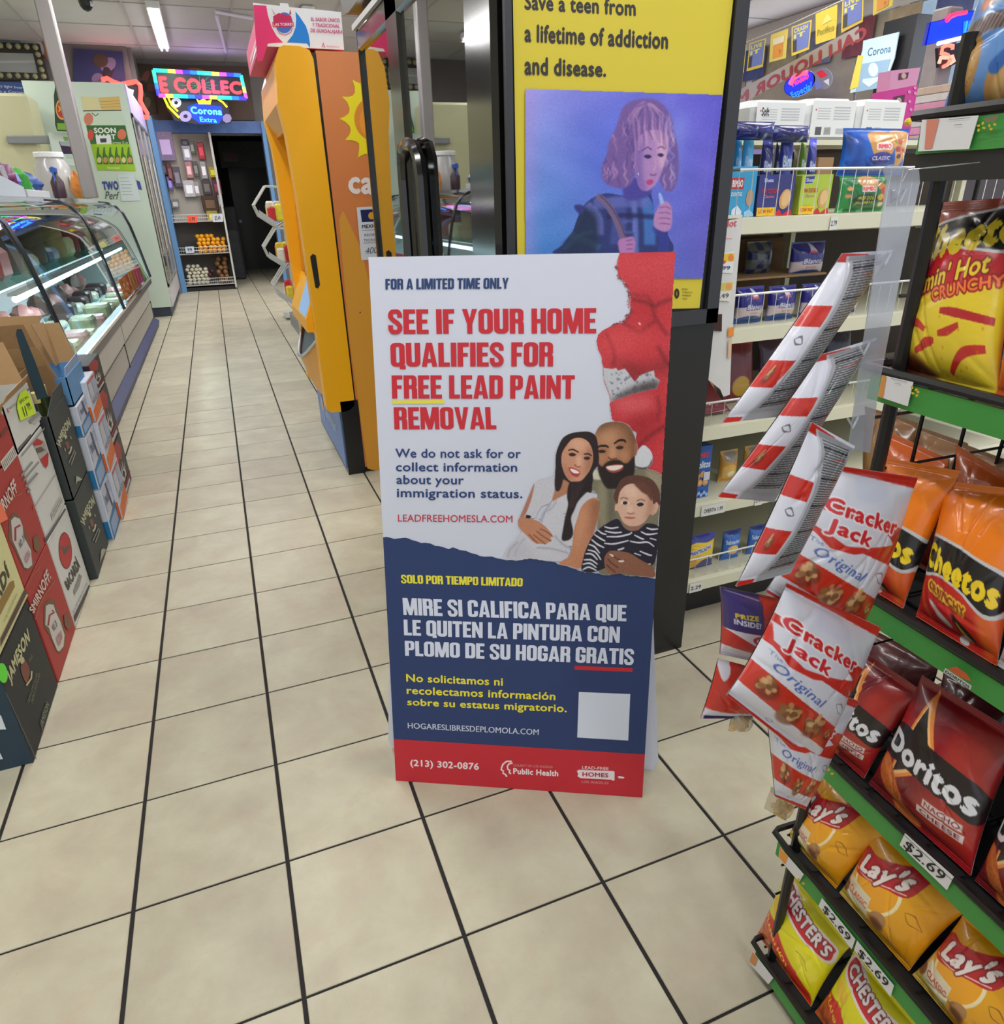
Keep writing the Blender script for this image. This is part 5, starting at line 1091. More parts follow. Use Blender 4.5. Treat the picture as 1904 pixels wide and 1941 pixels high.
p_ = Pq(-.68, base=.0062); p_.text('SPECIAL', ZB1((310, 1560), (470, 1450), (500, 1480), (330, 1620)), (70, 80, 30), .01); p_.text('11', ZB1((360, 1670), (420, 1640), (470, 1830), (420, 1850)), (60, 66, 30), .02); p_.text('99', ZB1((435, 1610), (490, 1580), (530, 1650), (470, 1690)), (60, 66, 30), .03); p_.text('$1.4', ZB1((480, 1690), (540, 1660), (545, 1700), (490, 1730)), (60, 66, 30), .0); p_.build('handwriting', pc)
flaps(Cc_[2], -.68, 2.43, 2.765, .79, .13, kraft)
# column D: second dark whiskey cartons
xD = -.655
D = [carton('liquor_carton', l_, xD, 2.785, 3.12, z0, z1, (50, 58, 58), open_top=o_) for l_, z0, z1, o_ in (('charcoal green whiskey carton with curved lettering, standing on the floor', 0, .335, False), ('charcoal green whiskey carton with tall flaps and bottles inside, topmost of its stack', .339, .66, True))]
for t, sh in ((D[0], 0), (D[1], 1)):
    p_ = Pq(xD); dx, dy = (-262, -842) if sh else (0, 0); k_ = .92 if sh else 1
    def zz(*q_): return ZB2(*[(x + dx, y + dy) for x, y in q_])
    p_.text('JAMESON', zz((862, 1200), (1000, 900), (1030, 1000), (905, 1225)), (188, 190, 156), .05, arc=.18)
    p_.poly(zz((960, 1175), (1000, 1160), (1015, 1240), (985, 1250)), (120, 76, 66)); p_.poly(zz((950, 1110), (975, 1090), (985, 1120), (965, 1145)), (190, 190, 160)); p_.line(zz((1030, 1220), (1020, 1270), (1000, 1300)), 3, (190, 190, 160)); p_.line(zz((958, 1240), (962, 1275)), 2.4, (140, 146, 130)); p_.line(zz((1015, 1110), (1025, 1140)), 2.4, (140, 146, 130))
    for k in range(2): p_.line(zz((998 + k * 26, 1400 + k * 20), (1060 + k * 14, 1260 + k * 20)), 2, (130, 136, 122), bump=False)
    p_.poly(zz((815 + 262 * 0 + (270 if not sh else 262), 700 + (800 if not sh else 842)), (845 + (270 if not sh else 262), 720 + (760 if not sh else 830)), (1140 if not sh else 1150, 1500 if not sh else 1580), (1090, 1600), (1075, 1640)), (168, 172, 150), smooth=False); p_.build('carton_print', t)
tealm = mat('teal_flap_card', (30, 58, 70), .7, noise=.1)
flp = D[1]
b = MB(); b.hexa(PY(2.787)([(32, 624), (41, 624), (66, 684), (91, 752), (71, 758), (58, 724), (41, 672), (30, 634)]), (0, .003, 0)); b.build('front_flap', tealm, flp)
b = MB(); b.hexa([(xD - .01, 3.115, .66), (xD - .29, 3.115, .66), (xD - .27, 3.17, .93), (xD - .08, 3.17, .93)], (0, .003, 0)); b.build('back_flap', kraftd, flp)
b = MB(); b.hexa([(xD - .296, 2.79, .66), (xD - .296, 3.11, .66), (xD - .33, 3.08, .93), (xD - .33, 2.82, .93)], (-.003, 0, 0)); b.build('inner_flap', kraft, flp)
b = MB(); b.hexa([(xD - .002, 2.79, .66), (xD - .002, 3.11, .66), (xD + .004, 3.10, .715), (xD + .004, 2.93, .715)], (-.003, 0, 0)); b.build('side_flap', flat((52, 60, 60), .6, .05), flp)
b = MB(); b.box(xD - .20, xD - .197, 2.79, 3.11, .42, .80); b.box(xD - .10, xD - .097, 2.79, 3.11, .42, .78); b.build('divider', kraftd, flp)
def bottle(name, lab, x, y, z0, h, r, rgb, cap, grp):
    t = thing(name, lab, 'bottle', (x, y, z0), grp)
    b = MB(); b.lathe((x, y, z0), [(r * .9, 0), (r, .01), (r, h * .58), (r * .85, h * .66), (r * .36, h * .76), (r * .32, h * .92)], 12); b.build('bottle_body', mat('bottle_' + '_'.join(map(str, rgb)), rgb, .12, coat=.4), t, smooth=True)
    b = MB(); b.lathe((x, y, z0 + h * .9), [(r * .38, 0), (r * .40, h * .1), (r * .3, h * .105)], 10); b.build('cap', flat(cap, .4), t, smooth=True); return t
for k, (x, y) in enumerate(((xD - .05, 2.90), (xD - .05, 3.02), (xD - .15, 2.90), (xD - .15, 3.02), (xD - .25, 2.93))):
    bottle('whiskey_bottle', 'cream necked bottle in the open charcoal whiskey carton, %s' % ('nearest the aisle on the left', 'nearest the aisle on the right', 'middle row left', 'middle row right', 'at the back')[k], x, y, .345, .38, .04, (60, 74, 40), (216, 206, 140), 'bottles in the open whiskey carton')
for k, (x, y) in enumerate(((-.76, 2.20), (-.86, 2.32), (-.78, 2.55), (-.88, 2.66))):
    bottle('liquor_bottle', 'capped bottle inside the open %s carton, %s' % (('red', 'red', 'white', 'white')[k], ('front', 'back')[k % 2]), x, y, .66 if k < 2 else .645, .24, .04, (120, 116, 96), (60, 50, 40), 'bottles in the open cartons')
# columns E, F, G: seltzer cartons, blue, orange, and black-red
def multi(name, lab, x, y0, y1, z0, z1, bands, depth=.28, grp='seltzer and beer cartons at the end of the carton row', letters=()):
    t = thing(name, lab, 'box', (x - depth / 2, (y0 + y1) / 2, z0), grp)
    b = MB(); b.rbox(x - depth, x, y0, y1, z0, z1, .003); b.build('carton', flat(bands[0], .5, .05), t)
    F = UV((x, y0, z1), (0, y1 - y0, 0), (0, 0, z0 - z1)); p_ = Print(F)
    for (pts, col) in bands[1:]: p_.poly(pts, col)
    for (s_, qd, col, bo) in letters: p_.text(s_, qd, col, bo, bump=False)
    p_.build('carton_print', t)
    F = UV((x - depth, y0, z1), (depth, 0, 0), (0, 0, z0 - z1)); p_ = Print(F); p_.poly(rq(.02, .02, .98, .98), bands[0]); p_.poly(rq(.02, .62, .98, .98), bands[1][1]); p_.build('end_print', t); return t
BLU = (44, 124, 180)
W_ = (206, 212, 226)
def blueart(n): return [W_, ([(0, .62), (1, .55), (1, 1), (0, 1)], BLU), (rq(.08, .68, .92, .94), (150, 176, 214)), (rq(.08, .06, .5, .5), (190, 198, 220)), ([(.5, .05), (.62, .05), (.75, .55), (.62, .55)], (70, 74, 110)), (rq(.66, .1, .95, .3), (176, 186, 214))]
def orart(n): return [W_, ([(0, .72), (1, .6), (1, .9), (0, 1)], (226, 112, 44)), (rq(.55, .1, .95, .5), (170, 186, 214)), (rq(.1, .1, .45, .45), (196, 204, 220)), (rq(.1, .05, .9, .1), (216, 90, 90))]
BLK = (38, 30, 32)
def blart(n): return [BLK, ([(0, 0), (.55, .02), (.8, .2), (.6, .42), (.35, .3), (.2, .5), (0, .4)], (170, 40, 44)), ([(.1, .55), (.2, .42), (.26, .6), (.36, .42), (.42, .6), (.54, .42), (.56, .62), (.7, .5), (.64, .74), (.3, .76)], (206, 204, 206)), ([(.28, .62), (.42, .56), (.56, .66), (.44, .74)], (30, 24, 26)), (rq(0, .80, 1, .85), (150, 30, 36)), (rq(.1, .88, .8, .95), (196, 196, 200))]
lv = ((0, .235), (.238, .47), (.473, .60))
nm = ('standing on the floor', 'in the middle of its stack', 'on top of its stack')
for k, (z0, z1) in enumerate(lv):
    multi('seltzer_carton', 'white and blue seltzer carton ' + nm[k], -.635, 3.15, 3.365, z0, z1, blueart(k), letters=(('TRULY', rq(.12, .2, .6, .36), (90, 104, 150), .03),))
    multi('seltzer_carton', 'white and orange seltzer carton ' + nm[k], -.62, 3.372, 3.61, z0, z1 + (.05 if k == 2 else 0), orart(k), letters=(('HARD SELTZER', rq(.1, .5, .9, .6), (90, 100, 140), .02),))
    multi('beer_carton', 'black and red carton with white claw print ' + nm[k], -.635, 3.62, 3.945, z0 * 1.12, z1 * 1.12, blart(k), letters=(('CLAW', rq(.15, .86, .7, .95), (210, 210, 214), .03),))
# open blue carton + tall kraft trays standing at the back
o = carton('open_carton', 'open kraft carton with tall flaps behind the blue seltzer cartons', -.64, 3.15, 3.5, .605, .72, (96, 150, 200), open_top=True, group=None)
flaps(o, -.64, 3.15, 3.5, .72, .16, kraft, outer=flat((150, 176, 214), .6), lean=.05, out=.005)
b = MB(); b.hexa([(-.72, 3.42, .72), (-.72, 3.52, .72), (-.74, 3.52, .89), (-.76, 3.40, .90)], (-.004, 0, 0)); b.hexa([(-.80, 3.52, .70), (-.97, 3.52, .70), (-.97, 3.58, .92), (-.76, 3.58, .91)], (0, .004, 0)); b.build('divider', kraft, o)
p_ = Print(PY(3.15), base=.08)
lb = MB().box(-.93, -.86, 3.142, 3.145, .86, .92); lb.build('paper_label', flat((206, 216, 222), .6), o)
# tall kraft carton and striped flyers at the left edge
t = carton('open_carton', 'tall open kraft carton with a white sticker at the left edge of the row', -1.0, 2.15, 2.5, 0, .84, (180, 146, 96), depth=.3, open_top=True, group=None)
flaps(t, -1.0, 2.15, 2.5, .84, .075, kraft)
for k in range(4):
    z_ = .925 + .006 * k
    m_ = thing('paper_flyer', 'red and cream striped flyer lying on the tall kraft carton, %s of the fan' % ('lowest', 'second', 'third', 'topmost')[k], 'flyer', (-1.15, 2.3, z_), 'striped flyers on the cartons')
    b = MB(); b.hexa([(-1.35, 2.16 + .03 * k, z_), (-1.0 - .02 * k, 2.18 + .04 * k, z_), (-.98 - .02 * k, 2.40 + .03 * k, z_), (-1.35, 2.42 + .03 * k, z_)], (0, 0, .003)); b.build('sheet', flat((226, 214, 190), .6), m_)
    b = MB(); b.box(-1.09, -1.03, 2.20 + .04 * k, 2.38 + .03 * k, z_ + .003, z_ + .0036); b.build('stripe', flat((176, 44, 56), .6), m_)

# ================================================================ DELI CASE
case = thing('deli_case', 'long curved glass deli counter case on the left of the aisle', 'display case', (-1.25, 6.6, 0))
st = mat('stainless_panel', (196, 192, 188), .35, metal=.25, noise=.08, scale=3); navy = mat('navy_kick', (52, 60, 100), .5, noise=.2, scale=5)
y0c, y1c = 3.97, 9.62; ys = [3.97, 4.2, 6.58, 9.60]
MB().box(-1.75, -.90, y0c, y1c, 0, .10).build('kick_base', navy, case)
b = MB(); b.hexa([(-.815, y0c, .0), (-.80, y0c, .06), (-.88, y0c, .12), (-.92, y0c, .0)], (0, y1c - y0c, 0)); b.build('bumper_rail', navy, case)
b = MB(); b.box(-1.75, -.86, y0c, y1c, .10, .46); b.build('plinth', mat('case_plinth', (150, 146, 144), .5, noise=.1, scale=4), case)
for k in range(len(ys) - 1):
    b = MB(); b.rbox(-.862, -.842, ys[k] + .02, ys[k + 1] - .02, .30, .50, .006); b.build('front_panel', st, case)
    b = MB(); b.rbox(-.862, -.850, ys[k] + .03, ys[k + 1] - .03, .11, .28, .004); b.build('lower_panel', mat('louvre_grey', (170, 166, 158), .4, metal=.2), case)
b = MB(); b.box(-.86, -.79, y0c, y1c, .50, .565); b.build('glass_rail', mat('case_dark_rail', (90, 84, 96), .35, metal=.4, noise=.3, scale=30), case)
b = MB(); b.box(-.80, -.785, y0c, y1c, .555, .575); b.build('chrome_strip', mat('chrome', (205, 208, 214), .12, metal=1), case)
b = MB(); b.box(-1.75, -1.70, y0c, y1c, .46, 1.38); b.build('back_wall', mat('case_back_white', (196, 206, 206), .5), case)
b = MB(); b.box(-1.75, -1.15, y0c, y1c, 1.385, 1.41); b.build('top_shelf', mat('case_top_grey', (170, 172, 178), .4), case)
MB().box(-1.70, -.87, y0c, y1c, .46, .50).build('deck', mat('case_deck', (186, 214, 216), .35), case)
MB().box(-1.70, -1.12, y0c, y1c, .92, .935).build('glass_shelf', glassmat('shelf_glass', (200, 235, 230), .1, .5), case)
GP = [(-.79, .57), (-.805, .65), (-.85, .95), (-.885, 1.14), (-.925, 1.27), (-.985, 1.345), (-1.06, 1.382), (-1.2, 1.395)]
gl = glassmat('deli_glass', (214, 232, 232), .10, .8, .01)
for k in range(len(ys) - 1):
    b = MB(); V = [(x, y, z) for y in (ys[k] + .015, ys[k + 1] - .015) for x, z in GP]; n_ = len(GP); b.add(V, [(i, i + 1, n_ + i + 1, n_ + i) for i in range(n_ - 1)]); b.build('curved_glass', gl, case, smooth=True)
for y in ys[1:]:
    b = MB(); b.tube([(x + .004, y, z) for x, z in GP], .013, 6); b.build('glass_post', mat('case_dark_metal', (84, 84, 92), .25, metal=.8), case, smooth=True)
    b = MB(); b.box(-.872, -.846, y - .018, y + .018, .02, .56); b.build('panel_joint', mat('case_dark_metal', (84, 84, 92), .25, metal=.8), case)
V = [(-.79, y1c)] ; b = MB(); b.hexa([(x, y1c, z) for x, z in GP] + [(-1.75, y1c, 1.395), (-1.75, y1c, .10), (-.86, y1c, .10), (-.86, y1c, .5)], (0, .02, 0)); b.build('end_panel', mat('case_end', (176, 178, 176), .5), case)
b = MB(); b.box(-1.04, -1.0, 4.35, 9.5, .925, .94); b.build('light_bracket', st, case)
for (a_, b_) in ((4.4, 6.1), (6.25, 7.9), (8.0, 9.45)):
    MB().cyl((-1.02, a_, .905), (-1.02, b_, .905), .018, seg=8).build('light_tube', emat('case_tube_glow', (214, 240, 250), 6.0), case)
l = area('case_light', (-1.05, 6.9, .89),   .05, 5.0, 42, (.75, .92, 1.0))
# goods in the case
def lump(name, lab, cat, c_, r_, rgb, grp, jit=.12, seg=9, rough=.45, flatb=True):
    b = MB(); b.ball((0, 0, 0), r_, seg, 6, jit=jit); V = b.v[0]
    if flatb: V[:, 2] = np.maximum(V[:, 2], -r_[2] * .6)
    V += np.array(c_) + np.array([0, 0, r_[2] * .6 if flatb else 0]); b.v[0] = V
    return b.build(name, mat(name + '_%d_%d_%d' % rgb, rgb, rough, noise=.35, scale=30), None, smooth=True, label=lab, cat=cat, group=grp)
def pack(name, lab, cat, x0, x1, y0, y1, z0, z1, rgb, grp, r=.02):
    return MB().rbox(x0, x1, y0, y1, z0, z1, r).build(name, mat('wrapped_%d_%d_%d' % rgb, rgb, .35, noise=.45, scale=22), None, label=lab, cat=cat, group=grp)
gcols = [('meat_pack', 'pink sliced meat pack', 'meat', (190, 130, 124)), ('cheese_pack', 'pale wrapped cheese', 'cheese', (214, 208, 190)), ('ham', 'brown ham', 'meat', (104, 76, 66)), ('wrapped_cheese', 'white wrapped round', 'cheese', (206, 218, 216)), ('salad_tub', 'olive salad tub', 'tub', (170, 168, 130)), ('sausage_pack', 'dark sausage pack', 'meat', (70, 52, 52))]
k = 0; ORD = ('first', 'second', 'third', 'fourth', 'fifth', 'sixth', 'seventh', 'eighth', 'ninth', 'tenth', 'eleventh', 'twelfth', 'thirteenth', 'fourteenth', 'fifteenth', 'sixteenth', 'seventeenth', 'eighteenth', 'nineteenth', 'twentieth')
for iy, y in enumerate(np.arange(4.42, 9.4, .30)):
    for ix, x in enumerate((-.98, -1.24, -1.50)):
        nme, lb_, ct, rgb = gcols[(k * 5 + ix * 2 + iy * iy) % 6]; k += 1
        lab = '%s, %s row of the deli floor, %s from the near end' % (lb_, ('front', 'middle', 'back')[ix], ORD[iy])
        h = rng.uniform(.05, .13)
        if k % 3: pack(nme, lab, ct, x - rng.uniform(.07, .1), x + rng.uniform(.06, .1), y - rng.uniform(.08, .12), y + rng.uniform(.08, .12), .503, .503 + h, rgb, 'deli goods on the case floor')
        else: lump(nme, lab, ct, (x, y, .503), (.09, .11, h), rgb, 'deli goods on the case floor', jit=.3, seg=8)
for k, y in enumerate(np.arange(4.5, 9.3, .40)):
    rgb = [(150, 122, 78), (206, 190, 140), (140, 60, 54), (70, 56, 48), (176, 158, 110), (96, 78, 62), (120, 120, 140)][k % 7]; cn = ('tan', 'cream', 'red', 'dark', 'straw', 'brown', 'grey')[k % 7]
    lab = '%s %s on the deli glass shelf, %s from the near end' % (cn, 'tub' if k % 2 else 'block', ORD[k])
    if k % 2: MB().lathe((-1.36, y, .937), [(.12, 0), (.14, .02), (.15, .27), (.155, .275), (.155, .30)], 16).build('deli_tub', mat('tub_%d' % (k % 7), rgb, .5, noise=.2, scale=12), None, smooth=True, label=lab, cat='tub', group='goods on the deli glass shelf')
    else: pack('deli_block', lab, 'cheese', -1.5, -1.22, y - .15, y + .13, .937, .937 + rng.uniform(.10, .22), rgb, 'goods on the deli glass shelf', .03)
for k in range(9):
    y = 7.15 + k * .26; rgb = [(250, 120, 40), (250, 130, 50), (246, 90, 60), (250, 150, 40), (250, 130, 60), (250, 90, 90), (250, 70, 120), (240, 60, 130), (150, 230, 60)][k]
    V = np.array([(-.828, y, .575), (-.828, y + .23, .575), (-.845, y + .23, .75), (-.845, y, .75)]); b = MB(); b.hexa(V, (-.003, 0, 0))
    t = thing('price_card', '%s price card inside the far deli glass, %s from the near end' % ('neon green' if k == 8 else 'neon pink' if k > 5 else 'neon orange', ('first', 'second', 'third', 'fourth', 'fifth', 'sixth', 'seventh', 'eighth', 'ninth')[k]), 'price card', V.mean(0), 'neon price cards in the deli case'); b.build('card', mat('neon_card_%d' % k, rgb, .6, emit=rgb, estr=.0), t)
# things on top of the case
dis = thing('candy_box', 'white cardboard display box full of candy bags on the deli case', 'box', (-1.4, 5.6, 1.41))
b = MB(); b.hexa([(-1.17, 4.6, 1.412), (-1.17, 6.12, 1.412), (-1.17, 6.12, 1.475), (-1.17, 4.6, 1.62)], (-.006, 0, 0)); b.hexa([(-1.176, 6.12, 1.412), (-1.6, 6.12, 1.412), (-1.6, 6.12, 1.475), (-1.176, 6.12, 1.475)], (0, -.006, 0)); b.build('tray_wall', mat('bluish_white_card', (186, 196, 206), .6, noise=.04), dis)
dis2 = thing('candy_box', 'low striped candy carton behind the white display box', 'box', (-1.3, 6.6, 1.41)); b = MB(); b.rbox(-1.5, -1.17, 6.2, 7.0, 1.412, 1.462, .004); b.build('carton', mat('striped_card', (196, 198, 204), .6, noise=.2, scale=90), dis2)
cb = [(190, 44, 54), (206, 60, 70), (90, 24, 60), (80, 30, 76), (196, 190, 200), (110, 36, 90), (90, 120, 200), (70, 160, 70), (120, 170, 140), (40, 80, 150)]
for k in range(10):
    y = 5.2 + k * .20; lump('candy_bag', '%s candy bag on the deli case, %s from the near end' % (('red', 'bright red', 'plum', 'dark purple', 'silver', 'violet', 'light blue', 'green', 'pale green', 'navy')[k], ('first', 'second', 'third', 'fourth', 'fifth', 'sixth', 'seventh', 'eighth', 'ninth', 'tenth')[k]), 'candy', (-1.32 + .03 * (k % 2), y, 1.415 + (.06 if k < 5 else .045)), (.09, .12, .12 - .004 * k), cb[k], 'candy bags on the deli case', jit=.5, seg=8, rough=.3)
jar = thing('glass_jar', 'big clear jar with a white lid on the deli case', 'jar', (-1.25, 7.9, 1.41))
MB().lathe((-1.25, 7.9, 1.412), [(.13, 0), (.145, .03), (.145, .27), (.11, .32), (.11, .34)], 16).build('glass', mat('milky_jar', (186, 184, 184), .25, coat=.5), jar, smooth=True)
MB().lathe((-1.25, 7.9, 1.752), [(.12, 0), (.12, .035), (.115, .04)], 16).build('lid', flat((236, 240, 240), .4), jar, smooth=True)
MB().box(-1.12, -1.115, 7.8, 7.98, 1.47, 1.6).build('label', flat((214, 214, 190), .6), jar)
sb = thing('spray_bottle', 'blue trigger spray bottle beside the jar', 'bottle', (-1.13, 7.2, 1.41))
MB().lathe((-1.13, 7.2, 1.412), [(.045, 0), (.05, .02), (.05, .12), (.02, .17), (.018, .2)], 12).build('bottle_body', flat((70, 50, 60), .3), sb, smooth=True)
b = MB(); b.rbox(-1.15, -1.11, 7.13, 7.24, 1.60, 1.645, .008); b.hexa([(-1.135, 7.13, 1.61), (-1.125, 7.13, 1.61), (-1.12, 7.10, 1.54), (-1.13, 7.10, 1.54)], (0, .015, 0)); b.build('trigger_head', flat((44, 90, 170), .4), sb)
for k in range(4): lump('snack_bag', '%s snack bag beside the steel column on the deli case' % ('orange', 'yellow', 'tan', 'golden')[k], 'snack', (-1.04, 7.55 + k * .18, 1.412), (.05, .08, .13), [(226, 140, 60), (226, 190, 50), (206, 150, 110), (214, 160, 60)][k], 'snack bags by the column', jit=.3)
# steel column
MB().rbox(-.985, -.875, 7.33, 7.44, 1.41, CEIL - .01, .01).build('steel_column', mat('brushed_column', (160, 154, 152), .38, metal=.55, noise=.12, scale=4), None, label='square brushed steel column rising from the deli case to the ceiling', cat='column')
# near end: pale panel and rolled sack
MB().rbox(-1.62, -1.02, 3.78, 3.92, 0, 1.22, .01).build('standing_board', mat('glowing_mint_panel', (196, 222, 214), .5, emit=(190, 225, 220), estr=.12), None, label='pale mint panel standing at the near end of the deli case', cat='panel')  # faint glow put into the panel material, though it is no lamp
lump('wrapped_roll', 'grey wrapped roll lying in front of the mint panel', 'roll', (-1.17, 3.70, .78), (.16, .10, .11), (150, 150, 132), None)
MB().rbox(-1.4, -1.0, 3.58, 3.74, .0, .775, .01).build('crate', flat((120, 100, 80), .7), None, label='brown crate standing behind the cartons under the grey roll', cat='crate')
# ================================================================ WHITE SHELF UNIT (bread) BEHIND
def R2(bl, tr, y):
    P = PY(y); a, b_ = P([bl, tr]); return a[0], a[2], b_[0], b_[2]
GY = 1.66
gon = thing('bread_shelf_unit', 'cream metal shelving unit of breads and boxed cakes right of the black cooler', 'shelf', (1.9, 1.9, 0))
crm = mat('cream_enamel', (216, 214, 190), .4, noise=.05, scale=5)
gx0, gx1, gyb = 1.245, 2.75, 2.14
MB().box(gx0, gx1, GY + .02, gyb, 0, .105).build('kick_base', mat('black_kick', (24, 23, 24), .5, noise=.2), gon)
MB().box(gx0, gx1, gyb, gyb + .02, 0, 1.44).build('back_panel', mat('shelf_back_brown', (70, 60, 52), .7, noise=.2), gon)
b = MB(); b.box(gx0, gx0 + .02, gyb - .04, gyb, .1, 1.46); b.box(gx1 - .02, gx1, gyb - .04, gyb, .1, 1.46); b.box(1.93, 1.95, gyb - .04, gyb, .1, 1.46); b.build('upright', crm, gon)
SH = [1.262, .972, .69, .44, .165]
for k, z in enumerate(SH):
    x0 = 1.30 if k < 2 else gx0
    b = MB(); b.box(x0, gx1, GY - .03, gyb, z - .015, z); b.build('shelf_deck', crm, gon)
    b = MB(); b.hexa([(x0 - .003, GY - .032, z), (x0 - .003, GY - .052, z - .002), (x0 - .003, GY - .050, z - .040), (x0 - .003, GY - .030, z - .044)], (gx1 - x0, 0, 0)); b.build('shelf_lip', crm, gon)
    if k in (0, 1, 2, 4):
        f = MB(); zt = z + (.115 if k == 0 else .09 if k == 1 else .07)
        f.tube([(x0, gyb - .1, zt), (x0, GY - .03, zt), (gx1, GY - .03, zt)], .0035, 5)
        if k == 0: f.tube([(x0 + .01, GY - .03, zt - .003), (x0, GY - .03, zt - .003)], .003, 4)
        n_ = 34
        for i in range(n_): 
            xx = x0 + (gx1 - x0) * i / (n_ - 1) ; f.cyl((xx, GY - .03, z), (xx, GY - .03, zt), .0014, seg=4)
        f.build('wire_fence', mat('fence_wire', (214, 214, 212), .35, metal=.3), gon)
for (px_, w_, pl_z, s_) in (((1580, 427), .026, 0, '2.79'), ((1352, 967), .09, 3, 'OFERTA 1.99'), ((1440, 940), .03, 3, '3.49'), ((1320, 1105), .05, 4, '2.29')):
    c_ = P3(px_, PY(GY - .053)); t = MB().box(c_[0] - w_ / 2, c_[0] + w_ / 2, GY - .0545, GY - .0535, SH[pl_z] - .040, SH[pl_z] - .006).build('price_tag', flat((216, 216, 212), .5), gon)
    p_ = Print(UV((c_[0] - w_ / 2, GY - .0545, SH[pl_z] - .006), (w_, 0, 0), (0, 0, -.034)), base=.0004); p_.text(s_, rq(.1, .3, .9, .7), (60, 60, 60), .02); p_.build('tag_print', t)
MB().box(1.30, gx1, 1.95, gyb, 1.455, 1.47).build('top_deck', crm, gon)
NB = {}
def sbox(name, lab, cat, bl, tr, y, depth, rgb, art, z=None, grp=None, open_=False):
    x0, z0, x1, z1 = R2(bl, tr, y)
    if z is not None: z1 += 0; z0 = z + .0008
    t = thing(name, lab, cat, ((x0 + x1) / 2, y + depth / 2, z0), grp)
    b = MB(); b.rbox(x0, x1, y, y + depth, z0, z1, .002); b.build('carton', flat(rgb, .4, .04), t)
    p_ = Print(UV((x0, y, z1), (x1 - x0, 0, 0), (0, 0, z0 - z1)), base=.0006); art(p_); p_.build('box_print', t, rough=.4); return t
def sbag(name, lab, cat, bl, tr, y, dep, cv, z=None, grp=None, bulge=.025, lean=0.0, seed=0, crimp=.06):
    x0, z0, x1, z1 = R2(bl, tr, y)
    if z is not None: z0 = z + .001
    q3 = [(x0, y + lean, z1), (x1, y + lean, z1), (x1, y, z0), (x0, y, z0)]
    return bag(name, lab, cat, q3, (0, -1, 0.0), bulge, cv, grp, seed=seed, crimp=crimp)
def cvs(nx, ny, rgb): return Canvas(0, 0, 1, 1, nx, ny, rgb)
# top front row
def a1(p): 
    p.poly(rq(.0, .0, 1, 1), (64, 158, 206)); p.poly(rq(-.0, .22, .5, .44), (196, 60, 66)); p.text('BIMBO', rq(.04, .26, .46, .40), (236, 236, 240), .04); p.text('DONITAS', rq(.04, .50, .46, .58), (230, 236, 240), .03)
    p.poly(circ(.78, .62, .14, .17, 20), (180, 148, 120)); p.poly([(.1, .85), (.3, .76), (.5, .88), (.5, 1), (.1, 1)], (214, 226, 238)); p.poly([(.6, .9), (.8, .85), (1, .95), (1, 1), (.6, 1)], (150, 196, 226))
sbox('cake_box', 'light blue boxed cakes leftmost on the top bread shelf', 'box', (1380, 412), (1438, 315), 1.66, .22, (70, 160, 206), a1, SH[0])
def a2(base, band):
    def f(p):
        p.poly(rq(0, 0, 1, 1), base); p.poly([(.1, .05), (.4, .04), (.36, .2), (.1, .22)], (60, 70, 160)); p.text('Silueta', rq(.13, .09, .38, .18), (226, 228, 236), .02)
        p.text('PAN TOSTADO', rq(.1, .34, .55, .45), (206, 60, 70), .03); p.text('Clasico', rq(.15, .49, .45, .56), (206, 130, 150), .02)
        p.poly(circ(.76, .6, .16, .25, 20, .2), (206, 160, 104)); p.poly(circ(.77, .58, .12, .19, 18, .2), (222, 184, 132)); p.poly([(.42, 1), (.62, .84), (.72, .98), (.94, .84), (1, 1)], (196, 52, 60))
        p.poly(rq(.0, .79, .5, 1), (234, 190, 40)); p.text('LOW FAT', rq(.05, .84, .45, .93), (190, 60, 40), .03)
    return f
sbox('toast_box', 'navy blue boxed toast with a yellow corner flash', 'box', (1432, 412), (1510, 330), 1.66, .24, (60, 62, 120), a2((64, 66, 128), 0), SH[0])
sbox('toast_box', 'lime green boxed toast beside the navy one', 'box', (1511, 411), (1581, 330), 1.66, .24, (180, 200, 70), a2((178, 200, 74), 0), SH[0])
c = cvs(70, 46, (30, 132, 62)); c.poly([(.1, .1), (.45, .02), (.9, .1), (.95, .6), (.8, .9), (.3, .9), (.12, .6)], (30, 110, 56)); c.poly([(.3, .1), (.5, .0), (.7, .12), (.6, .3), (.36, .3)], (206, 150, 96)); c.text('BIMBO', rq(.36, .3, .62, .42), (220, 60, 66), .04, outline=.02, ocol=(236, 230, 230))
c.poly(circ(.45, .66, .24, .16), (40, 44, 34)); c.text('HOT DOG', rq(.3, .56, .6, .66), (190, 206, 50), .04); c.text('JALAPENO', rq(.26, .7, .64, .78), (190, 206, 50), .03)
for x, y, r, cc in ((.75, .3, .09, (196, 130, 70)), (.83, .42, .1, (190, 66, 44)), (.76, .6, .08, (206, 170, 60)), (.88, .68, .07, (190, 60, 40)), (.8, .8, .06, (226, 200, 160)), (.14, .35, .05, (226, 160, 90)), (.12, .55, .05, (214, 130, 70))): c.poly(circ(x, y, r, r * 1.1, 10), cc)
for x in (.05, .4, .9): c.poly([(x, 1), (x + .06, .88), (x + .1, 1)], (90, 200, 120))
sbag('bun_bag', 'green bag of hot dog buns behind the wire fence, right of the lime box', 'bag', (1580, 412), (1692, 332), 1.68, .2, c, SH[0], seed=3)
c = cvs(90, 64, (24, 92, 190)); c.poly([(.3, .12), (.62, .08), (.66, .4), (.6, .6), (.4, .62), (.3, .4)], (206, 150, 80)); c.poly([(.64, .08), (.98, .1), (.95, .5), (.8, .85), (.68, .5)], (214, 160, 96))
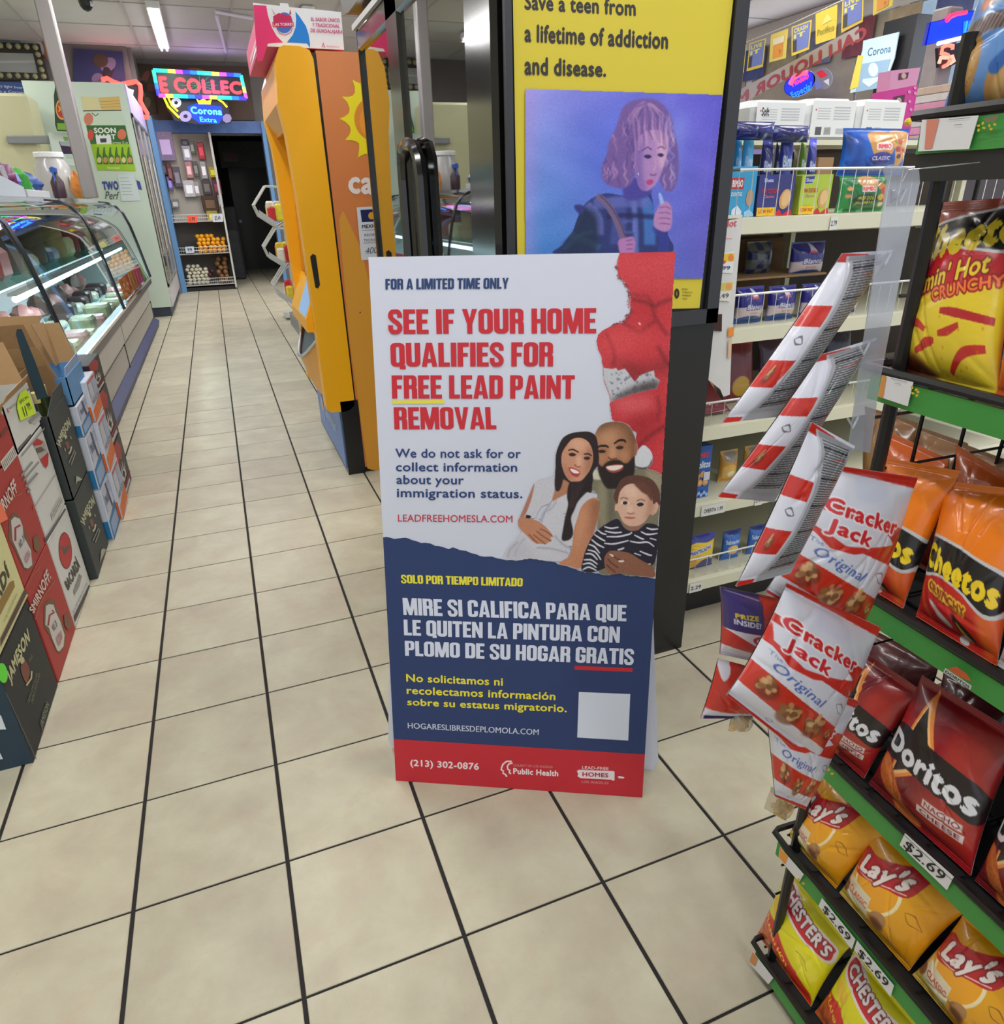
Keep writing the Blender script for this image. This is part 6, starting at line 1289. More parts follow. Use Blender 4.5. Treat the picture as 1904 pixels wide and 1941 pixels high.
for x, y, r, cc in ((.78, .3, .06, (206, 90, 70)), (.86, .36, .05, (226, 190, 150)), (.74, .45, .06, (170, 60, 50)), (.84, .5, .06, (220, 110, 90)), (.78, .6, .05, (90, 60, 50)), (.7, .3, .03, (120, 150, 60))): c.poly(circ(x, y, r, r, 10), cc)
c.text('BIMBO', rq(.40, .34, .60, .44), (224, 50, 60), .05, outline=.02, ocol=(236, 236, 240)); c.poly(circ(.48, .64, .17, .13), (60, 60, 150)); c.text('CLASSIC', rq(.34, .60, .62, .68), (226, 226, 240), .03); c.text('hot dog buns', rq(.3, .82, .62, .88), (190, 206, 240), .0); c.poly([(0, .2), (.08, .1), (.06, .6)], (16, 50, 120), soft=2); c.poly([(.14, .1), (.2, .5), (.12, .9)], (14, 56, 140), soft=3)
sbag('bun_bag', 'big blue bag of classic hot dog buns lying on the green bag', 'bag', (1585, 334), (1726, 244), 1.72, .2, c, None, seed=5, bulge=.04)
# the deck behind the fence row: dark blue and light blue packs
def cpack(a, b_, tw):
    c = cvs(30, 60, a); c.poly([(0, 0), (1, 0), (1, .12), (0, .08)], tuple(min(255, int(v * 1.5) + 20) for v in a)); tw and c.text(tw, rq(.1, .3, .9, .44), (206, 220, 240), .03); c.poly(circ(.5, .75, .3, .16), b_); return c
rowp = [((1388, 330), (1408, 250), (64, 156, 210), 'sky blue'), ((1404, 328), (1432, 246), (80, 176, 222), 'pale blue'), ((1440, 330), (1468, 260), (40, 44, 110), 'dark navy'), ((1466, 330), (1476, 262), (36, 40, 100), 'thin navy'), ((1474, 330), (1508, 246), (48, 60, 160), 'royal blue'), ((1512, 330), (1530, 258), (90, 120, 40), 'olive'), ((1527, 330), (1550, 262), (56, 60, 150), 'violet blue')]
for k, (bl, tr, rgb, cn) in enumerate(rowp):
    sbag('toast_bag', '%s toast sleeve standing behind the boxed cakes' % cn, 'bag', bl, tr, 1.80, .1, cpack(rgb, (216, 190, 150) if k % 2 else (190, 210, 230), 'Bimbo'), SH[0], 'toast sleeves on the top bread shelf', seed=20 + k, bulge=.02)
c = cvs(70, 26, (34, 36, 110)); 
for k in range(16): c.poly(circ(rng.uniform(0, 1), rng.uniform(.2, 1), .04, .12, 8), [(60, 64, 160), (190, 200, 230), (26, 26, 80)][k % 3], soft=1)
sbag('cake_bag', 'crumpled navy cake bag lying across the toast sleeves', 'bag', (1388, 266), (1470, 231), 1.76, .2, c, None, seed=31, bulge=.03); sbag('cake_bag', 'dark navy cake bag right of the crumpled one', 'bag', (1462, 270), (1536, 238), 1.77, .2, c, None, seed=32, bulge=.03)
sbox('kraft_tray', 'open kraft tray standing behind the lime box', 'box', (1548, 332), (1582, 298), 1.93, .1, (150, 118, 84), lambda p: p.poly(rq(0, 0, 1, 1), (156, 124, 90)), SH[0])
# tissue packs
def tis(first):
    def f(p):
        p.poly(rq(0, 0, 1, 1), (224, 226, 226))
        for k in range(5): p.poly(rq(.12, .2 + k * .07, .42, .225 + k * .07), (186, 188, 190), bump=False); p.poly(rq(.5, .16 + k * .08, .88, .2 + k * .08), (186, 188, 192), bump=False)
        p.poly(rq(.12, .72, .26, .95), (90, 92, 94), bump=False); p.poly(rq(.32, .72, .48, .95), (200, 200, 200), bump=False)
        for k in range(6): p.poly(rq(.33 + k * .025, .74, .34 + k * .025, .93), (60, 60, 60), bump=False)
        p.poly(rq(.6, .76, .8, .92), (180, 182, 190), bump=False); p.poly(circ(.08, .25, .015, .03, 8), (206, 60, 60), bump=False)
        if first: p.text('Soft', rq(.1, .15, .25, .4), (60, 60, 64), .03); p.text("Simply Smart", rq(.42, .7, .9, .86), (70, 70, 76), .0, shear=.2)
    return f
for k, (bl, tr) in enumerate((((1430, 238), (1532, 190)), ((1534, 244), (1628, 187)), ((1630, 246), (1722, 189)))):
    y = 1.96; x0, z0, x1, z1 = R2(bl, tr, y); z0 = 1.4708; x0 -= .006; x1 += .006
    t = thing('tissue_pack', 'white wrapped tissue pack on top of the bread shelf, %s of three' % ('leftmost', 'middle', 'rightmost')[k], 'tissue', ((x0 + x1) / 2, y + .1, z0), 'tissue packs on top of the shelf')
    MB().rbox(x0, x1, y, y + .14, z0, z1, .02).build('pack', mat('white_wrap', (226, 228, 228), .35, noise=.05, scale=30, bump=.2, bscale=50), t); p_ = Print(UV((x0 + .01, y, z1 - .008), (x1 - x0 - .02, 0, 0), (0, 0, z0 - z1 + .016)), base=.0006); tis(k == 0)(p_); p_.build('pack_print', t)
MB().ball((P3((1722, 233), PY(1.6))[0], 1.60, 1.487), .010, 8, 6).build('yellow_knob', flat((210, 180, 40), .4), gon)
# bread loaves
def breadcv():
    c = cvs(54, 54, (40, 40, 130)); c.poly([(0, .55), (.5, .5), (1, .6), (1, .85), (0, .85)], (206, 190, 190), smooth=False); c.poly([(0, .88), (.3, .78), (.7, .8), (1, .92), (1, 1), (0, 1)], (30, 74, 140)); c.text('Blanco', rq(.24, .46, .8, .60), (214, 216, 230), .03, shear=.15, outline=.02, ocol=(50, 50, 120)); c.text('familiar', rq(.34, .66, .66, .73), (190, 80, 90), .0)
    c.poly([(.46, .08), (.52, .05), (.56, .12), (.62, .28), (.44, .28)], (206, 206, 224)); c.text('BIMBO', rq(.40, .24, .66, .33), (216, 70, 80), .04); return c
for k, (bl, tr) in enumerate((((1390, 612), (1450, 541)), ((1450, 611), (1511, 539)), ((1512, 608), (1570, 535)), ((1574, 606), (1632, 533)))):
    sbag('bread_loaf', 'blue wrapped white bread loaf, %s in the row behind the wire fence' % ('leftmost', 'second', 'third', 'fourth')[k], 'bread', bl, tr, 1.68, .2, breadcv(), SH[1], 'white bread loaves', bulge=.03, seed=40 + k)
sbag('bread_loaf', 'blue wrapped white bread loaf standing on the row of loaves', 'bread', (1492, 527), (1566, 456), 1.74, .2, breadcv(), None, 'white bread loaves', bulge=.03, seed=47)
c = cvs(40, 40, (150, 150, 150)); 
for i in range(4):
    for j in range(4):
        c.poly([(i * .25, j * .25), (i * .25 + .25, j * .25), (i * .25 + .25, j * .25 + .25), (i * .25, j * .25 + .25)], (30, 40, 86) if (i + j) % 2 else (96, 98, 90), smooth=False)
sbag('checked_bag', 'dark blue checked bread bag at the left of the second shelf', 'bag', (1410, 527), (1466, 456), 1.80, .2, c, None, bulge=.03, seed=48)
MB().rbox(1.36, 1.70, 1.86, 2.0, .974, 1.19, .01).build('bread_crust', mat('brown_paper_board', (120, 92, 64), .8, noise=.3, scale=40), None, label='brown cardboard sheet behind the bread loaves', cat='cardboard')
MB().rbox(1.36, 1.72, 1.70, 1.99, 1.090, 1.096, .001).build('kraft_board', mat('kraft_board', (150, 120, 84), .8, noise=.2, scale=40), None, label='kraft board laid over the row of bread loaves', cat='cardboard')
# third shelf: dark packs
for k in range(5):
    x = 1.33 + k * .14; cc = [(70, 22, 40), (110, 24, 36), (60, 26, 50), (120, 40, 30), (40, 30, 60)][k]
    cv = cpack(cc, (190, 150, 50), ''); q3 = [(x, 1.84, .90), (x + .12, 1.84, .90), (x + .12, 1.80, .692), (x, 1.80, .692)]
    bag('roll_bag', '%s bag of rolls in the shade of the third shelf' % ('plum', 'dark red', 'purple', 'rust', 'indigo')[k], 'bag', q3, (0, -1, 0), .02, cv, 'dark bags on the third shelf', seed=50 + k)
cv = cvs(30, 20, (120, 40, 50)); q3 = [(1.262, 1.80, .78), (1.40, 1.80, .78), (1.42, 1.70, .70), (1.262, 1.70, .70)]; bag('flat_pack', 'flat maroon pack in the wire basket of the third shelf', 'bag', q3, (0, -.7, .7), .015, cv, None, seed=58)
# fourth shelf
def a4(p):
    p.poly(rq(0, 0, 1, 1), (44, 92, 170)); p.text('BIMBO', rq(.15, .12, .85, .22), (220, 60, 66), .04); p.text('Frolitos', rq(.08, .28, .96, .42), (222, 230, 240), .04, shear=.15)
    for x, y in ((.3, .58), (.6, .54), (.45, .7), (.75, .7), (.2, .74)): p.poly(circ(x, y, .16, .07, 12), (206, 150, 84)); p.poly(circ(x + .02, y, .08, .03, 10), (226, 180, 120))
    p.poly(rq(.62, .5, .95, .66), (200, 206, 214)); 
    for k in range(6): p.poly(circ(.15 + .14 * k, .9 + .04 * (k % 2), .08, .04, 8), (150, 180, 226))
sbox('cookie_box', 'slim blue cookie box at the left of the fourth shelf', 'box', (1306, 957), (1352, 843), 1.66, .1, (40, 88, 166), a4, SH[3])
c = cvs(40, 60, (206, 150, 60)); c.poly([(.1, .5), (.5, .4), (.9, .6), (.8, .9), (.2, .9)], (226, 180, 90)); c.poly([(.2, .05), (.8, .05), (.8, .3), (.2, .3)], (150, 140, 130)); c.poly(circ(.5, .7, .2, .1), (240, 226, 190))
for k in range(4): sbag('cookie_bag', 'golden cookie bag on the fourth shelf, %s from the blue box' % ('first', 'second', 'third', 'fourth')[k], 'bag', (1356 + 45 * k, 948 - 9 * k), (1400 + 45 * k, 850 - 9 * k), 1.74, .1, c, SH[3], 'golden cookie bags', seed=60 + k)
# bottom shelf
c = cvs(60, 70, (236, 200, 40)); c.poly([(0, 0), (1, 0), (1, .16), (.7, .22), (.3, .18), (0, .26)], (44, 52, 150)); c.text('MANTECADAS', [(.12, .42), (.82, .30), (.84, .42), (.14, .54)], (50, 60, 150), .04, outline=.02, ocol=(236, 240, 246))
for x, y in ((.25, .7), (.4, .62), (.3, .82), (.52, .76)): c.poly(circ(x, y, .1, .06, 10), (226, 160, 80))
c.poly([(.35, .9), (.6, .7), (.9, .74), (1, .8), (1, 1), (.3, 1)], (56, 60, 130)); c.poly(circ(.8, .66, .06, .05), (40, 60, 160)); sbag('muffin_bag', 'yellow and blue muffin pack at the left of the bottom shelf', 'bag', (1291, 1094), (1357, 1006), 1.68, .1, c, SH[4], bulge=.02, seed=70, crimp=.03)
c = cvs(50, 70, (46, 104, 190)); c.text('Submarinos', rq(.1, .28, .9, .42), (216, 226, 240), .03); c.poly(circ(.5, .62, .3, .16), (226, 190, 120)); c.poly(circ(.5, .6, .2, .1), (236, 206, 90)); c.poly([(0, .0), (1, 0), (1, .14), (0, .1)], (30, 50, 120))
for k in range(4): sbag('cake_bag', 'blue snack cake pack on the bottom shelf, %s from the yellow pack' % ('first', 'second', 'third', 'fourth')[k], 'bag', (1362 + 48 * k, 1086 - 9 * k), (1406 + 48 * k, 1000 - 9 * k), 1.69, .1, c, SH[4], 'blue snack cakes', bulge=.02, seed=71 + k)
# paper strips hung at the end of the shelf
pst = thing('paper_banner', 'narrow white paper strips with food stickers hanging between cooler and bread shelf', 'banner', (1.25, 1.6, .78))
PS = PY(1.600); V = PS([(1368, 420), (1408, 413), (1398, 520), (1388, 640), (1384, 748), (1372, 752), (1366, 738), (1333, 712), (1340, 560), (1352, 420)]); MB().hexa(V, (0, .002, 0)).build('paper', mat('white_paper', (208, 206, 204), .6, noise=.06, scale=20), pst)
p_ = Print(PS, base=.0012)
zz = lambda *q_: [(1340 + x / 4.219, 180 + y / 4.219) for x, y in q_]
p_.text('Hot', zz((130, 1010), (240, 990), (240, 1050), (135, 1060)), (206, 90, 96), .02, shear=.2); p_.line(zz((105, 1150), (200, 1150)), .8, (206, 90, 90)); p_.poly(zz((80, 1270), (220, 1250), (205, 1425), (70, 1420)), (222, 222, 220)); p_.poly(zz((90, 1275), (220, 1265), (215, 1330), (85, 1330)), (226, 190, 60)); p_.poly(zz(*circ(190, 1300, 22, 30, 12)), (226, 130, 60)); p_.poly(zz(*circ(120, 1335, 30, 16, 12)), (206, 80, 60)); p_.text('1.99', zz((80, 1370), (185, 1365), (183, 1395), (80, 1398)), (70, 80, 140), .02)
p_.poly(zz((60, 1500), (205, 1490), (180, 1650), (50, 1640)), (216, 214, 208)); p_.poly(zz((65, 1505), (205, 1495), (195, 1560), (62, 1565)), (206, 190, 90)); p_.poly(zz(*circ(170, 1530, 24, 26, 12)), (226, 150, 80)); p_.text('2.49', zz((65, 1590), (170, 1585), (168, 1620), (65, 1622)), (90, 80, 80), .01)
p_.poly(zz((40, 1755), (115, 1750), (112, 1890), (32, 1880)), (60, 34, 34)); p_.poly(zz((165, 1860), (210, 1855), (205, 1930), (162, 1930)), (226, 140, 50)); p_.poly(zz((165, 1960), (190, 1955), (185, 2100), (160, 2100)), (214, 180, 150)); p_.build('stickers', pst)
MB().box(1.20, 1.30, 1.6, 1.62, 1.262, 1.27).build('hanging_clip', crm, pst)

# ================================================================ SNACK RACK ON THE RIGHT
RD = np.array([.035, 1.0, 0]); RD /= np.linalg.norm(RD); RN = np.array([-1, .035, 0.]); RN /= np.linalg.norm(RN)
def RPl(off=0.0): return Plane(np.array([.70, .60, 0]) - RN * off, RN)
def rp(s, off, z): return np.array([.70, .60, 0]) - RD * s - RN * off + np.array([0, 0, z])     # s metres towards the viewer, off metres behind the lip
blw = mat('black_rack_wire', (20, 20, 22), .35, noise=.1)
grn = mat('green_price_rail', (62, 142, 62), .45, noise=.06, scale=20)
rk = thing('snack_rack', 'black wire snack rack with green price rails at the right edge', 'rack', rp(.6, .18, 0))
RZ = [1.392, 1.132, .856, .578, .354, .073]; RL = 1.25; RDp = .34
for s_, off in ((.02, .02), (.02, RDp), (RL, .02), (RL, RDp)):
    MB().cyl(rp(s_, off, 0), rp(s_, off, 1.62 if off > .1 else 1.46), .008, seg=8).build('upright', blw, rk)
for k, z in enumerate(RZ):
    sh = MB()
    sh.tube([rp(.0, RDp, z), rp(-.012, .01, z), rp(-.008, 0, z), rp(.02, -.002, z), rp(RL, -.002, z), rp(RL, RDp, z)], .0055, 6)
    sh.tube([rp(.0, .004, z - .032), rp(RL, .004, z - .032)], .003, 5)
    for i in range(26): s0 = .02 + i * (RL - .04) / 25; sh.tube([rp(s0, .0, z - .002), rp(s0, .02, z - .012), rp(s0, RDp, z - .012)], .0018, 4)
    for j in range(4): sh.tube([rp(0, .05 + .09 * j, z - .014), rp(RL, .05 + .09 * j, z - .014)], .002, 4)
    shelf = sh.build('wire_shelf', blw, rk); MB().hexa([rp(.01, .012, z - .016), rp(RL, .012, z - .016), rp(RL, RDp, z - .016), rp(.01, RDp, z - .016)], (0, 0, -.003)).build('shade_sheet', mat('rack_shade_sheet', (24, 23, 24), .6), shelf)  # dark sheet added under the wires to block light and deepen the shadows
    g_ = MB(); a, b_ = rp(.004, -.003, z - .007), rp(RL, -.003, z - .007); dn = np.array([0, 0, -.029]); g_.hexa([a, b_, b_ + dn, a + dn], -RN * .003); g_.build('price_rail', grn, shelf)
b = MB()
for i in range(30): s0 = i * RL / 29; b.cyl(rp(s0, RDp, .02), rp(s0, RDp, 1.5), .0018, seg=4)
for j in range(20): b.cyl(rp(0, RDp, .04 + j * .075), rp(RL, RDp, .04 + j * .075), .0018, seg=4)
b.build('back_grid', blw, rk)
MB().hexa([rp(0, RDp + .006, .02), rp(RL, RDp + .006, .02), rp(RL, RDp + .006, 1.08), rp(0, RDp + .006, 1.08)], RN * -.004).build('back_panel', mat('rack_back_board', (30, 28, 28), .7), rk)  # dark sheet added behind the bags, standing in for the shade there
b = MB()
for j in range(19): z = .06 + j * .072; b.tube([rp(-.0, .02, z), rp(-.0, RDp, z)], .0022, 4)
for off in (.10, .18, .26): b.cyl(rp(0, off, .03), rp(0, off, 1.42), .0026, seg=5)
b.build('end_grid', blw, rk)
b = MB(); b.tube([rp(.02, .02, 1.40), rp(.02, .03, 1.44), rp(.02, .10, 1.50), rp(.02, .25, 1.58), rp(.02, RDp, 1.60)], .007, 6); b.tube([rp(.02, .035, 1.42), rp(.02, .12, 1.46)], .006, 6); b.build('top_arm', blw, rk)
zq = [1.40]
b = MB(); b.hexa([rp(.004, .0, 1.392), rp(RL, .0, 1.392), rp(RL, .0, 1.33), rp(.004, .0, 1.33)], -RN * .006); b.build('header_rail', mat('dark_header', (30, 30, 33), .45, noise=.1), rk)
# signs on the rails
z7_ = lambda *q_: [(1380 + x / 3.46, 1380 + y / 3.46) for x, y in q_]
z6_ = lambda *q_: [(1560 + x / 3.593, 880 + y / 3.593) for x, y in q_]
z5_ = lambda *q_: [(1640 + x / 3.731, 380 + y / 3.731) for x, y in q_]
z4_ = lambda *q_: [(1640 + x / 4.62, y / 4.62) for x, y in q_]
def card(qd, lab, art=None, col=(216, 216, 220)):
    F = RPl(-.0065); t = MB().hexa(F(qd), -RN * -.0007).build('price_label', flat(col, .5, .03), rk, label=lab)
    if art: p_ = Print(RPl(-.0074), base=.0004); art(p_); p_.build('label_print', t)
card(z7_((1165, 690), (1485, 975), (1440, 1062), (1130, 765)), 'white $2.69 price label under the red bags', lambda p: p.text('$2.69', z7_((1180, 735), (1440, 960), (1405, 1005), (1150, 775)), (30, 30, 32), .01))
card(z7_((620, 1115), (838, 1385), (815, 1450), (598, 1165)), 'white $2.69 price label left of its twin on the lower rail', lambda p: p.text('$2.69', z7_((640, 1158), (812, 1368), (792, 1405), (622, 1190)), (30, 30, 32), .01))
card(z7_((850, 1395), (1092, 1690), (1070, 1760), (832, 1455)), 'white $2.69 price label right of its twin on the lower rail', lambda p: p.text('$2.69', z7_((872, 1445), (1062, 1665), (1040, 1705), (852, 1478)), (30, 30, 32), .01))
def chips(p, q_): 
    for (x, y) in q_: p.poly(circ(x, y, 3.4, 2.4, 8, x), (206, 168, 50), bump=True)
card(z4_((505, 1050), (1000, 1010), (915, 1305), (470, 1325)), 'white info label on the top rail', lambda p: (p.poly(z4_((545, 1050), (655, 1040), (590, 1300), (525, 1305)), (206, 130, 110)), p.line(z4_((740, 1048), (930, 1030)), 1, (110, 110, 112)), p.line(z4_((790, 1095), (860, 1088)), 1, (110, 110, 112))))
card(z5_((125, 1235), (345, 1285), (305, 1455), (95, 1385)), 'white info label on the second rail', lambda p: (p.poly(z5_((125, 1235), (155, 1242), (130, 1396), (95, 1385)), (206, 140, 70)), p.line(z5_((190, 1258), (300, 1285)), .9, (120, 120, 122)), p.line(z5_((215, 1290), (260, 1300)), .9, (120, 120, 122))))
card(z7_((345, 780), (500, 960), (470, 1008), (335, 850)), 'small info label on the lower rail', lambda p: p.poly(z7_((345, 782), (398, 842), (378, 895), (337, 848)), (226, 150, 60)))
card(z7_((165, 1465), (300, 1640), (268, 1680), (140, 1535)), 'small info label on the bottom rail', lambda p: p.poly(z7_((165, 1467), (200, 1512), (180, 1565), (142, 1532)), (206, 140, 90)))
pr2 = Print(RPl(-.0065), base=.0006); chips(pr2, z4_((1000, 1100), (1040, 1080), (1090, 1060), (1140, 1060), (1010, 1140), (1060, 1120), (1110, 1100), (1160, 1090), (1130, 1130))); pr2.poly(z4_((1060, 1040), (1200, 1005), (1180, 1050), (1100, 1075)), (120, 110, 90))
chips(pr2, z5_((355, 1320), (385, 1335), (400, 1350), (365, 1360), (395, 1375))); pr2.poly(z6_((880, 1385), (940, 1370), (1010, 1420), (1040, 1470), (960, 1440)), (190, 90, 50)); pr2.poly(z6_((865, 1380), (1045, 1500), (1035, 1528), (850, 1410)), (196, 196, 196)); pr2.text('DORITOS', z6_((872, 1392), (1035, 1502), (1028, 1520), (862, 1408)), (60, 60, 60), .02); chips(pr2, z7_((490, 985), (520, 1010), (690, 265), (715, 290)))
pr2.build('rail_stickers', rk)

# ---------------------------------------------------------------- snack bag artwork
def lays():
    c = cvs(170, 150, (232, 160, 22))
    c.grad(lambda X, Y, im: im + np.stack([-10 * Y, 10 * (1 - Y) - 22 * np.abs(X - .5), 0 * X], -1) * 1.2)
    c.poly([(0, .55), (.12, .6), (.3, .92), (.5, 1), (0, 1)], (214, 186, 120), soft=4, op=.8)
    for k in range(14): x, y = rng.uniform(.02, .42), rng.uniform(.84, .99); c.poly(circ(x, y, .07, .025, 10, rng.uniform(0, 3)), (226, 196, 110) if k % 2 else (196, 150, 70), soft=1, op=.8)
    c.poly(circ(.37, .46, .285, .285, 30), (236, 222, 190)); c.poly(circ(.37, .46, .265, .265, 30), (244, 226, 170)); c.poly(circ(.37, .46, .25, .25, 30), (238, 164, 28))
    c.poly([(.04, .60), (.40, .58), (.44, .86), (.10, .90)], (224, 212, 184), smooth=False); c.text('CLASSIC', [(.10, .69), (.39, .67), (.40, .75), (.11, .77)], (190, 60, 60), .02)
    c.poly([(.02, .88), (.42, .84), (.44, .90), (.04, .96)], (226, 216, 40), smooth=False); c.text('POTATO CHIPS', [(.06, .90), (.40, .865), (.405, .89), (.065, .925)], (120, 120, 40), 0)
    c.poly([(.0, .34), (.05, .20), (.2, .20), (.42, .11), (.62, .0), (.68, .08), (.66, .30), (.46, .38), (.24, .47), (.06, .52)], (186, 34, 46)); c.line([(.05, .48), (.25, .45), (.45, .36), (.64, .29)], .012, (240, 200, 190))
    c.text("Lay's", [(.07, .26), (.61, .07), (.62, .27), (.09, .47)], (236, 226, 224), .05, shear=.15, arc=-.06, outline=.012, ocol=(130, 20, 34))
    c.poly(circ(.55, .74, .09, .12, 16, .5), (176, 128, 78)); c.poly(circ(.56, .79, .08, .07, 14, .5), (120, 74, 46), soft=2); c.poly(circ(.04, .78, .05, .09, 12), (132, 84, 60), soft=1.5)
    c.line([(.72, .44), (.80, .42), (.92, .52)], [.004, .012, .004], (120, 84, 20)); c.line([(.72, .44), (.80, .52), (.92, .52)], [.003, .01, .003], (120, 84, 20))
    return c
def doritos():
    c = cvs(180, 170, (146, 22, 32))
    c.grad(lambda X, Y, im: im + np.stack([26 * np.sin(Y * 5 + X * 3), 6 * np.sin(X * 7), 4 * X], -1))
    c.poly([(.0, .0), (1, 0), (1, .2), (.5, .3), (0, .18)], (104, 20, 34), soft=10, op=.7); c.poly([(.55, .1), (.9, .05), (1, .5), (.8, .7), (.6, .4)], (186, 50, 36), soft=10, op=.7); c.poly([(.5, .7), (.9, .6), (.95, .9), (.6, .95)], (190, 74, 40), soft=10, op=.6)
    c.poly([(.22, .02), (.60, .46), (.16, .80)], (232, 140, 60), smooth=False); c.poly([(.235, .10), (.565, .455), (.185, .745)], (244, 190, 130), smooth=False); c.poly([(.245, .14), (.53, .455), (.20, .70)], (24, 20, 24), smooth=False)
    c.poly([(.0, .42), (.1, .34), (.3, .34), (.8, .38), (1.0, .46), (.98, .66), (.7, .62), (.3, .60), (.04, .62)], (30, 18, 24))
    c.text('Doritos', [(.02, .40), (.96, .44), (.96, .62), (.02, .57)], (222, 224, 232), .055, outline=.016, ocol=(26, 18, 24))
    c.poly([(.56, .70), (.90, .70), (.90, .76), (.56, .76)], (214, 200, 200), smooth=False); c.text('NACHO', rq(.58, .71, .88, .75), (130, 30, 40), .02); c.poly([(.52, .775), (.92, .775), (.92, .83), (.52, .83)], (214, 200, 200), smooth=False); c.text('CHEESE', rq(.55, .785, .89, .82), (130, 30, 40), .02)
    for q_ in ([(.02, .66), (.14, .64), (.36, .86), (.22, .93), (.06, .80)], [(.2, .88), (.34, .86), (.54, .98), (.3, 1)]): c.poly(q_, (206, 110, 50), soft=1); c.line([q_[0], q_[2]], .02, (232, 150, 84), soft=2, op=.6)
    for k in range(30): c.poly(circ(rng.uniform(.05, .36), rng.uniform(.68, .95), .008, .01, 6), (176, 66, 30), op=.7)
    return c
def cheetos():
    c = cvs(160, 190, (236, 124, 16))
    c.poly([(0, .48), (.3, .50), (.7, .56), (1, .62), (1, 1), (0, 1)], (190, 30, 34), smooth=False, soft=2)
    c.poly([(0, 0), (.3, 0), (.2, .3), (0, .4)], (226, 110, 20), soft=8, op=.7); c.poly([(.5, .6), (.9, .62), (.9, .9), (.6, .95)], (206, 60, 34), soft=10, op=.6); c.poly([(.8, .7), (1, .66), (1, .95), (.85, .98)], (226, 120, 40), soft=4, op=.7)
    base = [(.0, .38), (.93, .50), (.93, .68), (.02, .57)]
    c.poly([(-.02, .42), (.08, .36), (.4, .37), (.7, .42), (1.02, .50), (1.02, .70), (.86, .76), (.6, .66), (.3, .62), (.05, .66), (-.03, .56)], (196, 196, 200))
    c.poly([(.0, .43), (.09, .38), (.4, .39), (.7, .44), (1.0, .52), (1.0, .68), (.86, .735), (.6, .64), (.3, .60), (.06, .635), (-.01, .54)], (22, 18, 20))
    c.text('Cheetos', [(.03, .41), (.97, .53), (.95, .70), (.03, .58)], (238, 206, 30), .06, arc=.06, outline=.0)
    c.text('CRUNCHY', [(.18, .665), (.68, .74), (.68, .80), (.18, .73)], (150, 60, 20), .05, outline=.02, ocol=(232, 180, 50))
    c.poly([(.2, .80), (.35, .84), (.5, .90), (.46, .93), (.3, .88)], (206, 200, 196), soft=1); c.poly([(.5, .82), (.7, .88), (.78, .94), (.6, .92)], (40, 30, 30), soft=1); c.poly([(.55, .86), (.74, .94), (.66, .95)], (206, 170, 70), soft=.6)
    c.poly(circ(.62, .97, .06, .025), (210, 206, 206)); c.line([(.05, .7), (.12, .85), (.22, .95)], .05, (226, 110, 40), soft=2, op=.7)
    for q_ in ([(.3, .1), (.45, .16), (.5, .3)], [(.6, .08), (.66, .2)], [(.8, .2), (.92, .3)]): c.line(q_, .012, (250, 176, 110), soft=1.5, op=.5)
    return c
def flamin():
    c = cvs(190, 210, (186, 34, 44))
    c.poly([(0, 0), (1, 0), (1, .14), (0, .16)], (136, 52, 30), smooth=False, soft=2); c.poly([(0, .14), (1, .1), (1, .2), (0, .2)], (150, 60, 36), soft=6)
    c.poly([(0, .60), (.3, .52), (.6, .46), (1, .42), (1, 1), (0, 1)], (222, 196, 50), smooth=False, soft=1.5); c.poly([(.0, .9), (.2, .86), (.4, .94), (.4, 1), (0, 1)], (90, 40, 24), soft=4)
    c.poly([(-.03, .42), (-.02, .26), (.1, .15), (.3, .10), (.6, .06), (1.03, .02), (1.03, .26), (.7, .28), (.45, .27), (.25, .33), (.1, .41)], (196, 194, 200)); c.poly([(-.02, .40), (-.01, .27), (.11, .165), (.3, .12), (.6, .08), (1.02, .04), (1.02, .245), (.7, .265), (.45, .255), (.25, .31), (.1, .39)], (26, 22, 22))
    c.text('Cheetos', [(.0, .17), (1.18, .02), (1.18, .20), (.03, .38)], (214, 190, 50), .06)
    c.text("Flamin' Hot", [(.02, .45), (.86, .28), (.88, .38), (.06, .56)], (224, 196, 50), .03, shear=.2, outline=.008, ocol=(120, 20, 30)); c.text('CRUNCHY', [(.36, .49), (.98, .38), (.99, .44), (.38, .56)], (236, 120, 60), .03, outline=.010, ocol=(150, 24, 34))
    c.line([(.5, .60), (.65, .60), (.96, .62)], [.03, .05, .04], (176, 36, 44)); c.line([(.60, .92), (.74, .80), (.92, .76)], [.03, .06, .04], (190, 44, 40)); c.line([(.22, .84), (.36, .78), (.46, .76)], [.03, .06, .03], (196, 50, 44)); c.line([(.1, .7), (.22, .68), (.34, .71)], [.03, .05, .03], (200, 60, 46)); c.line([(.5, .72), (.6, .70), (.7, .66)], [.03, .05, .03], (186, 44, 40))
    for k in range(20): c.poly(circ(rng.uniform(.05, .9), rng.uniform(.62, .95), .01, .01, 6), (206, 110, 40), op=.5)
    return c
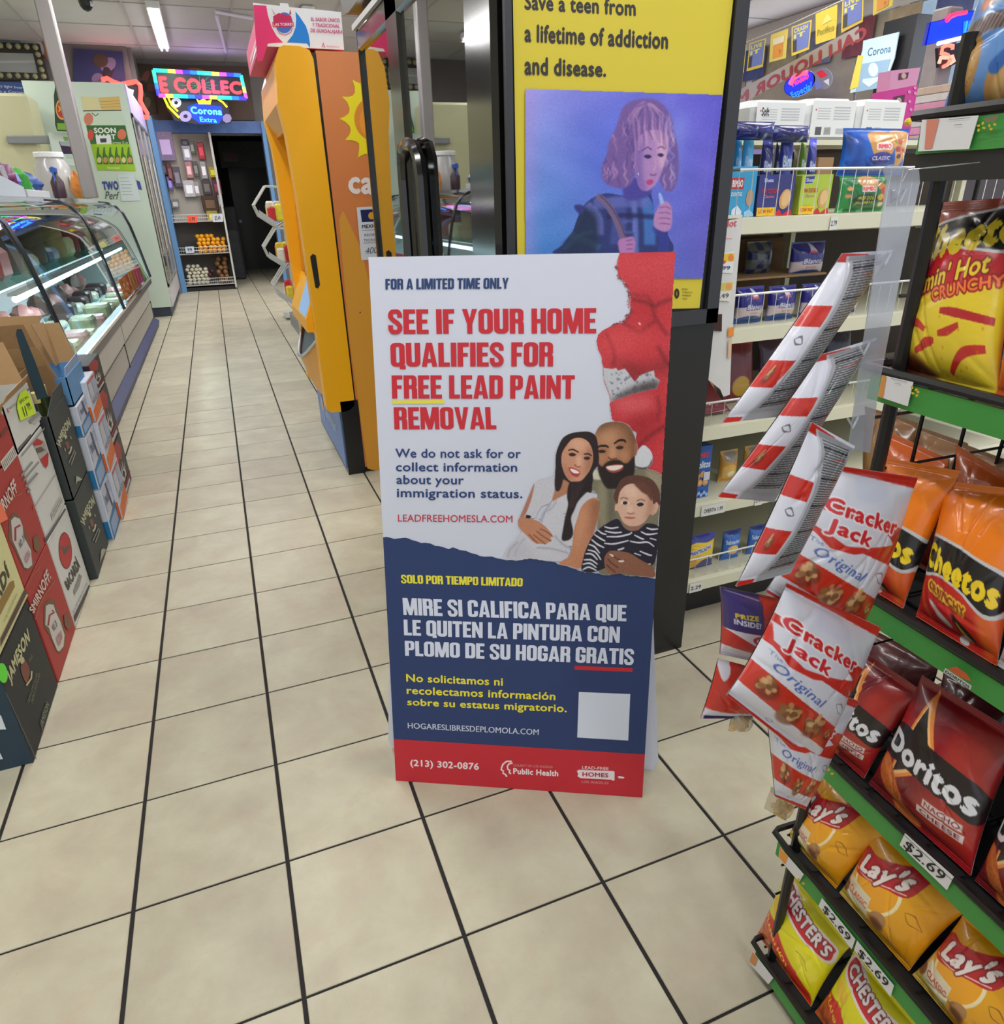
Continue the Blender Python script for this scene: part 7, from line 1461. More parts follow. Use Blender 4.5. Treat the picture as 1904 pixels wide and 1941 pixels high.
def chester():
    c = cvs(140, 160, (222, 214, 26))
    c.poly([(0, .55), (.25, .5), (.7, .72), (.95, .86), (1, 1), (0, 1)], (206, 40, 30), smooth=False, soft=1); c.poly([(0, .68), (.3, .74), (.62, .92), (.6, 1), (0, 1)], (196, 92, 44), soft=1.5)
    for k in range(8): c.line([(.02 + .06 * k, .74 + .02 * k), (.06 + .07 * k, 1)], .03, [(214, 120, 60), (166, 70, 34)][k % 2], soft=1.5, op=.7)
    c.poly([(.02, .06), (.1, .02), (.5, .12), (.9, .12), (.98, .20), (.96, .36), (.6, .34), (.3, .28), (.06, .22)], (226, 214, 216)); c.poly([(.05, .07), (.11, .045), (.5, .15), (.9, .145), (.95, .21), (.93, .33), (.6, .31), (.3, .25), (.08, .19)], (196, 36, 50))
    c.text("CHESTER'S", [(.08, .065), (.93, .17), (.92, .31), (.09, .18)], (228, 216, 220), .05, outline=.006, ocol=(90, 20, 30))
    c.text('FLAMIN HOT', [(.06, .56), (.62, .78), (.61, .84), (.05, .62)], (236, 214, 60), .02)
    c.poly([(.08, .3), (.3, .34), (.28, .46), (.08, .42)], (226, 190, 50), soft=1); c.poly([(.62, .42), (.9, .5), (.95, .7), (.7, .62)], (232, 222, 60), soft=3); c.line([(.64, .5), (.74, .50), (.84, .60)], .008, (140, 130, 30))
    return c
def cookies():
    c = cvs(190, 190, (96, 142, 206)); c.poly([(.2, 0), (1, 0), (1, .2), (.4, .24)], (120, 164, 220), soft=8, op=.7)
    c.poly(circ(.22, .70, .16, .22, 20, .5), (176, 130, 72)); c.poly(circ(.24, .68, .11, .16, 20, .5), (200, 160, 100), soft=3)
    for k in range(40): a = rng.uniform(0, 6.28); r = rng.uniform(0, .16); c.poly(circ(.22 + r * math.cos(a), .70 + 1.3 * r * math.sin(a), .008, .008, 6), (140, 96, 50), op=.7)
    c.poly(circ(.62, .86, .16, .18, 20, .3), (186, 140, 84)); c.poly(circ(.63, .85, .1, .12, 20, .3), (206, 166, 110), soft=3)
    c.poly([(.02, .52), (.2, .42), (.5, .38), (.8, .36), (.8, .46), (.4, .50), (.06, .60)], (84, 62, 60), soft=1)
    for k in range(16): c.line([(.04 + k * .045, .56 - k * .006), (.1 + k * .045, .42 - k * .004)], .012, (150, 140, 140), soft=.6, op=.7)
    c.poly([(.22, .22), (.36, .14), (.44, .2), (.34, .34), (.22, .36)], (190, 110, 80), soft=1.5); c.poly([(.2, .1), (.6, .04), (.7, .1), (.4, .2), (.5, .3), (.34, .36), (.44, .2)], (190, 200, 216), soft=2, op=.7)
    c.poly([(.5, .7), (.7, .58), (1, .5), (1, .56), (.72, .66), (.56, .76)], (40, 96, 176), soft=1); return c
LN = RN + np.array([0, 0, .20]); LN /= np.linalg.norm(LN)
def rbag(name, lab, qd, zs, cv, off=.032, bulge=.028, seed=0, grp=None, n=None):
    n = LN if n is None else n; F = Plane(np.array([.70, .60, 0]) - RN * off + np.array([0, 0, zs]), n); q3 = [np.array(a) for a in F(qd)]
    for k in (2, 3): q3[k] = q3[k] + (q3[k] - q3[3 - k]) * .10
    for k in (2, 3): q3[k][2] = max(q3[k][2], zs - .009)
    return bag(name, lab, 'snack', q3, n, bulge, cv, grp, seed=seed)
CB, CD, CL = cheetos(), doritos(), lays()
rbag('cookie_bag', 'large light blue cookie bag on the top shelf of the snack rack', [(1885, -80), (2080, -110), (2010, 190), (1785, 216)], RZ[0], cookies(), seed=101)
rbag('corn_snack_bag', 'red and yellow hot corn snack bag on the second rack shelf', [(1778, 384), (1952, 372), (1888, 754), (1706, 698)], RZ[1], flamin(), seed=102, bulge=.03)
cy = cvs(60, 80, (230, 210, 30)); cy.poly([(0, .7), (1, .8), (1, 1), (0, 1)], (206, 90, 30))
rbag('corn_snack_bag', 'bright yellow snack bag cut by the right edge, beside the hot corn snacks', [(1962, 380), (2120, 400), (2060, 800), (1884, 752)], RZ[1], cy, seed=103)
rbag('corn_snack_bag', 'orange and red corn snack bag half hidden by the hanging popcorn bags', [(1684, 868), (1822, 893), (1714, 1160), (1592, 1085)], RZ[2], CB, seed=104, grp='orange corn snack bags')
rbag('corn_snack_bag', 'orange and red corn snack bag in full view on the third rack shelf', [(1797, 912), (1972, 932), (1884, 1272), (1735, 1172)], RZ[2], CB, seed=105, grp='orange corn snack bags')
cw = cvs(60, 80, (206, 200, 196)); cw.poly([(0, 0), (1, 0), (1, .5), (0, .6)], (190, 80, 40)); cw.poly(circ(.3, .8, .2, .1), (180, 120, 60))
rbag('corn_snack_bag', 'white and brown snack bag cut by the right edge on the third shelf', [(1972, 1030), (2120, 1120), (2040, 1370), (1888, 1268)], RZ[2], cw, seed=106)
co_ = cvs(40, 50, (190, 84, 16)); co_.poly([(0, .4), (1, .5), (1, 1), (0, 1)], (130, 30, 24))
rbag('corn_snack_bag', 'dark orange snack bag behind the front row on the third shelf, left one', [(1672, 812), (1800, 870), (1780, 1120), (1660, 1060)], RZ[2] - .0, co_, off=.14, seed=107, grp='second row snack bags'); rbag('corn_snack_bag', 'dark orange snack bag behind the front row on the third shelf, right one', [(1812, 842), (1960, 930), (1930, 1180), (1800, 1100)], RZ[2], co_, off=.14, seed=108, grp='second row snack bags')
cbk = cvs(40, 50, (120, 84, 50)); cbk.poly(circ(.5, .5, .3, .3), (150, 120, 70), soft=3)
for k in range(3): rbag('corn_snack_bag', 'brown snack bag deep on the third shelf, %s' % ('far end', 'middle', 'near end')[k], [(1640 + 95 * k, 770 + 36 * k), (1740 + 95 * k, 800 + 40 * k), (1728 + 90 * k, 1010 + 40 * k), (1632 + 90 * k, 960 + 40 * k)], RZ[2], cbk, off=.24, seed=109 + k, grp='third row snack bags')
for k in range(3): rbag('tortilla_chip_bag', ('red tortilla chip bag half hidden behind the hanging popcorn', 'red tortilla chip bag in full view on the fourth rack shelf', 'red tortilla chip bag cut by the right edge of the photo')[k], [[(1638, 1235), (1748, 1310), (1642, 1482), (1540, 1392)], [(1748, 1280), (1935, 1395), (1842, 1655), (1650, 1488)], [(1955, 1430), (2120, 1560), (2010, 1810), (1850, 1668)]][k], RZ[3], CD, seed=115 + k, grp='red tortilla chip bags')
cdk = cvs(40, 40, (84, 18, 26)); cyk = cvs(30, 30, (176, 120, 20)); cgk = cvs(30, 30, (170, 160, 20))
for k in range(3):
    for (zz0, cv0, nm0) in ((RZ[4], cyk, 'fifth'), (RZ[5], cgk, 'bottom')):
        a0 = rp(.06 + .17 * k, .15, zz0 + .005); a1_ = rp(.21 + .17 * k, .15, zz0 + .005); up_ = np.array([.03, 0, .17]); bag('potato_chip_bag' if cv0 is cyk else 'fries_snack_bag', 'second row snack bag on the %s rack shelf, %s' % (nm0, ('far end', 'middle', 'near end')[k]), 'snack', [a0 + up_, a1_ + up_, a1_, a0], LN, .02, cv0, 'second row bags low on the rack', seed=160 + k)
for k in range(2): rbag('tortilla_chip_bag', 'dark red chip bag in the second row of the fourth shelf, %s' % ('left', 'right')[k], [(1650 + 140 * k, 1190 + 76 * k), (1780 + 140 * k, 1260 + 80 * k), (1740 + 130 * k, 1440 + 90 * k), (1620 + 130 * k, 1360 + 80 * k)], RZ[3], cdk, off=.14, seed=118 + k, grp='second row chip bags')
for k in range(3): rbag('potato_chip_bag', ('yellow potato chip bag at the far end of the fifth rack shelf', 'yellow potato chip bag in the middle of the fifth rack shelf', 'yellow potato chip bag cut by the bottom right corner')[k], [[(1562, 1462), (1692, 1572), (1588, 1698), (1494, 1600)], [(1660, 1566), (1852, 1712), (1728, 1848), (1592, 1702)], [(1828, 1730), (2020, 1890), (1880, 2040), (1733, 1852)]][k], RZ[4], CL, seed=121 + k, grp='yellow potato chip bags')
CH = chester()
for k in range(2): rbag('fries_snack_bag', ('yellow-green hot fries bag at the far end of the bottom rack shelf', 'yellow-green hot fries bag cut by the bottom edge of the photo')[k], [[(1492, 1645), (1614, 1792), (1540, 1915), (1436, 1784)], [(1620, 1800), (1752, 1955), (1660, 2070), (1547, 1924)]][k], RZ[5], CH, seed=126 + k, grp='hot fries bags')

# ---------------------------------------------------------------- clip strip of caramel popcorn bags
YC = .50; PC = PY(YC)
cs = thing('clip_strip', 'clear plastic hanging strip holding red and white popcorn bags', 'display strip', P3((1625, 850), PC))
clr = glassmat('clear_plastic', (226, 228, 238), .10, .6, .12, haze=.26)
b = MB(); V = PC([(1672, 318), (1690, 312), (1740, 322), (1742, 345), (1716, 470), (1690, 600), (1665, 730), (1648, 858), (1608, 850), (1625, 720), (1645, 590), (1662, 470), (1680, 345)]); b.hexa(V, (0, -.0015, 0)); b.build('strip', clr, cs)
b = MB(); b.tube([P3((1705, 345), PC) - [0, .003, 0], P3((1722, 322), PC), rp(.08, -.004, 1.345)], .0006, 5); b.build('hook_wire', clr, cs)
ccm = [(1700, 360), (1672, 480), (1632, 650), (1612, 790)]
for k, q_ in enumerate(ccm): MB().tube([P3(q_, PC) + np.array([-.006, -.003, 0]), P3(q_, PC) + np.array([0, -.006, -.010]), P3(q_, PC) + np.array([.008, -.003, 0])], .0013, 5).build('clip', clr, cs)
RR, WW = (196, 44, 34), (214, 214, 226)
def kern(c, x, y, r=.06):
    c.poly(circ(x + r * .2, y + r * .3, r * 1.1, r, 12), (110, 40, 24), soft=1.5, op=.7)
    for k in range(24):
        a = rng.uniform(0, 6.28); d = rng.uniform(0, r * .85); c.poly(circ(x + d * math.cos(a), y + d * math.sin(a) * .85, r * .34, r * .26, 7, a), [(196, 146, 96), (150, 98, 56), (214, 170, 118), (120, 74, 42)][k % 4], soft=.5, op=.9)
def cjack(small=False):
    c = cvs(150, 190, WW)
    c.poly([(0, 0), (1, 0), (1, .06), (0, .03)], RR, smooth=False)
    c.poly([(0, .24), (.2, .24), (1, .28), (1, .49), (0, .46)], RR, smooth=False)
    c.poly([(-.02, .34), (.80, .36), (.40, .50), (.2, .52), (.0, .44)], (206, 52, 44), smooth=False); c.poly([(.0, .30), (.62, .30), (.82, .37), (.30, .47), (.04, .42)], WW, smooth=False)
    c.text('Cracker', [(.04, .20), (.80, .23), (.80, .32), (.04, .30)], (206, 44, 50), .04, outline=.014, ocol=(232, 226, 232)); c.text('Jack', [(.10, .33), (.52, .34), (.52, .43), (.10, .42)], (206, 44, 50), .04, outline=.014, ocol=(232, 226, 232))
    c.text('The', [(.04, .49), (.14, .50), (.14, .53), (.04, .52)], (110, 124, 180), .0); c.text('Original', [(.10, .535), (.62, .575), (.62, .64), (.10, .60)], (80, 104, 176), .015, shear=.3)
    c.line([(.74, .56), (.82, .545), (.92, .60)], [.004, .01, .004], (110, 106, 116)); c.line([(.74, .56), (.82, .60), (.92, .60)], [.003, .008, .003], (110, 106, 116))
    c.poly([(0, .64), (.4, .67), (1, .70), (1, .87), (.5, .86), (0, .84)], (200, 48, 30), smooth=False)
    kern(c, .14, .73, .08); kern(c, .40, .79, .09); kern(c, .66, .76, .09); kern(c, .86, .77, .04)
    c.text('O', [(.36, .93), (.42, .93), (.42, .96), (.36, .96)], (120, 124, 150), .0); c.poly([(0, .98), (1, .97), (1, 1), (0, 1)], RR, smooth=False)
    c.poly([(.3, .05), (.6, .05), (.62, .16), (.3, .18)], (190, 196, 220), soft=3, op=.5)
    return c
def cside():      # a bag seen on its gusset: red and white bands at left, small print down the right
    c = cvs(110, 230, WW)
    for (a, b_) in ((0, .05), (.30, .42), (.62, .78), (.965, 1)): c.poly([(0, a), (.55, a + .015), (.55, b_ + .02), (0, b_)], RR, smooth=False)
    for (a, b_) in ((.02, .06), (.34, .42), (.66, .76)): c.poly([(.28, a + .01), (.55, a), (.5, b_), (.3, (a + b_) / 2)], (206, 56, 44), soft=1)
    c.line([(.12, .50), (.2, .485), (.3, .53)], [.006, .014, .006], (110, 106, 116)); c.line([(.12, .50), (.2, .53), (.3, .53)], [.006, .012, .006], (110, 106, 116))
    kern(c, .12, .70, .05)
    bd = lambda y: np.interp(y, [0, .12, .35, .6, 1], [.14, .34, .46, .47, .34]); c.poly([(bd(v) - .05, v) for v in np.linspace(.02, 1, 12)] + [(1, 1), (1, .02)], (190, 190, 202), smooth=False); c.poly([(bd(v), v) for v in np.linspace(.02, 1, 12)] + [(1, 1), (1, .02)], (158, 158, 163), smooth=False)
    y = .06
    while y < .92:
        cc = (58, 58, 62) if int(y * 100) % 9 else (20, 20, 24); c.line([(bd(y) + .07, y), (.93, y - .012)], .0085 if cc[0] == 58 else .014, cc, op=.85); y += .0165
    c.line([(.62, .14), (.9, .125)], .008, (170, 50, 50)); return c
def hbag(lab, qd, cv, seed, off=0.0, bulge=.02, name='popcorn_bag', n=(0, -1, .1), grp='red and white caramel popcorn bags on the strip', wr=1.2):
    F = PY(YC + off); q3 = F(qd); return bag(name, lab, 'snack', q3, n, bulge, cv, grp, seed=seed, wr=wr)
CS, CJ = cside(), cjack()
hbag('red and white popcorn bag turned sideways, topmost on the strip', [(1598, 480), (1694, 474), (1478, 790), (1370, 802)], CS, 201, .015, .010)
hbag('red and white popcorn bag turned sideways, second on the strip', [(1558, 672), (1664, 640), (1468, 952), (1362, 942)], CS, 202, .0, .010)
hbag('red and white popcorn bag turned sideways, third on the strip', [(1540, 800), (1622, 846), (1500, 1086), (1396, 1112)], CS, 203, -.058, .010)
hbag('popcorn bag with its front to the viewer, upper of the two', [(1572, 880), (1742, 905), (1625, 1225), (1452, 1122)], CJ, 204, -.03, .028, n=(-.1, -1, .1))
hbag('popcorn bag with its front to the viewer, lower of the two', [(1492, 1105), (1672, 1190), (1548, 1452), (1378, 1318)], CJ, 205, -.045, .028, n=(-.1, -1, .1))
hbag('popcorn bag hanging lowest, its white foot over the yellow chips', [(1436, 1250), (1630, 1330), (1528, 1535), (1470, 1510)], CJ, 206, -.028, .02, n=(-.1, -1, .1))
hbag('tilted popcorn bag sticking out to the right behind the lower front bag', [(1590, 1150), (1672, 1190), (1560, 1310), (1510, 1270)], cvs(60, 60, WW).poly([(0, .7), (1, .6), (1, .85), (0, .95)], RR, smooth=False), 207, .01, .015)
cpz = cvs(90, 150, (196, 44, 34)); cpz.poly([(0, 0), (.62, 0), (.62, .52), (0, .56)], (56, 44, 110), smooth=False); cpz.text('PRIZE', [(.14, .30), (.52, .27), (.52, .34), (.14, .37)], (214, 190, 60), .05); cpz.text('INSIDE!', [(.12, .38), (.56, .36), (.56, .44), (.12, .46)], (216, 216, 230), .04); cpz.poly([(0, .56), (.62, .53), (1, .62), (1, .8), (.6, .74)], WW, smooth=False); cpz.text('C', [(.44, .56), (.66, .56), (.66, .70), (.44, .68)], (196, 40, 46), .07)
cpz.poly([(0, .82), (1, .86), (1, 1), (0, 1)], WW, smooth=False); cpz.line([(.05, .03), (.6, .08)], .01, (220, 220, 240), soft=1)
hbag('popcorn bag with a purple prize panel, behind at the left', [(1366, 1112), (1482, 1135), (1460, 1260), (1365, 1240)], cpz, 208, .02, .015)
cpl = cvs(70, 60, RR); cpl.poly([(0, .8), (1, .86), (1, 1), (0, 1)], (206, 206, 218), smooth=False); cpl.poly([(0, 0), (.3, 0), (.12, .3)], WW); cpl.poly([(.05, .93), (1, .95), (1, 1), (.05, 1)], (40, 36, 90), smooth=False)
hbag('foot of a dark red popcorn bag pointing left at the bottom of the strip', [(1362, 1248), (1436, 1268), (1428, 1362), (1328, 1362)], cpl, 209, .012, .015)
def clearbag(lab, qd, sd):
    F = PY(YC + .01); q3 = F(qd); base = np.mean(q3, 0); t = thing('nut_bag', lab, 'snack', base, 'small clear bags under the strip')
    r = np.random.default_rng(sd); kb = MB(); lo, hi = q3.min(0), q3.max(0)
    U, V_ = np.meshgrid(np.linspace(0, 1, 9), np.linspace(0, 1, 9)); P_ = bagshape(U.ravel(), V_.ravel(), q3, (0, -1, 0), .012, 1.5, sd)
    mbk = MB(); mbk.grid(P_, 8, 8, flip=False); P2 = bagshape(U.ravel(), V_.ravel(), q3, (0, 1, 0), .010, 1, sd); mbk.grid(P2, 8, 8, flip=True)
    mbk.build('clear_film', glassmat('clear_film', (240, 238, 226), .08, .5, .08, haze=.15), t, smooth=True)
    for k in range(16): u, v = r.uniform(.2, .85), r.uniform(.25, .9); c_ = (1 - v) * ((1 - u) * q3[0] + u * q3[1]) + v * ((1 - u) * q3[3] + u * q3[2]); kb.ball(c_, (.005, .004, .004), 6, 4, jit=.3)
    kb.build('nuts', mat('golden_nuts', (214, 176, 96), .5, noise=.3, scale=80), t, kind='stuff')
clearbag('small clear bag of golden nuts left of the lowest popcorn bag', [(1395, 1345), (1430, 1362), (1415, 1385), (1380, 1385)], 3); clearbag('clear bag of golden nuts under the lowest popcorn bag', [(1462, 1490), (1512, 1525), (1490, 1556), (1448, 1532)], 4)
# ================================================================ BACK OF THE SHOP, LEFT
PYC = PY(10.4)
cab = thing('reach_in_cooler', 'tall mint white drinks cooler with posters on its end, beyond the deli case', 'cooler', (-1.2, 11.8, 0))
mint = mat('mint_white_panel', (196, 212, 198), .45, noise=.04, scale=3)
MB().box(-1.72, -.68, 10.4, 13.0, .12, 2.66).build('body', mint, cab); MB().box(-1.72, -.70, 10.42, 13.0, 0, .12).build('plinth', mat('navy_plinth', (50, 60, 76), .5, noise=.2), cab)
b = MB(); b.box(-.68, -.665, 10.4, 13.0, 2.36, 2.66); b.build('light_header', mat('lilac_header', (190, 180, 226), .4), cab)
b = MB(); b.box(-.68, -.665, 10.4, 13.0, .12, .36); b.build('grille', mat('grille_print', (200, 196, 200), .5, noise=.6, scale=14), cab)
for k in range(3):
    y0 = 10.42 + k * .86; dr_ = MB().box(-.679, -.667, y0, y0 + .84, .37, 2.35).build('door', mat('dim_cooler_glass', (70, 66, 62), .12, noise=.5, scale=9), cab)
    f = MB(); 
    for q in (y0, y0 + .80): f.box(-.668, -.655, q, q + .04, .37, 2.35)
    f.box(-.668, -.655, y0, y0 + .84, .37, .41); f.box(-.668, -.655, y0, y0 + .84, 2.31, 2.35); f.cyl((-.64, y0 + .08, .8), (-.64, y0 + .08, 1.9), .012, seg=6); f.build('door_frame', mat('door_alu', (176, 172, 164), .3, metal=.6), dr_)
    f = MB(); 
    for z in (.75, 1.1, 1.45, 1.8): f.box(-.668, -.664, y0 + .05, y0 + .79, z, z + .012)
    f.build('bottle_shelf', flat((150, 140, 120), .4), dr_)
p_ = Print(PYC, base=.002); zc = lambda *q_: [(x / 3.808, y / 3.808) for x, y in q_]
p_.poly(zc((582, 695), (705, 700), (722, 800), (600, 798)), (206, 200, 150)); p_.poly(zc((712, 705), (860, 695), (876, 792), (735, 798)), (206, 176, 104))
for k in range(3): p_.line(zc((722, 735 + k * 20), (866, 728 + k * 20)), .8, (170, 130, 60), bump=False)
p_.line(zc((600, 800), (878, 796)), 1.6, (40, 44, 40)); p_.poly(zc((605, 812), (880, 812), (905, 905), (630, 905)), (190, 208, 188)); p_.poly(zc(*circ(640, 860, 34, 46, 14)), (196, 120, 96)); p_.line(zc((665, 815), (690, 838), (712, 820)), 1.6, (60, 60, 60))
p_.poly(zc((622, 905), (905, 905), (935, 1045), (655, 1040)), (52, 98, 48)); p_.text('SOON', zc((675, 922), (835, 922), (840, 962), (680, 962)), (214, 222, 208), .05); p_.text('MART', zc((690, 968), (835, 968), (838, 1008), (696, 1008)), (206, 216, 200), .05)
p_.poly(zc((690, 980), (800, 978), (808, 1052), (700, 1050)), (214, 216, 216)); p_.poly(zc((722, 1000), (768, 998), (770, 1028), (726, 1030)), (60, 66, 70)); p_.poly(zc(*circ(880, 970, 32, 38, 14)), (206, 110, 80)); p_.poly(zc(*circ(655, 975, 22, 40, 12)), (190, 70, 56)); 
p_.poly(zc((655, 1040), (935, 1040), (980, 1235), (705, 1230)), (150, 190, 40)); p_.text('Cervezas 12 oz', zc((800, 1020), (922, 1020), (925, 1038), (802, 1038)), (200, 220, 180), .01)
for k in range(6): x = 690 + k * 44; p_.poly(zc((x + 14, 1062), (x + 24, 1062), (x + 28, 1110), (x + 44, 1130), (x + 52, 1186), (x + 14, 1186), (x + 6, 1130)), (70, 110, 40), bump=False)
p_.z += .0004
for k in range(6): x = 690 + k * 44; p_.poly(zc(*circ(x + 28, 1155, 16, 22, 10)), (200, 140, 100) if k % 2 else (206, 196, 150), bump=False)
p_.text('Heineken', zc((775, 1203), (862, 1203), (864, 1220), (778, 1220)), (220, 236, 180), .01)
p_.text('TWO', zc((735, 1310), (850, 1305), (862, 1372), (745, 1375)), (58, 74, 150), .06); p_.poly(zc((985, 1300), (1010, 1310), (1026, 1372), (1000, 1365)), (58, 74, 150)); p_.text('Perf', zc((755, 1380), (862, 1385), (866, 1440), (760, 1436)), (70, 80, 84), .01, shear=.3)
p_.poly(zc((850, 1262), (965, 1258), (1020, 1448), (880, 1452)), (204, 216, 216))
for k in range(6): p_.line(zc((866 + k * 3, 1285 + k * 24), (930 + k * 6 + 12 * (k == 2), 1285 + k * 24)), .8, (120, 130, 130), bump=False)
p_.build('end_posters', cab)
# rear wall things
def wall_sign(name, lab, cat, qd, Pn, col, art, th=.012, rough=.5, emit=0.0, base=None):
    V = Pn(qd); t = thing(name, lab, cat, V.mean(0)); MB().hexa(V, -Pn.n * th).build('panel', base or flat(col, rough), t)
    p = Print(Pn, base=.0015, step=.0008); art(p); p.build('panel_print', t, emit=emit); return t
PL = PY(12.93)
def aw(p):
    p.poly(zc((0, 590), (205, 600), (235, 760), (0, 740)), (64, 92, 160)); p.poly(zc((0, 735), (240, 750), (258, 802), (0, 795)), (110, 110, 104)); p.text('every light beer', zc((-60, 605), (165, 625), (168, 642), (-60, 626)), (206, 212, 226), .02); p.text('also a Corona', zc((-50, 645), (182, 660), (186, 678), (-50, 664)), (206, 212, 226), .02)
wall_sign('wall_poster', 'blue poster with white lettering about light beer on the rear wall', 'poster', zc((-80, 585), (205, 598), (260, 803), (-80, 795)), PL, (70, 96, 160), aw)
def ag(p):
    p.poly(zc((-80, 40), (270, 30), (400, 420), (-80, 300)), (126, 138, 146)); p.poly(zc((0, 150), (60, 290), (0, 290)), (60, 80, 130)); p.poly(zc((230, 30), (290, 40), (330, 190), (280, 170)), (60, 76, 130))
    p.poly(zc((105, 90), (130, 45), (180, 36), (230, 70), (290, 150), (330, 230), (290, 240), (240, 215), (200, 262), (160, 262), (130, 200)), (52, 36, 32), smooth=True); p.poly(zc((120, 85), (150, 75), (190, 120), (225, 190), (212, 225), (170, 190), (130, 140)), (150, 104, 82), smooth=True); p.poly(zc((250, 205), (290, 200), (340, 330), (350, 430), (320, 400), (270, 270)), (150, 100, 76), smooth=True); p.poly(zc((160, 262), (250, 250), (310, 330), (300, 400), (160, 320)), (190, 190, 194), smooth=True)
wall_sign('wall_poster', 'large poster of a long haired woman high on the rear wall', 'poster', zc((-80, 30), (272, 25), (400, 430), (340, 420), (270, 310), (-80, 300)), PL, (126, 138, 146), ag)
mq = thing('bulb_sign', 'black marquee sign framed with round bulbs on the rear wall', 'sign', P3((40, 120), PL)); PL2 = PY(12.86)
V = PL2(zc((-120, 300), (280, 315), (352, 572), (-120, 575))); MB().hexa(V, (0, .06, 0)).build('box', mat('marquee_black', (44, 36, 30), .5), mq); p_ = Print(PL2, base=.002); p_.poly(zc((-120, 378), (238, 386), (272, 528), (-120, 512)), (158, 160, 158)); p_.poly(zc((-120, 440), (250, 436), (254, 452), (-120, 456)), (184, 186, 186)); p_.build('face_print', mq)
for (x, y) in [(5, 330), (68, 333), (132, 336), (196, 340), (258, 344), (276, 395), (290, 450), (304, 505), (318, 552), (256, 552), (194, 550), (132, 548), (70, 547), (8, 545), (-50, 330), (-50, 545)]:
    MB().ball(P3((x / 3.808, y / 3.808), PL2) - np.array([0, .02, 0]), .036, 8, 6).build('bulb', mat('cream_bulb', (150, 148, 112), .3, emit=(200, 200, 150), estr=.02), mq, smooth=True)
bt = thing('beer_bottle_cutout', 'big green beer bottle cutout with a red and gold label, left of the steel column', 'sign', P3((118, 245), PY(9.5)))
PB = PY(9.5); V = PB(zc((400, 520), (425, 585), (430, 640), (470, 690), (500, 760), (525, 952), (412, 945), (398, 900), (388, 690), (396, 640))); MB().hexa(V, (0, .02, 0)).build('panel', flat((38, 60, 28), .3), bt)
p_ = Print(PB, base=.002); p_.poly(zc((398, 590), (424, 590), (430, 640), (400, 636)), (196, 170, 120)); p_.poly(zc(*circ(448, 790, 46, 76, 20, -.1)), (196, 160, 90)); p_.poly(zc(*circ(448, 790, 38, 62, 20, -.1)), (170, 50, 36)); p_.text('XX', zc((415, 760), (482, 765), (488, 810), (420, 808)), (206, 160, 60), .08); p_.poly(zc((412, 888), (500, 892), (506, 940), (416, 936)), (110, 160, 40)); p_.build('label_print', bt)
b = MB(); a_ = P3((108, 160), PB); b.cyl(a_, (a_[0], a_[1], CEIL), .003, seg=5); b.build('hanging_cord', flat((90, 90, 90), .6), bt)
def ac(p): p.poly(zc((350, 960), (530, 962), (590, 1180), (400, 1160)), (190, 202, 190)); p.poly(zc((425, 1020), (545, 1030), (530, 1118), (455, 1112)), (56, 34, 66)); p.poly(zc((430, 1020), (535, 1028), (530, 1060), (440, 1050)), (150, 160, 160)); p.poly(zc((455, 985), (490, 990), (495, 1020), (465, 1018)), (110, 160, 90)); p.poly(zc((470, 1112), (520, 1112), (524, 1145), (480, 1140)), (170, 186, 182))
wall_sign('wall_poster', 'pale poster of an iced purple drink behind the jar', 'poster', zc((345, 955), (535, 960), (600, 1200), (395, 1180)), PY(9.6), (190, 202, 190), ac)
wb_ = MB(); a_, c_ = P3((18, 282), PY(9.7)), P3((106, 292), PY(9.7)); wb_.rbox(a_[0], c_[0], 9.68, 9.72, 1.98, 2.06, .01); wb_.build('wall_bracket', mat('grey_bracket', (128, 132, 132), .4), None, label='long grey rounded bracket bar on the cream cabinet at the left edge', cat='bracket')
MB().rbox(-3.2, -1.60, 9.74, 10.3, 1.35, 2.46, .03).build('cream_cabinet', mat('cream_cabinet', (190, 188, 150), .5, noise=.04, scale=3), None, label='big cream wall cabinet behind the deli case', cat='cabinet'); MB().box(-3.2, -1.75, 9.8, 10.3, 0, 1.349).build('storage_unit', mat('storage_grey', (150, 150, 146), .6), None, label='plain grey base unit under the cream wall cabinet', cat='cabinet')
# header over the doorway
hd = MB(); hd.box(-.66, 1.08, 13.84, 13.97, 2.42, 2.60); hd.build('trim_2', mat('blue_fascia', (84, 116, 176), .5, noise=.45, scale=9), kind='structure')
MB().box(-.655, -.58, 13.2, 13.84, 0, 2.6).build('trim_3', mat('blue_post', (96, 142, 190), .5, noise=.08), kind='structure'); MB().box(1.06, 1.12, 13.80, 13.97, 0, 2.6).build('trim_4', mat('blue_post', (96, 142, 190), .5), kind='structure')
PH = PY(13.95)
def hp(lab, qd, cols, seed):
    r = np.random.default_rng(seed)
    def art(p):
        q = np.array(qd, float); lo, hi = q.min(0), q.max(0); p.poly(qd, cols[0])
        for k in range(7):
            c_ = lo + (hi - lo) * r.uniform(.2, .8, 2); s_ = (hi - lo) * r.uniform(.06, .2, 2); p.poly(circ(c_[0], c_[1], s_[0], s_[1], 12, r.uniform(0, 1)), cols[1 + k % (len(cols) - 1)])
    wall_sign('wall_poster', lab, 'poster', qd, PH, cols[0], art)
PH = PY(12.96); hp('dark blue poster with a seated figure over the cooler top', [(140, 92), (232, 98), (240, 175), (140, 170)], [(46, 46, 90), (70, 50, 44), (110, 96, 130), (40, 30, 40)], 1)
PH = PY(13.95); hp('brown poster left of the rainbow bordered sign', [(247, 119), (288, 122), (300, 216), (262, 214)], [(74, 60, 44), (120, 100, 70), (50, 40, 34), (130, 70, 56)], 2)
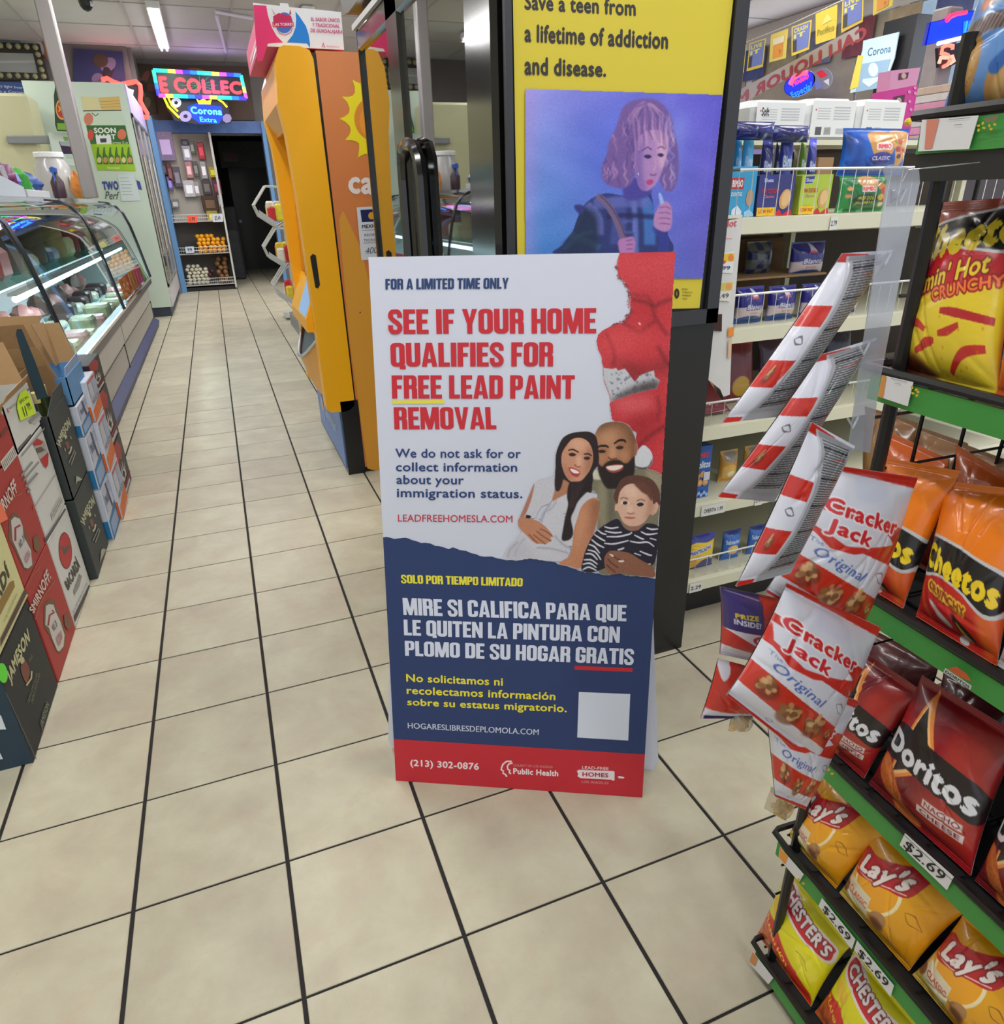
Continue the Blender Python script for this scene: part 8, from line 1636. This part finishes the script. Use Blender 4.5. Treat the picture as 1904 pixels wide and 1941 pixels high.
hp('brown poster with pale shapes behind the rainbow bordered sign', [(289, 122), (470, 126), (484, 228), (300, 228)], [(92, 70, 56), (150, 130, 90), (60, 46, 50), (160, 110, 60), (70, 80, 130)], 3)
# pegboard, hanging goods
peg = thing('pegboard', 'pale pegboard with hanging packages at the end of the aisle', 'pegboard', (-.2, 13.9, 1.15)); MB().box(-.575, .20, 13.88, 13.90, 1.1, 2.415).build('board', mat('pegboard_beige', (166, 158, 146), .7, noise=.1, scale=60), peg)
MB().box(.20, .235, 13.60, 13.90, .02, 2.415).build('side_panel', mat('white_side', (190, 188, 180), .5), peg)
zr = lambda x, y: (270 + x / 3.48, 240 + y / 3.48)
PG = PY(13.80)
hang = [(95, 30, 210, 225, (140, 116, 150), 'large lilac film bag of cutlery'), (255, 85, 305, 130, (54, 50, 60), 'black measuring scoop'), (265, 120, 320, 225, (184, 180, 196), 'pale plastic bag'), (312, 95, 345, 180, (100, 104, 96), 'grey ladle card'), (365, 105, 410, 215, (186, 40, 56), 'red card pack'), (122, 235, 160, 320, (60, 50, 56), 'black and white knife card'), (165, 240, 200, 370, (96, 50, 50), 'brown handled knife card'), (205, 265, 255, 400, (90, 84, 92), 'dark spatula card'), (285, 230, 330, 340, (190, 130, 130), 'pink and white brush pack'), (335, 230, 370, 330, (90, 86, 84), 'steel peeler card'), (385, 230, 425, 345, (170, 166, 166), 'grey whisk card'), (440, 265, 495, 335, (206, 180, 40), 'yellow round sponge'), (165, 330, 200, 420, (110, 96, 150), 'violet lighter card'), (272, 355, 345, 465, (206, 196, 196), 'white pack with red border'), (340, 365, 378, 460, (160, 156, 160), 'silver spoon card'), (395, 350, 455, 450, (70, 64, 62), 'black strainer card'), (465, 350, 520, 450, (110, 40, 60), 'wine red glove pack'), (500, 450, 530, 530, (180, 180, 180), 'white rag pack'), (395, 455, 500, 560, (70, 48, 26), 'brown spotted snack bag'), (425, 552, 500, 630, (176, 156, 50), 'yellow snack bag'), (190, 480, 245, 540, (130, 126, 122), 'grey tongs card')]
for k, (xa, ya, xb, yb, col, lab) in enumerate(hang):
    V = PG([zr(xa, ya), zr(xb, ya), zr(xb, yb), zr(xa, yb)]); t = thing('hanging_pack', lab + ' hanging on the pegboard', 'package', V.mean(0), 'goods hanging on the pegboard')
    w_ = V[1][0] - V[0][0]; c_ = V.mean(0); h_ = V[0][2] - V[3][2]
    MB().rbox(c_[0] - w_ / 2, c_[0] + w_ / 2, 13.79, 13.81, V[3][2], V[0][2], .008).build('pack', mat('pack_%d_%d_%d' % col, col, .35, noise=.6, scale=28), t)
    MB().rbox(c_[0] - w_ * .3, c_[0] + w_ * .3, 13.782, 13.789, c_[2] - h_ * .3, c_[2] + h_ * .22, .003).build('content', flat(tuple(min(255, int(v * 1.35) + 26) for v in col), .4), t)
    MB().cyl((c_[0], 13.88, V[0][2] + .005), (c_[0], 13.80, V[0][2] + .012), .003, seg=5).build('peg_hook', mat('hook_steel', (150, 150, 150), .3, metal=.8), t)
pr_rack = thing('produce_rack', 'low white wire rack of lemons, garlic and onions under the pegboard', 'rack', (-.18, 13.6, 0))
wm = mat('white_wire', (196, 196, 190), .4); b = MB(); b.box(-.60, -.58, 13.30, 13.86, .03, 1.16); b.box(.20, .225, 13.30, 13.598, .03, 1.14); b.build('side_upright', wm, pr_rack)
MB().box(-.60, .22, 13.84, 13.86, .05, 1.1).build('back_sheet', mat('rack_back', (120, 112, 106), .6, noise=.2), pr_rack)
for z in (.10, .60, 1.10):
    s_ = MB().box(-.58, .20, 13.32, 13.84, z - .012, z).build('shelf', wm, pr_rack); f = MB()
    for zz_ in (z + .05, z + .10): f.cyl((-.58, 13.31, zz_), (.20, 13.31, zz_), .005, seg=5)
    for i in range(24): x = -.58 + i * .78 / 23; f.cyl((x, 13.31, z), (x, 13.31, z + .10), .0025, seg=4)
    f.build('wire_front', wm, s_)
MB().box(-.58, .20, 13.34, 13.8, .0, .06).build('kick', mat('rack_kick', (28, 26, 28), .6), pr_rack)
for (qd, col, lab, s_) in (([(298, 587), (362, 587), (362, 633), (298, 633)], (250, 96, 60), 'orange price card on the top of the produce rack', '1.99'), ([(460, 578), (528, 578), (532, 628), (466, 630)], (206, 208, 212), 'white price card on the top of the produce rack', '$3.49'), ([(282, 793), (338, 790), (342, 832), (288, 836)], (206, 216, 230), 'white handwritten card in front of the lemons', '99')):
    V = PY(13.30)([zr(*a) for a in qd]); t = thing('price_card', lab, 'price card', V.mean(0)); MB().hexa(V, (0, .003, 0)).build('card', flat(col, .6), t); p = Print(PY(13.30), base=.001); c4 = np.array([zr(*a) for a in qd]); m_ = c4.mean(0); p.text(s_, (c4 - m_) * .55 + m_, (50, 60, 90), .03); p.build('writing', t)
rr = np.random.default_rng(4)
def pile(name, lab, cat, x0, x1, z, n, r, rgb, grp, sq=1.0):
    me0 = None; place = []
    for k in range(n):
        lay = k // max(1, int((x1 - x0) / (2 * r)) * 2); i = k % max(1, int((x1 - x0) / (2 * r)) * 2); col_, row = i // 2, i % 2
        place.append((x0 + r + col_ * 2 * r + rr.uniform(-.3, .3) * r + (lay % 2) * r * .6, 13.38 + row * 2.1 * r + lay * .5 * r + rr.uniform(-.2, .2) * r, z + r * .9 + lay * r * 1.5))
    for k, (x, y, zz_) in enumerate(place):
        if me0 is None: o = MB().ball((x, y, zz_), (r, r, r * sq), 9, 7, jit=.08).build(name, mat(name + '_skin', rgb, .45, noise=.2, scale=40), None, smooth=True, label=lab, cat=cat, group=grp); me0 = o; z_off = o.location[2] - zz_
        else: o = me0.copy(); COL.objects.link(o); o.location = (x, y, zz_ + z_off); o.rotation_euler = (0, 0, rr.uniform(0, 6))
pile('lemon', 'yellow orange fruit piled on the middle shelf of the produce rack', 'fruit', -.30, .18, .60, 56, .038, (236, 166, 28), 'fruit on the produce rack', .9)
pile('garlic_bulb', 'white garlic bulb piled at the left of the bottom produce shelf', 'garlic', -.55, -.16, .10, 56, .035, (206, 200, 176), 'garlic on the produce rack', .85)
pile('onion', 'brown onion piled at the right of the bottom produce shelf', 'onion', -.06, .18, .10, 24, .046, (120, 84, 52), 'onions on the produce rack')
pile('red_onion', 'dark red onion between the garlic and the brown onions', 'onion', -.20, -.06, .22, 4, .036, (70, 26, 38), 'red onions on the produce rack')
MB().rbox(-.56, -.34, 13.36, 13.7, .605, .70, .02).build('green_produce_tray', mat('green_tray', (34, 56, 34), .5, noise=.3, scale=20), None, label='dark green produce tray left of the lemons', cat='tray')
# exit sign, things in the dark corridor
ex = thing('exit_sign', 'unlit red lettered EXIT sign over the dark door', 'sign', (.55, 16.0, 2.1)); PE = PY(16.0); qe = [zr(532, 165), zr(630, 165), zr(632, 230), zr(540, 230)]; V = PE(qe); MB().hexa(V, (0, .05, 0)).build('box', flat((52, 44, 46), .5), ex); p = Print(PE, base=.002); p.text('EXIT', [zr(545, 178), zr(622, 176), zr(624, 220), zr(552, 222)], (110, 40, 46), .06); p.build('lettering', ex)
b = MB(); b.cyl((V[0] + V[1]) / 2 + np.array([0, .02, 0]), ((V[0] + V[1]) / 2)[:2].tolist() + [2.7], .01, seg=5); b.build('stem', flat((52, 44, 46), .5), ex)
MB().box(.40, 1.65, 17.36, 17.395, 2.05, 2.55).build('trim_5', mat('corridor_board', (120, 124, 122), .7, noise=.2), kind='structure')
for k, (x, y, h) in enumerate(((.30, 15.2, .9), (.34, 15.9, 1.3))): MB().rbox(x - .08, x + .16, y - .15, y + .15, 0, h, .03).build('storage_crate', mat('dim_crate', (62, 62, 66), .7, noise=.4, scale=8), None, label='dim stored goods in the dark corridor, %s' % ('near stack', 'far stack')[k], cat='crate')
# neon signs
NEON = lambda n, rgb, s_: emat('neon_' + n, rgb, s_)
PN = PY(13.2)
ns = thing('led_sign', 'rainbow bordered LED sign with red capital letters over the doorway', 'neon sign', P3((380, 190), PN))
V = PN(zc((1100, 500), (1745, 535), (1785, 720), (1140, 698))); MB().hexa(V, (0, .03, 0)).build('backplate', mat('led_backplate', (20, 30, 28), .4), ns)
p = Print(PN, base=.004); p.text('E COLLEC', zc((1140, 548), (1742, 590), (1750, 682), (1160, 668)), (255, 60, 70), .05); p.build('red_letters', ns, emit=1.6)
p = Print(PN, base=.003)
for k in range(12): a = k * PI / 6; p.line(zc((1440 + 20 * math.cos(a), 615 + 12 * math.sin(a)), (1440 + 130 * math.cos(a), 615 + 66 * math.sin(a))), .7, (40, 150, 60), bump=False)
p.build('green_rays', ns, emit=.8)
bc = [(40, 220, 230), (60, 240, 160), (250, 240, 90), (250, 80, 250), (60, 60, 255), (40, 120, 255)]
edge_ = zc((1108, 508), (1740, 545), (1778, 712), (1145, 690), (1108, 508)); kk = 0
for a_, c_ in zip(edge_[:-1], edge_[1:]):
    n_ = 12 if abs(a_[0] - c_[0]) > 60 else 4
    for i in range(n_):
        u0, u1 = i / n_, (i + 1) / n_; P0, P1 = P3((a_[0] + (c_[0] - a_[0]) * u0, a_[1] + (c_[1] - a_[1]) * u0), PN), P3((a_[0] + (c_[0] - a_[0]) * u1, a_[1] + (c_[1] - a_[1]) * u1), PN)
        MB().cyl(P0 - [0, .015, 0], P1 - [0, .015, 0], .028, seg=6).build('rainbow_light', NEON('border_%d' % (kk % 6), bc[kk % 6], 2.2), ns); kk += 1
def neon(name, lab, Pn, tubes, board=None, r=.012, cat='neon sign', back=(16, 18, 30), art=None, emitp=1.0):
    c_ = Pn(tubes[0][0]).mean(0) if board is None else Pn(board).mean(0); t = thing(name, lab, cat, c_)
    if board is not None: MB().hexa(Pn(board), -Pn.n * .02).build('backplate', flat(back, .4), t)
    for k, (pts, rgb, rr_) in enumerate(tubes): 
        q = Pn(pts, .02); b = MB(); b.tube(q, rr_, 6); b.build('neon_tube', NEON('%d_%d_%d' % rgb, rgb, 2.6), t, smooth=True)
    if art: p = Print(Pn, base=.004, step=.001); art(p); p.build('lit_print', t, emit=emitp)
    return t
PN2 = PY(13.3)
neon('neon_sign', 'blue and yellow beer neon with soccer balls under the LED sign', PN2, [(zc((1185, 705), (1215, 770), (1295, 850)), (250, 230, 30), .018), (zc((1215, 705), (1240, 760), (1285, 805)), (250, 230, 30), .015), (zc((1575, 718), (1610, 740), (1640, 775)), (250, 230, 30), .015)],
     board=zc((1175, 700), (1640, 712), (1670, 890), (1430, 900), (1260, 870)), back=(14, 16, 40), art=lambda p: (p.poly(zc((1355, 770), (1420, 745), (1600, 770), (1610, 850), (1580, 895), (1440, 890), (1370, 840)), (10, 50, 190)), p.text('Corona', zc((1368, 768), (1598, 782), (1605, 832), (1385, 822)), (90, 220, 255), .04, shear=.1), p.text('Extra', zc((1440, 842), (1560, 852), (1568, 886), (1446, 878)), (60, 200, 255), .03), p.poly(zc((1415, 712), (1440, 725), (1470, 712), (1495, 728), (1530, 716), (1520, 755), (1435, 752)), (250, 226, 50)), p.poly(zc(*circ(1272, 742, 38, 36, 14)), (170, 170, 200)), p.poly(zc(*circ(1272, 742, 15, 14, 5)), (20, 20, 40)), p.poly(zc(*circ(1340, 840, 44, 40, 14)), (130, 120, 160)), p.poly(zc(*circ(1340, 840, 18, 16, 5)), (24, 20, 44)), p.poly(zc(*circ(1640, 855, 34, 34, 7)), (110, 100, 130))), emitp=1.2)
PN3 = PY(12.9)
z15 = lambda *q_: [(150 + x / 6.55, 90 + y / 6.55) for x, y in q_]
neon('neon_sign', 'red neon outline sign peeking out behind the mint white cooler', PN3, [(z15((310, 430), (300, 400), (350, 385), (430, 430), (520, 462), (640, 440), (710, 425), (760, 470), (770, 560), (760, 660), (800, 740), (850, 820), (850, 870), (790, 865)), (255, 80, 70), .034)],
     board=z15((330, 420), (740, 440), (760, 640), (820, 830), (640, 800)), back=(26, 24, 36), art=lambda p: (p.poly(z15((560, 520), (620, 510), (680, 530), (670, 590), (610, 600), (570, 560)), (190, 240, 235)), p.line(z15((720, 680), (745, 750)), 2, (210, 230, 235))), emitp=.9)
for (x, y, rgb, pw_) in ((.4, 13.0, (.55, .4, 1.0), 10), (-.9, 12.8, (1, .35, .4), 6)):
    l = bpy.data.lights.new('neon_spill', 'POINT'); l.energy = pw_; l.color = rgb; l.shadow_soft_size = .3; o = bpy.data.objects.new('neon_spill', l); COL.objects.link(o); o.location = (x, y, 3.0)
# ceiling vent frame and camera dome, sprinkler wire
vf = thing('ceiling_vent', 'white angled vent frame on the ceiling near the pink box', 'vent', (.6, 10.9, CEIL - .02)); b = MB(); F = PZ(CEIL - .02); 
for a_, c_ in (((408, 22), (478, 35)), ((410, 28), (428, 98))): b.cyl(P3(a_, F), P3(c_, F), .02, seg=6)
b.build('frame', flat((206, 200, 216), .5), vf); MB().ball(P3((162, 3), PZ(CEIL - .1)), (.07, .07, .09), 8, 6).build('camera_dome', flat((26, 26, 30), .3), None, label='black camera hanging from the ceiling above the steel column', cat='camera')
# ================================================================ BEHIND THE MACHINE
sh = thing('aisle_shelf', 'grey shelving run behind the yellow kiosk', 'shelf', (.95, 7.0, 0)); gm_ = mat('shelf_grey', (120, 122, 124), .5, noise=.15, scale=6)
MB().box(.69, 1.25, 4.75, 8.9, 0, .14).build('base', gm_, sh); MB().box(1.2, 1.25, 4.75, 8.9, .14, 1.95).build('back_panel', gm_, sh); MB().box(.80, 1.25, 8.86, 8.9, .14, 1.95).build('end_panel', mat('shelf_end', (70, 74, 100), .5, noise=.5, scale=12), sh)
for z in (.5, .85, 1.2, 1.55, 1.92): MB().box(.80, 1.2, 4.75, 8.86, z, z + .02).build('shelf_deck', gm_, sh)
for k in range(18):
    z = (.142, .522, .872, 1.222, 1.572)[k % 5]; y = 5.0 + .21 * k; cc = [(190, 60, 50), (60, 90, 160), (206, 190, 120), (60, 120, 70), (180, 176, 170)][(k * 2) % 5]; MB().rbox(.84, 1.1, y, y + .18, z, z + .22, .01).build('grocery_box', flat(cc, .5), None, label='%s grocery box on the grey run behind the kiosk, %s from the near end' % (('red', 'blue', 'cream', 'green', 'white')[(k * 2) % 5], ORD[k]), cat='box', group='grocery boxes behind the kiosk')
bs = thing('basket_stand', 'white wire stand of hexagonal snack baskets beside the yellow kiosk', 'rack', (.72, 9.3, 0)); hex_ = lambda x0, z0, s_: [(x0 + .10 * s_, z0 + .42 * s_), (x0 - .06 * s_, z0 + .22 * s_), (x0 - .02 * s_, z0 + .10 * s_), (x0 + .16 * s_, z0 - .03 * s_), (x0 + .34 * s_, z0 + .06 * s_), (x0 + .36 * s_, z0 + .40 * s_)]
b = MB(); b.cyl((.82, 9.3, .05), (.82, 9.3, 1.72), .014, seg=6); b.cyl((.82, 9.5, .05), (.82, 9.5, 1.72), .014, seg=6); b.box(.66, .86, 9.2, 9.6, .03, .06); b.build('pole', wm, bs)
for k, z in enumerate((1.10, .64, .20)):
    x0 = (.56, .60, .64)[k]; b = MB()
    for y in (9.2, 9.4, 9.6): b.tube([(x, y, zz_) for x, zz_ in hex_(x0, z, 1.0)], .010, 5, closed=True)
    for (x, zz_) in hex_(x0, z, 1.0): b.cyl((x, 9.2, zz_), (x, 9.6, zz_), .005, seg=4)
    b.build('basket', wm, bs); b = MB(); hx = hex_(x0, z, 1.0); b.hexa([(hx[2][0], 9.19, hx[2][1]), (hx[3][0], 9.19, hx[3][1]), (hx[3][0], 9.19, hx[3][1] + .06), (hx[2][0], 9.19, hx[2][1] + .07)], (0, .002, 0)); b.build('label_plate', flat((180, 186, 184), .5), bs)
    for j in range(6):
        cc = [(206, 50, 60), (230, 220, 60), (226, 222, 200), (190, 30, 40), (232, 200, 60), (200, 190, 180)][(j + k * 2) % 6]; x = x0 + .12 + .09 * (j % 2); y = 9.24 + .12 * (j // 2)
        MB().rbox(x - .04, x + .05, y, y + .08, z + .035, z + .20 + .03 * (j % 3), .02).build('snack_packet', mat('snk_%d_%d_%d' % cc, cc, .35, noise=.3, scale=40), None, label='%s snack packet in the %s wire basket, %s row %s' % (('red', 'yellow', 'cream', 'crimson', 'gold', 'pale')[(j + k * 2) % 6], ('top', 'middle', 'bottom')[k], ('front', 'middle', 'rear')[j // 2], ('left', 'right')[j % 2]), cat='snack', group='snack packets in the wire baskets')
# ================================================================ UPPER RIGHT: WINDOW SIDE
z8 = lambda *q_: [(1380 + x / 3.634, y / 3.634) for x, y in q_]
class PD(Plane): pass
def DP(c): return Plane((c / .992, 0, 0), (.992, -.484, 0))
PP = DP(2.04)
st_ = thing('pennant_string', 'cord of beer pennants strung across the window side', 'string', P3((1500, 40), PP)); b = MB(); b.tube(PP(z8((-10, 305), (130, 290), (430, 170), (780, 8), (950, -60), (1160, -130))), .004, 5); b.build('cord', flat((200, 200, 200), .6), st_)
pens = [([(80, 300), (128, 312), (108, 500), (74, 512)], (222, 200, 60), '', 0), ([(150, 300), (262, 262), (240, 460), (130, 492)], (222, 196, 60), 'LIVE IT', 1), ([(298, 240), (415, 196), (398, 400), (285, 430)], (224, 200, 90), '', 2), ([(440, 186), (578, 136), (558, 340), (440, 386)], (222, 196, 70), 'CRASH IT', 1), ([(606, 95), (755, 30), (742, 262), (606, 306)], (224, 200, 60), 'Pacifico', 3), ([(790, 0), (935, -60), (928, 150), (782, 226)], (222, 196, 70), 'LIVE IT', 1), ([(1008, -60), (1156, -110), (1132, 40), (1000, 108)], (222, 200, 80), '', 2)]
for k, (qd, col, tx_, kd) in enumerate(pens):
    V = PP(z8(*qd)); t = thing('pennant', '%s pennant, %s from the left on the cord' % (('plain yellow', 'yellow and violet lettered', 'yellow beer mug', 'yellow and blue lettered', 'yellow script lettered', 'yellow and blue lettered', 'yellow mug')[k], ORD[k]), 'pennant', V.mean(0), 'beer pennants'); MB().hexa(V, -PP.n * .003).build('cloth', flat(col, .6), t)
    q = np.array(qd, float); bl_ = lambda u, v: tuple((1 - v) * ((1 - u) * q[0] + u * q[1]) + v * ((1 - u) * q[3] + u * q[2])); p = Print(PP, base=.002)
    R_ = lambda u0, v0, u1, v1: z8(bl_(u0, v0), bl_(u1, v0), bl_(u1, v1), bl_(u0, v1))
    if kd == 1: p.poly(R_(.08, .05, .95, .9), (110, 126, 196)); p.poly(R_(.08, .5, .3, .9), (60, 60, 70)); p.text(tx_.split()[0], R_(.14, .1, .85, .26), (226, 210, 90), .05); p.text(tx_.split()[-1], R_(.14, .3, .75, .46), (226, 220, 110), .05)
    elif kd == 2: p.poly(R_(.2, .3, .8, .9), (226, 150, 50)); p.poly(R_(.18, .2, .84, .42), (226, 220, 190)); p.poly(z8(bl_(.55, .6), bl_(.75, .7), bl_(.6, .85)), (200, 120, 40))
    elif kd == 3: p.poly(z8(bl_(.3, .45), bl_(.55, .15), bl_(.8, .4)), (232, 216, 120)); p.text('Pacifico', R_(.08, .55, .92, .75), (170, 150, 50), .02, shear=.1)
    else: p.poly(R_(.3, .3, .8, .7), (236, 216, 100))
    p.build('pennant_print', t)
PBn = DP(2.60)
V = PBn(z8((-120, 690), (40, 640), (900, 180), (905, 268), (120, 700), (-110, 790))); t = thing('store_banner', 'white banner seen from behind with red mirrored letters along the window', 'banner', V.mean(0)); MB().hexa(V, -PBn.n * .003).build('cloth', flat((186, 178, 184), .6), t); p = Print(PBn, base=.003); p.text('CALI LIQUOR M', z8((960, 170), (60, 655), (60, 735), (960, 262)), (172, 60, 78), .05); p.build('lettering', t)
# Corona board, neon by the window
PW = PX(7.3)
def acb(p): p.poly(z8((935, 280), (1178, 222), (1120, 400), (1130, 410), (920, 450)), (196, 222, 226)); p.text('Corona', z8((968, 332), (1128, 306), (1124, 360), (964, 390)), (80, 120, 160), .02, shear=.1); p.poly(z8((930, 440), (1125, 405), (1070, 600), (880, 636)), (146, 178, 206)); p.poly(z8(*circ(1005, 480, 34, 48, 16)), (206, 232, 236)); p.poly(z8((900, 380), (935, 385), (900, 600), (842, 618)), (226, 206, 90)); p.poly(z8((935, 545), (1045, 530), (1040, 555), (975, 600), (930, 565)), (206, 230, 236))
wall_sign('beer_board', 'pale blue and white beer board standing by the window', 'sign', z8((965, 272), (1180, 220), (1148, 400), (1075, 600), (842, 640), (930, 340)), PX(7.28), (190, 214, 222), acb, base=flat((196, 220, 226), .5)); MB().cyl((7.31, 7.2, 2.021), (7.31, 7.3, 2.7), .015, seg=6).build('prop', flat((90, 90, 96), .5), bpy.data.objects['beer_board'])
MB().box(7.35, 7.65, 6.60, 7.02, 2.022, 3.0).build('black_speaker', flat((24, 24, 28), .5), None, label='tall black cabinet beside the pale beer board', cat='speaker')
neon('neon_sign', 'oval blue neon with red script by the window', PW, [(z8((440, 580), (460, 540), (510, 510), (555, 500)), (255, 70, 110), .03)], board=z8(*circ(495, 575, 118, 78, 22, -.55)), back=(14, 40, 170), art=lambda p: (p.poly(z8(*circ(495, 575, 110, 70, 22, -.55)), (16, 40, 200)), p.text('Modelo', z8((440, 560), (560, 495), (560, 540), (450, 600)), (255, 60, 110), .03, shear=.1), p.text('Especial', z8((430, 640), (580, 560), (580, 620), (450, 672)), (40, 130, 255), .03)), emitp=1.1)
hb_ = z8(*circ(655, 540, 66, 74, 14)); wall_sign('helmet_sign', 'small silver and red ball shaped sign right of the oval neon', 'sign', hb_, PW, (120, 120, 140), lambda p: (p.poly(z8((610, 500), (650, 480), (690, 520), (640, 540)), (210, 40, 60)), p.poly(z8((600, 560), (640, 550), (650, 600), (610, 620)), (110, 120, 190)), p.poly(z8((660, 560), (700, 540), (700, 590)), (206, 206, 216))))
PV = PY(3.6)
z9 = lambda *q_: [(1640 + x / 4.62, y / 4.62) for x, y in q_]
neon('neon_sign', 'large glowing blue neon panel at the upper right', PV, [(z9((690, 190), (720, 155), (780, 130), (860, 115)), (255, 40, 90), .012), (z9((615, 388), (850, 330)), (220, 210, 255), .012), (z9((870, 190), (850, 290), (880, 290)), (30, 130, 255), .006)],
     board=z9((570, 195), (690, 170), (800, 110), (960, 90), (1000, 150), (950, 290), (860, 330), (520, 400), (545, 300)), back=(8, 30, 180), art=lambda p: (p.poly(z9((575, 200), (690, 180), (800, 120), (950, 100), (985, 155), (940, 280), (850, 320), (535, 390)), (8, 50, 240)), p.text('CERVEZA', z9((690, 150), (862, 100), (866, 128), (694, 190)), (255, 50, 90), .03, arc=.5), p.text('10', z9((860, 190), (950, 170), (945, 285), (850, 300)), (30, 120, 255), .03)), emitp=1.2)
neon('neon_sign', 'small red and white looping neon under the blue panel', PV, [(z9((740, 440), (745, 410), (700, 400), (655, 420), (645, 470), (700, 490), (720, 530), (700, 570), (660, 590)), (255, 110, 90), .011), (z9((625, 560), (640, 510), (690, 510), (740, 500), (755, 540), (720, 560)), (255, 140, 120), .011)], board=z9((640, 420), (740, 400), (880, 360), (860, 520), (760, 580), (650, 590)), back=(26, 24, 40))
# support post for those signs, doll boxes, magazines
MB().rbox(4.3, 4.42, 3.64, 3.76, 0, 2.3, .01).build('sign_column', mat('sign_column', (150, 142, 140), .6, noise=.2), None, label='slim square pillar behind the upper right neon signs', cat='pillar')
cn = thing('counter', 'dim counter behind the bread shelves carrying toy boxes', 'counter', (3.6, 3.1, 0)); MB().box(2.8, 4.6, 2.7, 3.5, 0, 1.50).build('body', mat('counter_dark', (80, 74, 80), .6, noise=.1), cn); MB().box(2.75, 4.65, 2.66, 3.54, 1.50, 1.53).build('worktop', mat('counter_top', (136, 124, 186), .4), cn)
PDl = PY(2.75)
for k, (qd, col, lab) in enumerate((([(232, 618), (488, 590), (452, 745), (212, 792)], (216, 150, 186), 'light pink toy box, upper one on the counter'), ([(180, 800), (470, 742), (420, 1035), (150, 1035)], (206, 60, 150), 'deep pink dotted toy box, lower one on the counter'))):
    V = PDl(z9(*qd)); V[2:, 2] = 1.5305 if k else V[2:, 2]; t = thing('toy_box', lab, 'box', V.mean(0), 'pink toy boxes'); MB().hexa(V, (0, .07, 0)).build('carton', flat(col, .45), t); p = Print(PDl, base=.002); q = np.array(qd, float); m_ = q.mean(0)
    p.poly(z9(*((q - m_) * .34 + m_ - np.array([10, 20]))), (90, 60, 80)); p.poly(z9(*circ(m_[0] - 8, m_[1] - 22, 22, 26, 10)), (206, 170, 160))
    if k: [p.poly(z9(*circ(x, y, 13, 15, 10)), (226, 150, 196), bump=False) for x, y in ((386, 806), (438, 818), (390, 890), (436, 770), (400, 960))]
    p.build('box_print', t)
for k in range(7):
    z0 = 1.532 + .035 * k; MB().rbox(3.42, 3.92, 2.72 + .01 * (k % 2), 3.0, z0, z0 + .033, .003).build('magazine', mat('magazine_%d' % (k % 3), [(196, 176, 150), (216, 150, 170), (206, 206, 190)][k % 3], .5, noise=.3, scale=30), None, label='magazine number %d from the bottom of the stack beside the pink toy boxes' % (k + 1) if 0 else 'cream and pink magazine, %s from the bottom of the stack by the toy boxes' % ORD[k], cat='magazine', group='magazine stack')
# posters along the window head, blinds
for k in range(9):
    y = 5.6 + k * .62; cc = [(150, 140, 110), (70, 80, 130), (170, 150, 120), (120, 60, 70), (110, 110, 130)][k % 5]; MB().box(7.66, 7.665, y, y + .44, 2.80, 3.18).build('window_poster', mat('wposter_%d' % (k % 5), cc, .6, noise=.6, scale=9), None, label='small %s poster at the window head, %s from the near end' % (('tan', 'blue', 'sand', 'wine', 'grey')[k % 5], ORD[k]), cat='poster', group='posters along the window head')
for k, (a, b_) in enumerate(((7.2, 9.55), (9.75, 11.85), (12.05, 13.95), (4.35, 6.0))): MB().box(7.705, 7.712, a, b_, 1.05, 3.18).build('window_blind', mat('beige_blind', (150, 140, 122), .7, noise=.25, scale=5), None, label='beige blind panel on the shop window, %s' % ('second bay', 'third bay', 'far bay', 'near bay')[k], cat='blind', group='window blinds')
